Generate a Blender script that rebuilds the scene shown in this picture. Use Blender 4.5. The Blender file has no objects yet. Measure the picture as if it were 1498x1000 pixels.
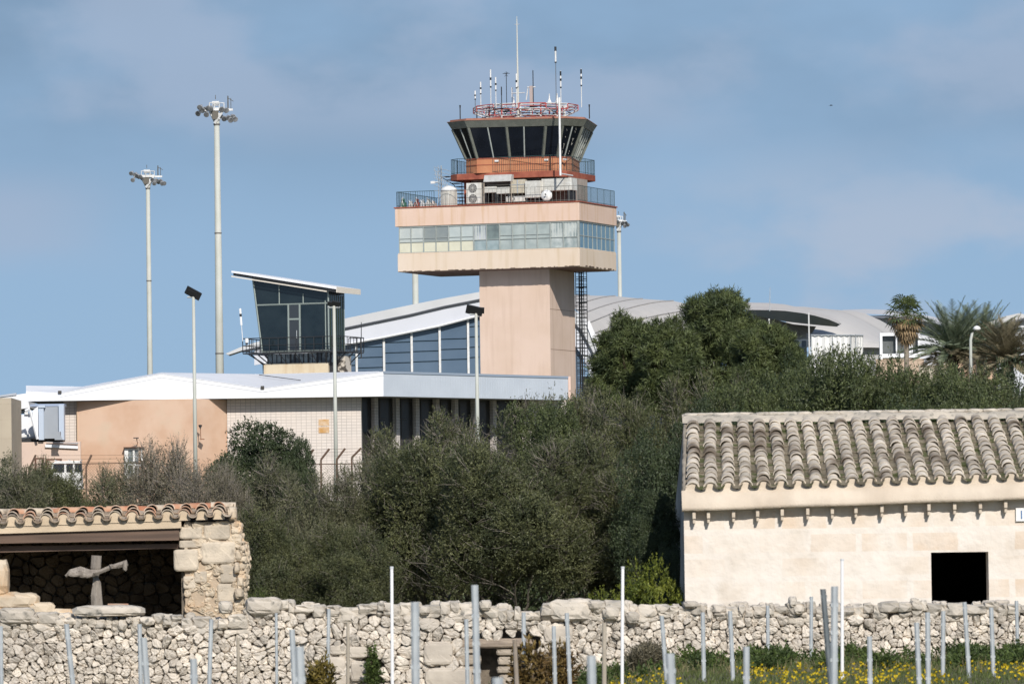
import bpy, math, random
import numpy as np
from mathutils import Vector, Matrix
SC = bpy.context.scene
COL = SC.collection
pi = math.pi
R = math.radians

# ---------------------------------------------------------------- camera
FPX = 8322.0            # focal length in pixels of the 1498 px wide photograph (200 mm lens)
PITCH = math.atan(300 / FPX)
ROLL = R(0.8)
EYE = Vector((0, 0, 1.8))
fwd = Vector((0, math.cos(PITCH), math.sin(PITCH)))
r0 = Vector((1, 0, 0)); u0 = Vector((0, -math.sin(PITCH), math.cos(PITCH)))
cr = r0 * math.cos(ROLL) - u0 * math.sin(ROLL)
cu = r0 * math.sin(ROLL) + u0 * math.cos(ROLL)
cam = bpy.data.cameras.new('camera'); camo = bpy.data.objects.new('camera', cam); COL.objects.link(camo)
cam.lens = 200.0; cam.sensor_width = 36.0
cam.clip_start = 0.5; cam.clip_end = 6000
M = Matrix((cr, cu, -fwd)).transposed().to_4x4(); M.translation = EYE
camo.matrix_world = M
cam.dof.use_dof = True; cam.dof.focus_distance = 300; cam.dof.aperture_fstop = 11
SC.camera = camo

def P(px, py, Y):
    """the point of the ray through photograph pixel (px,py) at world distance Y"""
    d = fwd + cr * ((px - 749) / FPX) + cu * ((500 - py) / FPX)
    return EYE + d * (Y / d.y)
def ZZ(py, Y, px=749): return P(px, py, Y).z
def XX(px, Y, py=600): return P(px, py, Y).x
def pxbox(x0, x1, y0, y1, Y):
    ym = (y0 + y1) / 2; xm = (x0 + x1) / 2
    return P(x0, ym, Y).x, P(x1, ym, Y).x, P(xm, y1, Y).z, P(xm, y0, Y).z

# ---------------------------------------------------------------- materials
MATS = {}
def mat(name, col, rough=0.75, col2=None, scale=3.0, detail=5, island=0.0, bump=0.0, bscale=30.0, metallic=0.0,
        streak=None, spec=0.3, stretch=(1, 1, 1), contrast=(0.35, 0.65), spots=None, coat=0.0, trans=0.0):
    if name in MATS: return MATS[name]
    m = bpy.data.materials.new(name); m.use_nodes = True; MATS[name] = m
    nt = m.node_tree; N = nt.nodes; L = nt.links
    b = N['Principled BSDF']
    b.inputs['Roughness'].default_value = rough; b.inputs['Metallic'].default_value = metallic
    b.inputs['Specular IOR Level'].default_value = spec
    if coat: b.inputs['Coat Weight'].default_value = coat; b.inputs['Coat Roughness'].default_value = 0.05
    c = tuple(col) + (1,)
    tc = N.new('ShaderNodeTexCoord'); mp = N.new('ShaderNodeMapping'); L.new(tc.outputs['Object'], mp.inputs['Vector'])
    mp.inputs['Scale'].default_value = stretch
    out = None
    def mix(a, bb, f, mode='MIX'):
        x = N.new('ShaderNodeMix'); x.data_type = 'RGBA'; x.blend_type = mode
        for s, v in ((x.inputs[6], a), (x.inputs[7], bb), (x.inputs[0], f)):
            if hasattr(v, 'node'): L.new(v, s)
            elif isinstance(v, (int, float)): s.default_value = v
            else: s.default_value = v
        return x.outputs[2]
    def noise(sc, det, vec, lo, hi):
        n = N.new('ShaderNodeTexNoise'); n.inputs['Scale'].default_value = sc; n.inputs['Detail'].default_value = det
        L.new(vec, n.inputs['Vector'])
        r = N.new('ShaderNodeMapRange'); r.inputs[1].default_value = lo; r.inputs[2].default_value = hi
        L.new(n.outputs[0], r.inputs[0]); return r.outputs[0]
    out = c
    if col2 is not None:
        out = mix(c, tuple(col2) + (1,), noise(scale, detail, mp.outputs[0], *contrast))
    if spots is not None:      # (colour, scale, lo, hi)
        out = mix(out, tuple(spots[0]) + (1,), noise(spots[1], 6, mp.outputs[0], spots[2], spots[3]))
    if streak is not None:     # vertical weather streaks: (colour, amount)
        mp2 = N.new('ShaderNodeMapping'); mp2.inputs['Scale'].default_value = (1.6, 1.6, 0.12); L.new(tc.outputs['Object'], mp2.inputs['Vector'])
        f = noise(1.5, 4, mp2.outputs[0], 0.5, 0.72)
        mm = N.new('ShaderNodeMath'); mm.operation = 'MULTIPLY'; mm.inputs[1].default_value = streak[1]; L.new(f, mm.inputs[0])
        out = mix(out, tuple(streak[0]) + (1,), mm.outputs[0])
    if island:
        g = N.new('ShaderNodeNewGeometry'); r = N.new('ShaderNodeMapRange')
        r.inputs[3].default_value = 1 - island; r.inputs[4].default_value = 1 + island
        L.new(g.outputs['Random Per Island'], r.inputs[0])
        cx = N.new('ShaderNodeVectorMath'); cx.operation = 'SCALE'
        if hasattr(out, 'node'): L.new(out, cx.inputs[0])
        else: cx.inputs[0].default_value = out[:3]
        L.new(r.outputs[0], cx.inputs['Scale']); out = cx.outputs[0]
    if hasattr(out, 'node'): L.new(out, b.inputs['Base Color'])
    else: b.inputs['Base Color'].default_value = out
    if bump:
        n = N.new('ShaderNodeTexNoise'); n.inputs['Scale'].default_value = bscale; n.inputs['Detail'].default_value = 8
        L.new(tc.outputs['Object'], n.inputs['Vector'])
        bp = N.new('ShaderNodeBump'); bp.inputs['Strength'].default_value = 0.6; bp.inputs['Distance'].default_value = bump
        L.new(n.outputs[0], bp.inputs['Height']); L.new(bp.outputs[0], b.inputs['Normal'])
    if trans:
        t = N.new('ShaderNodeBsdfTranslucent'); ms = N.new('ShaderNodeMixShader'); ms.inputs[0].default_value = trans
        if hasattr(out, 'node'): L.new(out, t.inputs[0])
        else: t.inputs[0].default_value = out
        L.new(b.outputs[0], ms.inputs[1]); L.new(t.outputs[0], ms.inputs[2])
        L.new(ms.outputs[0], N['Material Output'].inputs[0])
    return m

def brickmat(name, c1, c2, mortar, bw, bh, msize=0.01, rough=0.85, soft=None, grime=None, off=0.5, bump=0.0):
    m = bpy.data.materials.new(name); m.use_nodes = True; MATS[name] = m
    nt = m.node_tree; N = nt.nodes; L = nt.links; b = N['Principled BSDF']; b.inputs['Roughness'].default_value = rough
    b.inputs['Specular IOR Level'].default_value = 0.25
    tc = N.new('ShaderNodeTexCoord'); sp = N.new('ShaderNodeSeparateXYZ'); L.new(tc.outputs['Object'], sp.inputs[0])
    ad = N.new('ShaderNodeMath'); L.new(sp.outputs[0], ad.inputs[0]); L.new(sp.outputs[1], ad.inputs[1])
    cb = N.new('ShaderNodeCombineXYZ'); L.new(ad.outputs[0], cb.inputs[0]); L.new(sp.outputs[2], cb.inputs[1])
    br = N.new('ShaderNodeTexBrick'); L.new(cb.outputs[0], br.inputs['Vector'])
    br.inputs['Scale'].default_value = 1; br.inputs['Brick Width'].default_value = bw; br.inputs['Row Height'].default_value = bh
    br.inputs['Mortar Size'].default_value = msize; br.offset = off
    br.inputs['Mortar Smooth'].default_value = 0.3
    for k, v in (('Color1', c1), ('Color2', c2), ('Mortar', mortar)): br.inputs[k].default_value = tuple(v) + (1,)
    out = br.outputs[0]
    for g in (soft, grime):
        if g:
            n = N.new('ShaderNodeTexNoise'); n.inputs['Scale'].default_value = g[1]; n.inputs['Detail'].default_value = 7
            L.new(tc.outputs['Object'], n.inputs['Vector'])
            r = N.new('ShaderNodeMapRange'); r.inputs[1].default_value = g[2]; r.inputs[2].default_value = g[3]; r.inputs[4].default_value = g[4]
            L.new(n.outputs[0], r.inputs[0])
            x = N.new('ShaderNodeMix'); x.data_type = 'RGBA'; L.new(r.outputs[0], x.inputs[0]); L.new(out, x.inputs[6])
            x.inputs[7].default_value = tuple(g[0]) + (1,); out = x.outputs[2]
    L.new(out, b.inputs['Base Color'])
    if bump:
        n = N.new('ShaderNodeTexNoise'); n.inputs['Scale'].default_value = 7; n.inputs['Detail'].default_value = 9
        L.new(tc.outputs['Object'], n.inputs['Vector'])
        bp = N.new('ShaderNodeBump'); bp.inputs['Distance'].default_value = bump; L.new(n.outputs[0], bp.inputs['Height']); L.new(bp.outputs[0], b.inputs['Normal'])
    return m

# ---------------------------------------------------------------- mesh builder
class MB:
    def __init__(s): s.v = []; s.f = []; s.m = []; s.k = 0
    def add(s, vs, fs):
        n = len(s.v); s.v += [tuple(p) for p in vs]; s.f += [tuple(i + n for i in f) for f in fs]; s.m += [s.k] * len(fs); return s
    def box(s, x0, x1, y0, y1, z0, z1):
        x0, x1 = sorted((x0, x1)); y0, y1 = sorted((y0, y1)); z0, z1 = sorted((z0, z1))
        return s.add([(x0,y0,z0),(x1,y0,z0),(x1,y1,z0),(x0,y1,z0),(x0,y0,z1),(x1,y0,z1),(x1,y1,z1),(x0,y1,z1)],
            [(0,3,2,1),(4,5,6,7),(0,1,5,4),(1,2,6,5),(2,3,7,6),(3,0,4,7)])
    def prism(s, poly, z0, z1, top=None):
        """poly of (x,y) counter-clockwise; z1 may have another outline 'top'"""
        top = top or poly; n = len(poly)
        g = (lambda z, i: z[i]) if isinstance(z1, (list, tuple)) else (lambda z, i: z)
        g0 = (lambda z, i: z[i]) if isinstance(z0, (list, tuple)) else (lambda z, i: z)
        vs = [(p[0], p[1], g0(z0, i)) for i, p in enumerate(poly)] + [(p[0], p[1], g(z1, i)) for i, p in enumerate(top)]
        return s.add(vs, [tuple(range(n))[::-1], tuple(range(n, 2*n))] + [(i, (i+1) % n, n+(i+1) % n, n+i) for i in range(n)])
    def slab(s, pts, d):
        """polygon of 3-D points (seen counter-clockwise from the front), thickened by vector d"""
        n = len(pts); d = Vector(d); vs = [Vector(p) for p in pts]; vs += [p + d for p in vs]
        return s.add(vs, [tuple(range(n)), tuple(range(n, 2*n))[::-1]] + [((i+1) % n, i, n+i, n+(i+1) % n) for i in range(n)])
    def tube(s, pts, r, n=6, cap=True):
        pts = [Vector(p) for p in pts]; rs = r if isinstance(r, (list, tuple)) else [r]*len(pts)
        vs = []; fs = []
        for i, p in enumerate(pts):
            a = pts[max(i-1, 0)]; b = pts[min(i+1, len(pts)-1)]; t = (b-a).normalized()
            u = t.cross(Vector((0, 0, 1)) if abs(t.z) < 0.9 else Vector((1, 0, 0))).normalized(); w = t.cross(u)
            for k in range(n):
                q = 2*pi*k/n; vs.append(p + (u*math.cos(q) + w*math.sin(q))*rs[i])
        for i in range(len(pts)-1):
            for k in range(n):
                fs.append((i*n+k, i*n+(k+1) % n, (i+1)*n+(k+1) % n, (i+1)*n+k))
        if cap: fs.append(tuple(range(n))[::-1]); fs.append(tuple(range((len(pts)-1)*n, len(pts)*n)))
        return s.add(vs, fs)
    def lathe(s, c, prof, n=16, cap=True):
        """prof of (radius, z) about a vertical axis at c"""
        vs = [(c[0]+r*math.cos(2*pi*k/n), c[1]+r*math.sin(2*pi*k/n), c[2]+z) for r, z in prof for k in range(n)]
        fs = [(i*n+k, i*n+(k+1) % n, (i+1)*n+(k+1) % n, (i+1)*n+k) for i in range(len(prof)-1) for k in range(n)]
        if cap: fs.append(tuple(range(n))[::-1]); fs.append(tuple(range((len(prof)-1)*n, len(prof)*n)))
        return s.add(vs, fs)
    def disc(s, c, nrm, r, t, n=14):
        c = Vector(c); nrm = Vector(nrm).normalized(); return s.tube([c, c+nrm*t], r, n)
    def grid(s, rows, thick=None):
        """rows of 3-D points"""
        h = len(rows); w = len(rows[0]); vs = [p for r in rows for p in r]
        fs = [(i*w+j, i*w+j+1, (i+1)*w+j+1, (i+1)*w+j) for i in range(h-1) for j in range(w-1)]
        s.add(vs, fs)
        if thick:
            t = Vector(thick); s.add([Vector(p)+t for p in vs], [f[::-1] for f in fs])
            b = [(0, j) for j in range(w)] + [(i, w-1) for i in range(1, h)] + [(h-1, j) for j in range(w-2, -1, -1)] + [(i, 0) for i in range(h-2, 0, -1)]
            bp = [Vector(rows[i][j]) for i, j in b]; n = len(bp)
            s.add(bp + [p+t for p in bp], [(i, n+i, n+(i+1) % n, (i+1) % n) for i in range(n)])
        return s
    def build(s, name, m, parent=None, world=False, smooth=False, bevel=0.0):
        me = bpy.data.meshes.new(name)
        vs = s.v
        if parent is not None:
            top = parent
            while top.parent is not None: top = top.parent
            if world or top.name.split('.')[0] in WORLD_BUILT:
                inv = FRAMES[top.name].inverted(); vs = [tuple(inv @ Vector(p)) for p in vs]
        me.from_pydata(vs, [], s.f)
        for x in (m if isinstance(m, (list, tuple)) else [m]): me.materials.append(x)
        if isinstance(m, (list, tuple)): me.polygons.foreach_set('material_index', s.m)
        if smooth: me.polygons.foreach_set('use_smooth', [True]*len(me.polygons))
        me.update(); me.validate()
        o = bpy.data.objects.new(name, me); COL.objects.link(o)
        if parent is not None: o.parent = parent
        if bevel:
            bv = o.modifiers.new('bevel', 'BEVEL'); bv.width = bevel; bv.segments = 2; bv.limit_method = 'ANGLE'
        return o

FRAMES = {}
WORLD_BUILT = {'service_wing', 'boarding_bridge', 'bridge_canopy', 'low_pink_wall', 'terminal_hall', 'pier_hall', 'departure_vault', 'far_hall', 'east_hall', 'stone_hut', 'open_shelter', 'dry_stone_wall'}
def thing(name, label, cat, loc=(0, 0, 0), rz=0.0, group=None):
    o = bpy.data.objects.new(name, None); COL.objects.link(o); o.empty_display_size = 0.3
    o.location = loc; o.rotation_euler = (0, 0, rz)
    FRAMES[o.name] = Matrix.Translation(Vector(loc)) @ Matrix.Rotation(rz, 4, 'Z')
    return tag(o, label, cat, group)
def tag(o, label=None, cat=None, group=None, kind=None):
    if label: o['label'] = label
    if cat: o['category'] = cat
    if group: o['group'] = group
    if kind: o['kind'] = kind
    return o
def copy_tree(root, loc, rz=0.0, label=None, group=None, scale=None):
    r = root.copy(); COL.objects.link(r); r.location = loc; r.rotation_euler = (0, 0, rz)
    if scale: r.scale = scale
    if label: r['label'] = label
    if group: r['group'] = group
    def rec(src, dst):
        for ch in CH.get(src.name, []):
            c = ch.copy(); COL.objects.link(c); c.parent = dst; rec(ch, c)
    CH = {}
    for o in list(COL.objects):
        if o.parent is not None: CH.setdefault(o.parent.name, []).append(o)
    rec(root, r)
    return r
def np_mesh(name, V, F, m, smooth=False):
    """fast mesh from numpy arrays, F of quads"""
    me = bpy.data.meshes.new(name); n = len(F); k = F.shape[1]
    me.vertices.add(len(V)); me.vertices.foreach_set('co', V.astype(np.float32).ravel())
    me.loops.add(n*k); me.loops.foreach_set('vertex_index', F.astype(np.int32).ravel())
    me.polygons.add(n); me.polygons.foreach_set('loop_start', np.arange(0, n*k, k, dtype=np.int32))
    me.update(calc_edges=True); me.materials.append(m)
    if smooth: me.polygons.foreach_set('use_smooth', np.ones(n, bool))
    return me
def link(name, me, parent=None):
    o = bpy.data.objects.new(name, me); COL.objects.link(o)
    if parent is not None: o.parent = parent
    return o

# ---------------------------------------------------------------- light and sky
SUN = Vector((0.417, -1.78, 1.17)).normalized()
sun = bpy.data.lights.new('sun', 'SUN'); so = bpy.data.objects.new('sun', sun); COL.objects.link(so)
so.rotation_euler = SUN.to_track_quat('Z', 'Y').to_euler()
sun.energy = 4.05; sun.angle = R(0.5); sun.color = (1.0, 0.94, 0.86)
w = bpy.data.worlds.new('World'); SC.world = w; w.use_nodes = True
nt = w.node_tree; N = nt.nodes; L = nt.links; bg = N['Background']
sky = N.new('ShaderNodeTexSky'); sky.sky_type = 'NISHITA'; sky.sun_disc = False
sky.sun_elevation = math.asin(SUN.z); sky.sun_rotation = math.atan2(SUN.x, SUN.y); sky.altitude = 50
sky.air_density = 1.0; sky.dust_density = 0.6; sky.ozone_density = 2.0
tc = N.new('ShaderNodeTexCoord')
va = N.new('ShaderNodeVectorMath'); va.operation = 'ADD'; va.inputs[1].default_value = (0, 0, 0.13); L.new(tc.outputs['Generated'], va.inputs[0])
vn = N.new('ShaderNodeVectorMath'); vn.operation = 'NORMALIZE'; L.new(va.outputs[0], vn.inputs[0]); L.new(vn.outputs[0], sky.inputs['Vector'])
def cloud(scale, stretch, off, lo, hi, det=5, dist=0.0):
    mp = N.new('ShaderNodeMapping'); mp.inputs['Scale'].default_value = stretch; mp.inputs['Location'].default_value = off
    L.new(tc.outputs['Generated'], mp.inputs['Vector'])
    n = N.new('ShaderNodeTexNoise'); n.inputs['Scale'].default_value = scale; n.inputs['Detail'].default_value = det
    n.inputs['Roughness'].default_value = 0.5; n.inputs['Distortion'].default_value = dist; L.new(mp.outputs[0], n.inputs['Vector'])
    r = N.new('ShaderNodeMapRange'); r.interpolation_type = 'SMOOTHSTEP'; r.inputs[1].default_value = lo; r.inputs[2].default_value = hi; L.new(n.outputs[0], r.inputs[0])
    return r.outputs[0]
def wmix(a, c, f, k):
    m1 = N.new('ShaderNodeMath'); m1.operation = 'MULTIPLY'; m1.inputs[1].default_value = k; L.new(f, m1.inputs[0])
    x = N.new('ShaderNodeMix'); x.data_type = 'RGBA'; L.new(m1.outputs[0], x.inputs[0]); L.new(a, x.inputs[6]); x.inputs[7].default_value = tuple(c) + (1,)
    return x.outputs[2]
SKYS = 0.115
tint = N.new('ShaderNodeMix'); tint.data_type = 'RGBA'; tint.blend_type = 'MULTIPLY'; tint.inputs[0].default_value = 1
L.new(sky.outputs[0], tint.inputs[6]); tint.inputs[7].default_value = (1.0, 1.0, 1.0, 1)
q = 1 / SKYS
sep = N.new('ShaderNodeSeparateXYZ'); L.new(tc.outputs['Generated'], sep.inputs[0])
low = N.new('ShaderNodeMapRange'); low.interpolation_type = 'SMOOTHSTEP'; low.inputs[1].default_value = .42; low.inputs[2].default_value = .14; L.new(sep.outputs[2], low.inputs[0])
def masked(f):
    m1 = N.new('ShaderNodeMath'); m1.operation = 'MULTIPLY'; L.new(f, m1.inputs[0]); L.new(low.outputs[0], m1.inputs[1]); return m1.outputs[0]
veil = wmix(tint.outputs[2], (.250*q, .380*q, .545*q), low.outputs[0], .75)      # thin grey-blue veil low in the sky
def band(sock, a, b):      # smooth step of one component of the view direction
    r = N.new('ShaderNodeMapRange'); r.interpolation_type = 'SMOOTHSTEP'; r.inputs[1].default_value = a; r.inputs[2].default_value = b; L.new(sock, r.inputs[0]); return r.outputs[0]
def mul(*fs):
    o = fs[0]
    for f in fs[1:]:
        m1 = N.new('ShaderNodeMath'); m1.operation = 'MULTIPLY'; L.new(o, m1.inputs[0]); L.new(f, m1.inputs[1]); o = m1.outputs[0]
    return o
sz_, sx_ = sep.outputs[2], sep.outputs[0]
o1 = wmix(veil, (.185*q, .285*q, .415*q), mul(low.outputs[0], band(sz_, .050, .088), cloud(8, (1, 1, 2.2), (3.1, .2, 1.0), .36, .60, 5)), 0.8)      # grey bank high up
o1 = wmix(o1, (.34*q, .43*q, .575*q), mul(low.outputs[0], band(sz_, .066, .080), cloud(22, (1, 1, 1.7), (2.3, 5.2, .5), .46, .64, 6)), 0.75)       # soft pale breaks in it
o2 = wmix(o1, (.40*q, .475*q, .60*q), mul(low.outputs[0], band(sz_, .018, .034), band(sz_, .075, .055), band(sx_, .0, .06), cloud(26, (1, 1, 1.9), (.3, 7.2, .5), .42, .62, 6)), 0.8)   # low banks to the east
o2 = wmix(o2, (.36*q, .435*q, .57*q), mul(low.outputs[0], band(sz_, .045, .055), band(sz_, .070, .060), band(sx_, -.06, -.088), cloud(16, (1, 1, 1.9), (4.3, .2, 2.5), .35, .6, 3)), 0.6)
o2 = wmix(o2, (.20*q, .32*q, .50*q), mul(low.outputs[0], band(sz_, .03, .012), band(sx_, .02, -.05)), 0.25)      # deeper blue low in the west
L.new(o2, bg.inputs[0]); bg.inputs[1].default_value = SKYS
SC.view_settings.view_transform = 'Standard'; SC.view_settings.look = 'None'; SC.view_settings.exposure = 0.1; SC.view_settings.gamma = 1
SC.cycles.max_bounces = 6; SC.cycles.use_adaptive_sampling = True; SC.cycles.adaptive_threshold = 0.015
SC.cycles.use_denoising = True

# ---------------------------------------------------------------- terrain
def sst(a, b, x):
    t = min(1, max(0, (x-a)/(b-a))); return t*t*(3-2*t)
def ground(x, y):
    z = (-0.50*(1-sst(-.6, 2.6, x)))*(1-sst(91, 96, y)) - .3*(1-sst(-3.5, 2.5, x))*sst(91, 96, y)*(1-sst(96, 110, y)) if y < 110 else 0.0
    if y < 86: z -= 0.0016*(86-y)
    z += sst(150, 330, y)*(4.6 + 5.2*sst(6, 22, x))
    return z
# ---------------------------------------------------------------- shared materials
soil = mat('field_soil', (.16, .13, .085), .95, (.09, .11, .045), 1.3, bump=.03)
pink = mat('salmon_render', (.66, .485, .38), .85, (.69, .52, .42), .35, streak=((.55, .36, .20), .7), bump=.004, bscale=14)
pinkd = mat('salmon_shaft', (.62, .475, .375), .85, (.66, .515, .42), .5, bump=.004, bscale=14, streak=((.50, .36, .27), .5))
cream = mat('pale_band_render', (.66, .54, .42), .85, (.68, .57, .46), .5, streak=((.54, .42, .27), .6), bump=.004, bscale=14)
orange = mat('orange_render', (.46, .185, .09), .8, (.50, .23, .12), 1.2, streak=((.36, .13, .07), .6))
redslab = mat('terracotta_paint', (.36, .115, .07), .8, (.25, .07, .045), 1.6, streak=((.2, .06, .04), .5))
wh = mat('white_paint', (.78, .78, .77), .5, (.68, .68, .66), 1.2)
sheet = mat('white_sheet_metal', (.80, .81, .83), .45, (.76, .77, .79), .6, spec=.4)
corr = mat('corrugated_sheet', (.50, .55, .61), .5, (.54, .59, .65), .5, spec=.4)
beige = mat('beige_render', (.42, .36, .28), .9, (.46, .40, .31), .7)
dimgreen = mat('olive_grey_metal', (.125, .135, .115), .5, (.16, .17, .145), 2)
railm = mat('dark_green_paint', (.045, .075, .075), .5)
blackm = mat('black_metal', (.025, .027, .03), .55)
galv = mat('galvanised_steel', (.46, .49, .50), .45, (.36, .39, .41), 6, metallic=.15, spec=.5)
polem = mat('mast_paint', (.52, .53, .49), .6, (.46, .48, .43), .6, streak=((.40, .36, .30), .4))
glassd = mat('dark_glass', (.003, .005, .009), .08, (.006, .009, .015), .8, spec=.25)
glassb = mat('sky_tinted_glass', (.085, .13, .19), .12, (.11, .16, .225), .25, spec=.6)  # blue of the reflected sky put into the base colour
glasst = mat('teal_glass', (.007, .013, .017), .08, (.014, .022, .026), .7, spec=.55)
redp = mat('red_paint', (.44, .07, .07), .5, (.5, .16, .14), 3)
steelw = mat('off_white_steel', (.72, .73, .73), .5, (.6, .6, .58), 3)
aluf = mat('grey_aluminium', (.30, .33, .31), .45, (.36, .39, .37), 3)
acw = mat('white_enamel', (.70, .70, .66), .5, (.56, .55, .50), 3, streak=((.38, .33, .26), .4))
darkv = mat('dark_void', (.02, .02, .02), .9)

# ---------------------------------------------------------------- ground
def build_ground():
    ys = [2, 20, 40, 55] + [60 + i*1.0 for i in range(50)] + [112, 120, 135, 150] + list(range(165, 345, 15)) + [360, 420, 500, 700, 1200, 2500, 5500]
    xs = [-3000, -900, -300, -120, -60, -30, -20, -14, -11] + [-9 + i*0.5 for i in range(37)] + [11, 14, 18, 22, 30, 60, 120, 300, 900, 3000]
    mb = MB(); rg = random.Random(3)
    mb.grid([[(x, y, ground(x, y) + (rg.uniform(-.02, .02) if y < 110 and abs(x) < 12 else 0)) for x in xs] for y in ys])
    o = mb.build('ground', soil, smooth=True); tag(o, kind='structure')
build_ground()
# ================================================================ control tower
TH = R(-20)
def frame(px, py, Y, rz, z=None):
    p = P(px, py, Y); return Vector((p.x, p.y, ground(p.x, p.y) if z is None else z))
T0 = frame(848, 390, 450, TH, z=0.0)
base_z = ground(T0.x, T0.y)
tower = thing('control_tower', 'salmon airport control tower with dark glass cab, overhanging office floor and aerials on its roof', 'control tower', T0, TH)
def tz(py, px=848, Y=450): return ZZ(py, Y, px)
zt = tz(295.4); zw1 = tz(322.5); zw0 = tz(363.5); zb = tz(389.5)
BU, BV = -15.45, 9.0
SU0, SU1, SV0, SV1 = -9.12, -3.16, 1.7, 7.7
# shaft with its construction joints
mb = MB(); mb.box(SU0, SU1, SV0, SV1, base_z-1, zb+.05); mb.build('shaft', pinkd, tower)
for py in (449, 508): MB().box(SU1-.002, SU1+.012, SV0+.02, SV1-.02, tz(py)-.02, tz(py)+.02).build('joint_line', mat('joint_brown', (.33, .23, .17), .9), tower)  # joints drawn as thin darker strips
# lower band, upper band
mb = MB(); mb.box(BU, 0, 0, BV, zb, zw0); mb.box(BU+.03, -.03, .03, BV-.03, zw0, zw0+.1); mb.build('lower_band', cream, tower, bevel=.03)
mb = MB(); mb.box(BU-.16, .05, -.05, BV+.05, zw1, zt); mb.build('upper_band', pink, tower, bevel=.03)
mb = MB(); mb.box(BU-.24, .12, -.12, BV+.12, zt, zt+.09); mb.build('coping', redslab, tower)
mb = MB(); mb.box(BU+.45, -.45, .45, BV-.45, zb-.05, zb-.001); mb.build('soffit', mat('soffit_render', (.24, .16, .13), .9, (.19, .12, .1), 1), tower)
mb = MB(); rg = random.Random(5)      # chipped lower edge
for i in range(46):
    u = rg.uniform(BU, 0); l = rg.uniform(.1, .5); mb.box(u, min(u+l, 0), -.006, .05, zb-.012, zb+rg.uniform(.02, .09))
for i in range(18):
    v = rg.uniform(0, BV-.6); l = rg.uniform(.1, .6); mb.box(-.05, .006, v, v+l, zb-.012, zb+rg.uniform(.03, .16))
mb.build('chipped_edge', mat('spalled_concrete', (.17, .13, .10), .95), tower)
mb = MB(); mb.box(BU+.2, -.18, .18, BV-.18, zw0+.1, zw1-.02); mb.build('band_core', mat('office_interior', (.07, .075, .07), .8), tower)
# ribbon windows on the front: panel edges read off the photograph
ex = [582.5, 600.5, 619, 637.5, 656, 674.5, 693, 712, 731, 750, 768.5, 786.5, 805.5, 824.5, 846.5]
def u_of(px): return (px - 848)/ (FPX/450*math.cos(TH)) * 1.003
kinds = 'aawwbbcgddddee'
blind = {k: mat('blind_'+n, c, .35, c2, 1.5, spec=.5, coat=.35) for k, n, c, c2 in (
    ('a', 'pale_grey', (.50, .53, .50), (.44, .48, .46)), ('w', 'grey', (.25, .28, .27), (.22, .25, .25)), ('b', 'light_grey', (.47, .52, .50), (.42, .47, .46)),
    ('c', 'curtain', (.50, .52, .56), (.22, .26, .29)), ('g', 'dim_glass', (.20, .25, .24), (.12, .15, .15)), ('d', 'silver', (.40, .45, .43), (.31, .36, .35)),
    ('e', 'curtain_folds', (.50, .54, .52), (.22, .27, .27)), ('y', 'cream', (.66, .64, .50), (.60, .58, .45)), ('t', 'tinted', (.34, .41, .42), (.24, .31, .32)))}
hh = zw1 - zw0
for i in range(14):
    a, b = max(u_of(ex[i]), BU+.1), u_of(ex[i+1]); w_ = .035 if i % 2 else .05
    f = MB(); t = .045; y0, y1 = .02, .16
    f.box(a, a+w_, y0, y1, zw0+.1, zw1); f.box(b-.03, b, y0, y1, zw0+.1, zw1)
    f.box(a+w_, b-.03, y0+.01, y1, zw0+.1, zw0+.1+t); f.box(a+w_, b-.03, y0+.01, y1, zw1-.10, zw1)
    zm = zw0 + hh*.43; zu = zw0 + hh*.56
    f.box(a+w_, b-.03, y0+.01, y1, zm-.025, zm+.025)
    if kinds[i] in 'awbd': f.box(a+w_, b-.03, y0+.02, y1, zu-.018, zu+.018)
    wn = f.build('window', aluf, tower)
    k = kinds[i]
    p = MB(); p.box(a+w_, b-.03, .10, .13, zw0+.1+t, zm-.025)
    p.build('pane', blind['y' if k in 'awb' else ('t' if k in 'cg' else 'd' if k == 'd' else 'e')], wn)
    p = MB(); p.box(a+w_, b-.03, .10, .13, zm+.025, zw1-.10); p.build('pane', blind[k], wn)
    if k in 'ce':
        p = MB()
        for q in range(4):
            u = a + w_ + (b-a-.1)*(q+.3)/4.2; p.box(u, u+(.10 if q % 2 else .17), .085, .099, zm+.03, zw1-.12)
        p.build('curtain', blind['a'], wn)
# ribbon windows on the right side, reflected sky painted into their blue
mb = MB(); n = 8
for i in range(n+1):
    v = .25 + (BV-.5)*i/n; f = .012 if i % 2 else .02
    mb.box(-.125, -.05, v-f, v+f, zw0+.1, zw1)
mb.box(-.14, -.03, .25, BV-.25, zw1-.1, zw1); mb.box(-.125, -.06, .25, BV-.25, zw0+hh*.47, zw0+hh*.50)
sidew = mb.build('window', aluf, tower)
gls = mat('side_glass', (.10, .20, .28), .1, (.20, .30, .34), 1.2, spec=.6, stretch=(1, 2.2, .35), contrast=(.42, .7))
for i in range(n):
    v0 = .25+(BV-.5)*i/n+.02; v1 = .25+(BV-.5)*(i+1)/n-.02
    p = MB(); p.box(-.12, -.10, v0, v1, zw0+.1, zw1-.1); p.build('pane', gls, sidew)
mb = MB(); mb.box(-.16, -.01, .01, .2, zw0+.1, zw1); mb.build('corner_post', aluf, tower)

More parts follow.
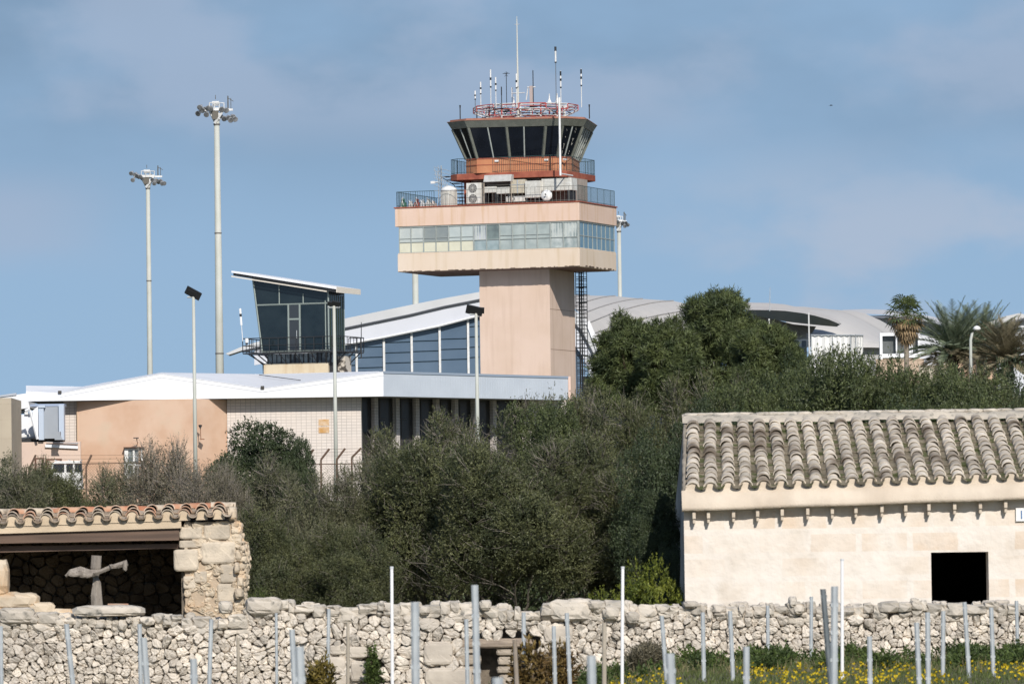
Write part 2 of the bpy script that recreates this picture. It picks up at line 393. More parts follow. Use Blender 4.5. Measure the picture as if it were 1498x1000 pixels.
def rail(path, h, step, m, parent, name='railing', rp=.02, rb=.011, mid=True, world=False):
    mb = MB()
    for a, b in zip(path[:-1], path[1:]):
        a = Vector(a); b = Vector(b); l = (b-a).length; k = max(1, round(l/step)); up = Vector((0, 0, h))
        mb.tube([a+up, b+up], rp, 5); mb.tube([a+Vector((0, 0, .1)), b+Vector((0, 0, .1))], rp*.7, 4)
        if mid == 2: mb.tube([a+up*.5, b+up*.5], rp*.7, 4)
        for i in range(k+1):
            p = a.lerp(b, i/k); big = i % 8 == 0 or i == k
            mb.tube([p, p+up], rp if big else rb, 4)
    return mb.build(name, m, parent, world=world)
dz = zt+.09
rail([(BU+.0, BV, dz), (BU+.0, .0, dz), (BU+3.2, .0, dz)], 1.22, .2, railm, tower, rp=.026, rb=.015)
rail([(-10.9, BV, dz), (BU, BV, dz)], 1.22, .26, railm, tower, rp=.024, rb=.014)
rail([(BU+3.2, 0, dz), (-.1, 0, dz)], 1.22, .36, mat('rail_grey_paint', (.22, .22, .20), .5), tower, rp=.02, rb=.011)
rail([(-.1, .05, dz), (-.1, BV, dz)], 1.25, .2, railm, tower, rp=.024, rb=.014)
# middle level: machine room
CU, CV = -6.63, 5.5
zs0 = tz(256.5, 768); zs1 = tz(247.5, 768); zp1 = tz(226, 768)
mr = mat('grey_beige_render', (.40, .35, .30), .85, (.34, .29, .25), 1.5, streak=((.22, .18, .15), .5))
mb = MB(); mb.box(-10.1, -1.55, 2.5, 6.6, dz, zs0); mb.build('machine_room', mr, tower)
mb = MB(); mb.box(-10.5, -10.0, 2.2, 2.7, dz, zs0); mb.box(-10.0, -8.6, 2.42, 2.495, dz, dz+1.2)
mb.box(-9.9, -4.6, 2.44, 2.496, dz, dz+.4); mb.build('terracotta_pier', redslab, tower)
mb = MB(); mb.box(-8.9, -2.0, 2.38, 2.49, zs0-1.05, zs0-.45); mb.box(-8.9, -8.3, 2.36, 2.49, dz+.2, dz+1.6); mb.build('dark_opening', darkv, tower)
def octo(h, k, psi, cu=CU, cv=CV, h2=None):
    h2 = h2 or h
    c, s = math.cos(psi), math.sin(psi)
    pts = [(-h+k, -h2), (h-k, -h2), (h, -h2+k), (h, h2-k), (h-k, h2), (-h+k, h2), (-h, h2-k), (-h, -h2+k)]
    return [(cu+x*c-y*s, cv+x*s+y*c) for x, y in pts]
mb = MB(); mb.prism(octo(4.95, .85, 0, h2=4.3), zs0, zs1); mb.build('balcony_slab', redslab, tower, bevel=.03)
PS = R(13)
mb = MB(); mb.prism(octo(4.25, 1.0, PS, h2=3.9), zs1, zp1); o = mb.build('parapet', orange, tower)
mb = MB(); mb.prism(octo(4.29, 1.0, PS, h2=3.94), zs1+.62, zs1+.67); mb.prism(octo(4.29, 1.0, PS, h2=3.94), zp1-.06, zp1+.02); mb.build('parapet_moulding', redslab, tower)
mb = MB()
for a in (-1.6, 2.4, 3.9): 
    c, s = math.cos(PS), math.sin(PS); mb.box(CU+a*c+3.97*s-.2, CU+a*c+3.97*s+.12, CV+a*s-3.97*c-.06, CV+a*s-3.97*c+.04, zp1-.3, zp1-.16)
mb.build('lamp_fitting', wh, tower)
op = octo(4.9, .85, 0, h2=4.25); pth = [(x, y, zs1) for x, y in op]; pth.append(pth[0])
rail(pth, 1.22, .19, railm, tower, rp=.022, rb=.012)
# cab: glass flaring outwards, mullions, roof
zg0 = zp1+.02; zg1 = tz(182, 768); zr = tz(171.5, 768); zrt = zr + .28
gb, gt = 4.22, 5.22
ob, ot = octo(gb, 1.0, PS, h2=3.86), octo(gt, 1.45, PS, h2=4.86)
mb = MB(); mb.prism(ob, zg0, zg1+.02, top=ot); mb.build('cab_glass', glassd, tower)
mb = MB()
def lerp2(a, b, t): return (a[0]+(b[0]-a[0])*t, a[1]+(b[1]-a[1])*t)
mbig = []; mdim = []
for i in range(8):
    a0, b0, a1, b1 = ob[i], ob[(i+1) % 8], ot[i], ot[(i+1) % 8]
    ts = [0] + ([.205, .405, .59, .82] if i == 0 else [.2, .4, .6, .8] if i % 2 == 0 else [.5])
    for t in ts:
        p0 = lerp2(a0, b0, t); p1 = lerp2(a1, b1, t); big = t in (0, .405, .82)
        q = Vector((p0[0]-CU, p0[1]-CV, 0)).normalized()*.02
        (mbig if big else mdim).append(MB().tube([Vector((*p0, zg0))+q, Vector((*p1, zg1+.02))+q], .14 if big else .065, 4))
for x in mbig: x.build('mullion', dimgreen, tower)
for x in mdim: x.build('glazing_bar', aluf, tower)
mb = MB()     # rolled sun screens inside the right-hand facets
rg = random.Random(8)
for fi in (1, 2):
    a0, b0, a1, b1 = ob[fi], ob[fi+1], ot[fi], ot[fi+1]
    for kx in range(3 if fi == 2 else 2):
        t = (kx+.6)/(3.4 if fi == 2 else 2.2)
        for j in range(9):
            tj = rg.random()*.85+.08; p = Vector((*lerp2(lerp2(a0, b0, t), lerp2(a1, b1, t), tj), zg0+(zg1-zg0)*tj))
            q = Vector((p.x-CU, p.y-CV, 0)).normalized()*.03; e = Vector((rg.uniform(-.12, .12), rg.uniform(-.12, .12), rg.uniform(.1, .3)))
            mb.tube([p+q, p+q+e], .022, 4)
mb.build('screen_pattern', mat('faded_pattern', (.30, .30, .27), .7), tower)
mb = MB(); mb.prism(octo(gt+.08, 1.45, PS, h2=4.94), zg1+.02, zr, top=octo(gt+.42, 1.6, PS, h2=5.28)); mb.build('cab_fascia', dimgreen, tower)
mb = MB(); mb.prism(octo(gt+.45, 1.62, PS, h2=5.31), zr, zr+.035); mb.prism(octo(gt+.2, 1.5, PS, h2=5.06), zr+.035, zrt-.1); mb.build('cab_roof', mat('cab_roof_paint', (.36, .17, .12), .8, (.28, .14, .10), 2), tower)

# red and white truss ring that carries the aerials
def s_of(px, py, v=0): # local u for a pixel, at local depth v
    Y = T0.y - 0  # near corner distance
    # world x of the pixel at the depth of the local point solved approximately
    u = 0
    for _ in range(5):
        Yp = T0.y + u*math.sin(TH) + v*math.cos(TH)
        X = P(px, py, Yp).x; u = (X - T0.x + v*math.sin(TH))/math.cos(TH)
    return u
def local_z(px, py, u, v): return P(px, py, T0.y + u*math.sin(TH) + v*math.cos(TH)).z
ring = thing('antenna_ring', 'red and white painted truss ring standing on the tower cab roof', 'antenna frame', T0, TH)
red = MB(); whi = MB()
rr = 4.3; RCU = CU+.28; zl = zrt+.25; zh = zrt+1.12
seg = 12
def rp(i, z, r=rr): a = 2*pi*(i+.35)/seg; return Vector((RCU+r*math.cos(a), CV+r*math.sin(a)*.9, z))
for i in range(seg):
    a, b = rp(i, zh), rp(i+1, zh); c, d = rp(i, zl, rr-1.1), rp(i+1, zl, rr-1.1)
    e, f = rp(i, zh, rr-1.1), rp(i+1, zh, rr-1.1); al, bl = rp(i, zh-.42), rp(i+1, zh-.42)
    X, Yb = (red, whi) if i % 2 else (whi, red)
    X.tube([a, b], .042, 4); Yb.tube([al, bl], .038, 4); Yb.tube([e, f], .035, 4); whi.tube([c, d], .038, 4)
    red.tube([a, al], .045, 4); whi.tube([a, e], .045, 4); whi.tube([al, c], .055, 4); (red if i % 3 else whi).tube([c, e], .065, 4)
    whi.tube([c, c+Vector((0, 0, -.3))], .08, 5); red.tube([c, Vector((CU, CV, zl+.2))], .035, 4)
    whi.tube([e, d], .03, 4); X.tube([al.lerp(a, .5), bl.lerp(b, .5)], .03, 4)
red.build('red_member', redp, ring); whi.build('white_member', steelw, ring)
k = MB()
for j in range(60):
    a = 2*pi*rg.random(); r_ = rg.uniform(1.5, rr); z = zl + rg.uniform(0, .7); b = a + rg.uniform(.2, .6)
    k.tube([(CU+r_*math.cos(a), CV+r_*math.sin(a), z), (CU+r_*math.cos(b), CV+r_*math.sin(b), z+rg.uniform(-.1, .1))], .03, 4)
k.build('cable', blackm, ring)
# aerials: (px, top py, kind, v depth, label)
AER = [
 (756, 24, 'mast', 4.6, 'tallest pale tapered aerial mast in the middle of the tower roof'),
 (695, 133, 'band', 4.6, 'short white aerial with black band at the left end of the roof truss ring'),
 (703, 120, 'band', 3.0, 'white and black banded aerial second from the left end of the truss ring'),
 (717.5, 102, 'band', 2.4, 'tall slim white aerial with a black band, third from the left end of the ring'),
 (725, 113, 'band', 1.6, 'thick white aerial with black band just right of the tall slim white one'),
 (733.5, 127, 'dark', 1.4, 'short dark aerial between the banded white aerials and the T-topped one'),
 (740.5, 105, 'tee', 3.4, 'thin aerial with a T-shaped top left of the tallest mast'),
 (749, 128, 'white', 6.0, 'small white stub aerial left of the tallest mast foot'),
 (755.3, 108, 'band', 1.2, 'black banded white aerial standing in front of the tallest mast'),
 (779.5, 103, 'box', 5.5, 'aerial with a pale box bracket right of the tallest mast'),
 (812.5, 69, 'whip', 3.2, 'tall dark whip aerial with a black tip on the right half of the roof'),
 (820, 104, 'band', 5.0, 'white aerial with dark bands right of the tall dark whip'),
 (850, 101, 'band', 4.2, 'white aerial with dark top at the right end of the truss ring'),
]
blk = blackm
for (px, py, kd, v, lab) in AER:
    u = s_of(px, py, v)
    z1 = local_z(px, py, u, v); root = thing('roof_aerial', lab, 'aerial', FRAMES[tower.name] @ Vector((u, v, zh-.05)), TH, 'aerials on the tower roof')
    z0 = 0; H = z1-(zh-.05)
    if kd == 'mast':
        MB().tube([(0, 0, -1.1), (0, 0, H*.2), (0, 0, H*.93), (0, 0, H)], [.11, .09, .04, .018], 8).build('pole', mat('pale_mast', (.55, .55, .50), .5), root)
        m = MB(); m.tube([(-.2, 0, H*.91), (.2, 0, H*.91)], .02, 4); m.tube([(-.55, 0, 1.1), (.6, 0, 1.1)], .035, 4); m.box(-.1, .1, -.2, -.06, 1.6, 1.95); m.build('cross_arm', steelw, root)
    elif kd in ('band', 'dark', 'white'):
        r_ = .058 if kd != 'dark' else .045
        MB().tube([(0, 0, -.3), (0, 0, H*.55)], .035, 6).build('pole', steelw if kd != 'dark' else blk, root)
        MB().tube([(0, 0, H*.5), (0, 0, H)], r_, 7).build('radome', wh if kd != 'dark' else blk, root)
        if kd == 'band':
            m = MB(); m.tube([(0, 0, H*.71), (0, 0, H*.78)], r_+.02, 7); m.tube([(0, 0, H*.5), (0, 0, H*.54)], r_+.015, 7)
            if px > 800: m.tube([(0, 0, H*.86), (0, 0, H*.99)], r_+.012, 7)
            m.build('black_band', blk, root)
    elif kd == 'tee':
        MB().tube([(0, 0, -.3), (0, 0, H)], .03, 5).build('pole', blk, root)
        m = MB(); m.tube([(-.3, 0, H-.15), (.3, 0, H-.15)], .022, 4); m.tube([(-.15, 0, H-.4), (.15, 0, H-.05)], .015, 4); m.tube([(.15, 0, H-.4), (-.15, 0, H-.05)], .015, 4); m.build('cross_arm', blk, root)
    elif kd == 'box':
        MB().tube([(0, 0, -.3), (0, 0, H)], .04, 5).build('pole', blk, root)
        m = MB(); m.box(-.28, -.02, -.1, .1, -.2, 1.7); m.build('bracket_box', mat('dull_pink', (.45, .38, .36), .7), root)
        m = MB(); m.tube([(-.5, 0, 1.6), (.2, 0, 1.6)], .05, 5); m.tube([(-.6, 0, .6), (-.45, 0, 1.5)], .05, 5); m.build('cross_arm', steelw, root)
    elif kd == 'whip':
        MB().tube([(0, 0, -.5), (0, 0, H*.72)], .03, 5).build('pole', mat('whip_grey', (.12, .13, .14), .5), root)
        MB().tube([(0, 0, H*.72), (0, 0, H)], .075, 6).build('radome', steelw, root)
        m = MB(); m.tube([(0, 0, H*.93), (0, 0, H+.03)], .09, 6); m.tube([(0, 0, H*.72), (0, 0, H*.74)], .09, 6); m.build('black_band', blk, root)
for px, py, v, lab in ((751.5, 141, 5.2, 'white bell-shaped beacon left of the tallest mast'), (803.5, 136, 3.8, 'left one of two white beacons side by side on the ring'), (815, 137, 3.8, 'right one of two white beacons side by side on the ring')):
    u = s_of(px, py, v); root = thing('beacon', lab, 'beacon', FRAMES[tower.name] @ Vector((u, v, zh)), TH, 'beacons on the truss ring')
    MB().lathe((0, 0, 0), [(.2, 0), (.18, .12), (.06, .42), (.05, .62)], 10).build('shade', wh, root)
    MB().lathe((0, 0, .6), [(.04, 0), (.04, .2), (.01, .22)], 6).build('tip', steelw, root)
for px, py, v, lab in ((673, 154, 3, 'short dark stub post at the left rim of the cab roof'), (697.5, 160, 3.6, 'short dark stub post just inside the ring, left side'), (862, 153, 4.6, 'short dark stub post at the right rim of the cab roof')):
    u = s_of(px, py, v); zz = local_z(px, py, u, v)
    o = MB().tube([(u, v, zr+.14), (u, v, zz-.25), (u, v, zz)], [.045, .045, .07], 6).build('stub_post', blk)
    o.location = T0; o.rotation_euler = (0, 0, TH); tag(o, lab, 'post', 'stub posts on the cab roof')
# tall white pole in front of the cab
u = s_of(819, 200, -0.2 + .0); v = -.9
u = s_of(819, 200, v+.35)
o = MB(); o.tube([(u, v+.35, tz(257, 819)), (u, v+.35, tz(143, 819))], .085, 10)
o.tube([(u, v+.35, tz(254, 819)), (u, 2.4, tz(254, 819))], .05, 6)
o = o.build('standpipe', wh); o.location = T0; o.rotation_euler = (0, 0, TH); tag(o, 'tall white vertical pipe in front of the dark glass cab', 'pipe')

# ---------------- equipment on the deck
def deck(name, label, cat, u, v, grp=None):
    return thing(name, label, cat, FRAMES[tower.name] @ Vector((u, v, dz)), TH, grp)
def wb(px0, px1, py0, py1, v): # local box spans from pixels at local depth v
    return s_of(px0, (py0+py1)/2, v), s_of(px1, (py0+py1)/2, v), tz(py1, (px0+px1)/2)-dz, tz(py0, (px0+px1)/2)-dz
def fanunit(label, px0, px1, py0, py1, v, fans, depth=.5, slats=True, grp='air conditioning units on the tower deck'):
    a, b, z0, z1 = wb(px0, px1, py0, py1, v); z0 = max(z0, .02)
    t = deck('air_conditioner', label, 'air conditioner', (a+b)/2, v, grp); w2 = (b-a)/2
    MB().box(-w2, w2, 0, depth, z0+.06, z1).build('casing', acw, t, bevel=.03)
    for sx_ in (-1, 1): MB().box(sx_*w2*.9, sx_*w2*.7, .05, depth-.05, 0, z0+.06).build('foot', blackm, t)
    h = (z1-z0)
    for j in range(fans):
        zc = z0+.06 + h*(j+.5)/fans*.96; r_ = min(w2*.75, h/fans*.42); cx = -w2*.12 if fans > 1 else -w2*.3
        g = MB(); g.disc((cx, -.004, zc), (0, -1, 0), r_, .02, 18); gr = g.build('fan', mat('fan_shadow', (.10, .10, .10), .7), t)
        g = MB()
        for q in range(6):
            an = pi*q/6; g.tube([(cx-r_*math.cos(an), -.03, zc-r_*math.sin(an)), (cx+r_*math.cos(an), -.03, zc+r_*math.sin(an))], .008, 4)
        for rr_ in (.35, .65, .98):
            g.tube([(cx+r_*rr_*math.cos(2*pi*q/14), -.03, zc+r_*rr_*math.sin(2*pi*q/14)) for q in range(15)], .009, 4)
        g.build('grille', acw, gr)
    if not fans:
        g = MB()
        for q in range(int(h/.11)): g.box(-w2*.9, w2*.9, -.012, .002, z0+.12+q*.11, z0+.15+q*.11)
        g.build('louvre', mat('louvre_grey', (.45, .45, .42), .6), t)
    return t
fanunit('twin-fan air conditioner beside the terracotta pier on the tower deck', 682, 704, 263, 295, .8, 2)
fanunit('small low air conditioner with one fan, right of the dark opening on the deck', 740, 768, 284, 293, .9, 1)
fanunit('plain white air conditioner cabinet left of the satellite dish', 768, 791, 262, 288, .75, 0)
fanunit('large white ventilation cabinet behind the satellite dish', 792, 836, 259, 278, .95, 0, depth=1.4)
fanunit('white louvred unit hung under the pale awning, left one', 708, 726, 269, 279, .9, 0)
fanunit('white louvred unit hung under the pale awning, right one', 726, 745, 270, 281, .85, 0)
t = deck('ventilation_duct', 'boxy cream ventilation duct between awning and white cabinets', 'duct', s_of(757, 265, 1.0), 1.0)
MB().box(-.62, .62, 0, .8, tz(278)-dz, tz(258)-dz).build('duct_body', mat('duct_cream', (.52, .48, .38), .6, (.42, .38, .30), 2), t, bevel=.03)
MB().box(-.68, .68, -.03, .02, tz(266)-dz, tz(265)-dz).box(-.05, .05, -.03, .02, tz(278)-dz, tz(258)-dz).build('duct_flange', galv, t)
a, b, z0, z1 = wb(707, 747, 252, 262, .5); t = deck('awning', 'pale grey metal awning box under the terracotta slab on the deck', 'awning', (a+b)/2, .5)
MB().slab([(-(b-a)/2, 0, z0), ((b-a)/2, 0, z0), ((b-a)/2, .25, z1), (-(b-a)/2, .25, z1)], (0, .6, 0)).build('panel', mat('awning_grey', (.50, .50, .49), .6, (.4, .4, .38), 3), t)
m = MB()
for x in (-(b-a)/2, (b-a)/2): m.box(x-.03, x+.03, .1, .16, .1, z0); 
m.box(-(b-a)/2, (b-a)/2, .8, .86, z0-.3, z0-.2); m.build('support', mat('tan_steel', (.4, .34, .27), .6), t)
# water tank unit with white dome top
a, b, z0, z1 = wb(643, 665, 266, 298, .6); t = deck('cooling_unit', 'tall ribbed cooling unit with white domed top near the left railing', 'cooling unit', (a+b)/2, 1.0)
r_ = (b-a)/2
MB().lathe((0, 0, 0), [(r_, 0), (r_, z1*.72)], 20).build('casing', mat('ribbed_casing', (.52, .50, .45), .6, (.36, .35, .32), 9, stretch=(3, 3, .05)), t)
MB().lathe((0, 0, z1*.72), [(r_*1.03, 0), (r_*1.0, .18), (r_*.75, z1*.2), (r_*.2, z1*.28)], 20).build('dome', wh, t, smooth=True)
m = MB()
for q in range(20):
    an = 2*pi*q/20; m.box(r_*math.cos(an)-.02, r_*math.cos(an)+.02, r_*math.sin(an)-.02, r_*math.sin(an)+.02, .05, z1*.70)
m.build('rib', acw, t)
# satellite dish
t = deck('satellite_dish', 'white round satellite dish behind the deck railing', 'satellite dish', s_of(800, 283, .5), .5)
zc = tz(284, 800)-dz; m = MB()
m.lathe((0, 0, 0), [(.02, .12), (.2, .10), (.34, .05), (.45, -.03), (.455, -.05)], 20, cap=False)
o = m.build('dish', wh, t, smooth=True); o.location = (0, -.1, zc); o.rotation_euler = (R(78), 0, R(12))
MB().tube([(0, 0, 0), (0, .05, zc)], .03, 6).build('stand', galv, t); MB().tube([(0, -.1, zc-.3), (.05, -.5, zc+.05)], .015, 5).box(.0, .1, -.56, -.46, zc, zc+.1).build('feed_arm', blackm, t)
# lattice mast with camera on the left of the deck
u, v = s_of(641, 250, 2.5), 2.5; t = deck('lattice_mast', 'grey lattice mast with small camera left of the terracotta slab', 'mast', u, v)
h = tz(234, 640)-dz; m = MB()
for x, y in ((0, 0), (.28, 0), (.14, .25)): m.tube([(x, y, 0), (x, y, h)], .025, 5)
for q in range(int(h/.35)):
    z = q*.35; m.tube([(0, 0, z), (.28, 0, z+.35)], .015, 4); m.tube([(.28, 0, z), (.14, .25, z+.35)], .015, 4); m.tube([(.14, .25, z), (0, 0, z+.35)], .015, 4)
m.build('lattice', galv, t)
m = MB()
for q in range(6): m.tube([(-.3+q*.22, -.1, h-.2-q*.25), (-.05+q*.22, -.1, h-1.2-q*.2)], .02, 4); m.tube([(-.35, -.1, h-.1-q*.3), (1.1, -.1, h-.5-q*.3)], .018, 4)
m.build('ladder_frame', galv, t)
MB().box(-.55, -.2, -.3, -.15, h-1.45, h-1.25).tube([(-.2, -.22, h-1.35), (0, 0, h-1.3)], .03, 4).build('camera', wh, t)
# outside spiral stair behind tank
u, v = s_of(655, 265, 3.2), 3.2; t = deck('steel_stair', 'dark open-tread steel stair up to the terracotta balcony', 'stair', u, v)
m = MB(); n = 9; zt_ = zs1-dz
for q in range(n):
    z = zt_*(q+1)/n; x = .95 - (.0 if q < 6 else (q-5)*.38); m.box(x-.30, x+.28, -.1, .9, z-.035, z)
m.build('tread', blackm, t); m = MB(); m.tube([(1.25, -.1, 0), (1.25, -.1, zt_)], .03, 4); m.tube([(.62, -.1, 0), (.62, -.1, zt_*.7), (-.6, -.1, zt_)], .03, 4); m.build('stringer', blackm, t)
# odds and ends stored behind the left railing
rg = random.Random(21)
for i, (c, l) in enumerate((((.65, .65, .62), 'white'), ((.35, .10, .08), 'red'), ((.66, .68, .70), 'pale grey'), ((.08, .22, .15), 'green'), ((.62, .62, .58), 'off-white'), ((.60, .50, .45), 'pinkish'))):
    px = (600, 609, 617, 589, 626, 633)[i]; t = deck('storage_crate', '%s bundle of gear stacked behind the left deck railing' % l, 'crate', s_of(px, 290, .8), .8, 'gear behind the left deck railing')
    h = rg.uniform(.45, .8); m = MB(); m.box(-.2, .2, 0, .4, 0, h*.6); m.box(-.14, .1, .05, .3, h*.6, h); m.build('crate_body', mat('gear_%s' % l, c, .7, tuple(x*.5 for x in c), 6), t, bevel=.02)
    m = MB(); m.tube([(-.15, -.05, 0), (rg.uniform(-.1, .2), -.05, h*1.2)], .025, 4); m.tube([(.12, -.05, .1), (-.1, -.05, h*1.15)], .02, 4); m.build('handle_pole', steelw, t)
# caged ladder up the back right of the shaft
t = thing('escape_ladder', 'dark metal caged ladder running down the tower shaft right side', 'ladder', T0, TH)
m = MB(); a, b, c, d = SU1+.08, SU1+.75, SV1+.05, SV1+.85
for x, y in ((a, c), (b, c), (a, d), (b, d), ((a+b)/2, c), (a+.18, d), (b-.15, c)): m.tube([(x, y, base_z), (x, y, zb)], .035, 4)
m.build('upright', blackm, t); m = MB(); z = base_z
while z < zb:
    m.tube([(a, c, z), (b, c, z)], .022, 4); m.tube([(a, d, z), (b, d, z)], .022, 4); z += .3
m.build('rung', blackm, t); z = zb-.6
rg = random.Random(4)
while z > base_z:
    m = MB(); m.box(a-.02, b+.02, c-.03, d+.03, z-.05, z) if rg.random() < .22 else m.tube([(a, c, z), (b, d, z)], .03, 4); m.tube([(b, c, z), (b, d, z)], .03, 4); z -= .62; m.build('cage_hoop', blackm, t)
# ================================================================ observation booth
B0p = P(482, 513, 425); B0 = Vector((B0p.x, B0p.y, 0)); bth = thing('observation_booth', 'dark glass observation booth with slanted white roof and black balcony on the white roof', 'booth', B0, TH)
def bz(py, px=430, Y=425): return ZZ(py, Y, px)
zf = bz(513, 482); zl = bz(401, 347); zrr = bz(428, 499)
def roofz(u): return zl + (u+7.55)/(8.45)*(zrr-zl)
BD = 3.1
xl0, xl1 = -5.42, -6.12      # leaning left side, bottom and top
g = MB(); g.prism([(xl0, 0), (0, 0), (0, BD), (xl0, BD)], zf, [roofz(xl1)+.05, roofz(.0)+.05, roofz(.0)+.05, roofz(xl1)+.05], top=[(xl1, 0), (0, 0), (0, BD), (xl1, BD)])
g.build('glass_body', glasst, bth)
alug = mat('green_grey_frame', (.24, .28, .26), .5)
m = MB(); zt_ = bz(444, 430)
def xl(z): return xl0 + (xl1-xl0)*(z-zf)/(roofz(xl1)-zf)
def bar(a, b, r=.045): m.tube([a, b], r, 4)
bar((xl0, -.04, zf), (xl1, -.04, roofz(xl1)), .07); bar((-.04, -.04, zf), (-.04, -.04, roofz(0)), .07); bar((-.28, -.04, zf), (-.28, -.04, zt_+.2), .05)
bar((xl(zt_), -.04, zt_), (-.05, -.04, zt_), .06); bar((xl0, -.04, zf+.05), (0, -.04, zf+.05), .05)
for px in (408.5, 444): 
    u = (px-482)/18.4; bar((u, -.04, zt_), (u, -.04, roofz(u)-.1 if px < 430 else zt_+.75), .05)
bar((-.02, BD, zf), (-.02, BD, roofz(0)), .05)
m.build('frame', alug, bth)
d = MB(); ua, ub = (421-482)/18.4, (440-482)/18.4; zd = bz(467)
d.box(ua, ua+.12, -.08, .0, zf, zt_); d.box(ub-.12, ub, -.08, 0, zf, zt_); d.box(ua+.12, ub-.12, -.08, 0, zd, zd+.12)
dr = d.build('door', alug, bth)
d = MB(); d.box(ua+.12, ub-.12, -.03, -.005, zf, zd); d.box(ua+.12, ub-.12, -.03, -.005, zd+.12, zt_); d.build('pane', mat('door_glass', (.035, .04, .045), .15, spec=.6), dr)
MB().tube([(ub-.3, -.12, zf+1.0), (ub-.3, -.12, zf+1.6)], .03, 5).build('handle', galv, dr)
m = MB()      # dark blinds stripes in right face
for i in range(7): m.box(.005, .02, .2+i*.42, .34+i*.42, zf+.1, roofz(0)-.3)
m.build('side_mullion', mat('dark_green_stripe', (.03, .05, .02), .4), bth)
# roof slab
ru0, ru1, rv0, rv1 = -7.55, .92, -.75, 4.1
m = MB(); t_ = .12
m.prism([(ru0, rv0), (ru1, rv0), (ru1, rv1), (ru0, rv1)], [roofz(ru0)+.22, roofz(ru1)+.22, roofz(ru1)+.22, roofz(ru0)+.22], [roofz(ru0)+.36, roofz(ru1)+.40, roofz(ru1)+.40, roofz(ru0)+.36])
m.build('roof', sheet, bth)
m = MB(); m.prism([(ru0+.1, rv0+.12), (ru1-.12, rv0+.12), (ru1-.12, rv1-.1), (ru0+.1, rv1-.1)], [roofz(ru0)+.0, roofz(ru1)+.0, roofz(ru1)+.0, roofz(ru0)+.0], [roofz(ru0)+.219, roofz(ru1)+.219, roofz(ru1)+.219, roofz(ru0)+.219]); m.build('roof_soffit', blackm, bth)
m = MB(); m.prism([(ru0-.02, rv0-.01), (ru1-.8, rv0-.01), (ru1-.8, rv0+.1), (ru0-.02, rv0+.1)], [roofz(ru0)-.1, roofz(ru1-.8)-.1, roofz(ru1-.8)-.1, roofz(ru0)-.1], [roofz(ru0)-.02, roofz(ru1-.8)-.02, roofz(ru1-.8)-.02, roofz(ru0)-.02])
m.prism([(ru1-.02, rv0), (ru1+.03, rv0), (ru1+.03, rv1), (ru1-.02, rv1)], roofz(ru1)-.02, roofz(ru1)+.39)
m.build('fascia', mat('cream_fascia', (.70, .64, .54), .6), bth)
# balcony
bu0, bu1, bv0, bv1 = -6.6, 1.3, -1.0, 3.7
m = MB(); m.box(bu0, bu1, bv0, 0, zf-.12, zf-.03); m.box(0.02, bu1, 0, bv1, zf-.12, zf-.03); m.box(bu0, xl0-.02, 0, bv1, zf-.12, zf-.03); m.build('balcony_floor', blackm, bth)
rail([(bu0, bv1, zf-.03), (bu0, bv0, zf-.03), (bu1, bv0, zf-.03), (bu1, bv1, zf-.03), (.1, bv1, zf-.03)], 1.08, .72, blackm, bth, 'balcony_railing', rp=.035, rb=.03, mid=2)
for u in (-6.2, -5.0, -3.7, -2.4, -1.1, .1): MB().tube([(u, bv0+.1, zf-.12), (max(min(u*.93, -.3), -5.2), .15, zf-.95)], .045, 4).build('bracket', blackm, bth)
for v in (.4, 1.8, 3.2): MB().tube([(bu1-.1, v, zf-.12), (.1, v, zf-1.1)], .045, 4).build('bracket', blackm, bth); MB().tube([(bu0+.1, v, zf-.12), (-5.3, v, zf-1.1)], .045, 4).build('bracket', blackm, bth)
# glazed strip and plinth under the balcony
zs = bz(530.5); zq = bz(549, 430)-1.0
m = MB(); m.box(-5.15, .35, .25, BD-.1, zs, zf-.12); m.build('clerestory', mat('hazy_glass', (.20, .24, .26), .2, (.06, .07, .08), 2.2, contrast=(.45, .6)), bth)
m = MB(); rg = random.Random(2)
for i in range(15): m.box(-5.1+i*.36, -5.1+i*.36+rg.choice((.04, .06, .12)), .19, .249, zs, zf-.13)
m.build('louvre_post', blackm, bth)
m = MB(); m.box(-5.35, -.15, .05, BD, zq, zs); m.build('plinth', mat('stained_beige', (.56, .47, .33), .9, (.60, .52, .39), .8, streak=((.42, .30, .17), .6)), bth)
m = MB(); m.box(.0, 1.1, .4, 1.6, zq, zf-.4); m.build('chimney_block', mat('sooty_render', (.48, .43, .36), .9, (.07, .06, .05), 2.2, contrast=(.48, .56)), bth)
m = MB(); m.box(-.75, .5, .3, .399, zs-.9, zf-.35); m.build('black_patch', blackm, bth)  # flat black panel beside the plinth
# black-white aerial on the left rail, thin aerial at right, whip on roof right
def wthing(name, label, cat, px, py, Y, z=None, group=None, rz=0): 
    p = P(px, py, Y); return thing(name, label, cat, (p.x, p.y, p.z if z is None else z), rz, group)
t = wthing('balcony_aerial', 'white aerial with black bands on the left corner of the booth balcony', 'aerial', 355, 495, 426)
MB().tube([(0, 0, -.2), (-.08, 0, 1.1)], .03, 5).build('pole', steelw, t); MB().tube([(-.08, 0, 1.0), (-.16, 0, 2.25)], .085, 6).build('radome', wh, t)
MB().tube([(-.125, 0, 1.65), (-.137, 0, 1.85)], .10, 6).build('black_band', blackm, t)
o = MB().tube([P(528.5, 524, 424), P(528.5, 505, 424), P(528.5, 471, 424)], [.06, .035, .03], 5).build('thin_aerial', blackm); tag(o, 'thin dark aerial at the right end of the booth balcony', 'aerial')
t = wthing('wall_camera', 'small white dome camera hanging off the booth balcony left side', 'camera', 361, 500, 424.5)
MB().lathe((0, 0, -.1), [(.05, 0), (.13, .05), (.13, .3), (.1, .36)], 10).build('housing', wh, t); MB().lathe((0, 0, -.2), [(.02, 0), (.1, .04), (.12, .1)], 10).build('lens_dome', blackm, t)
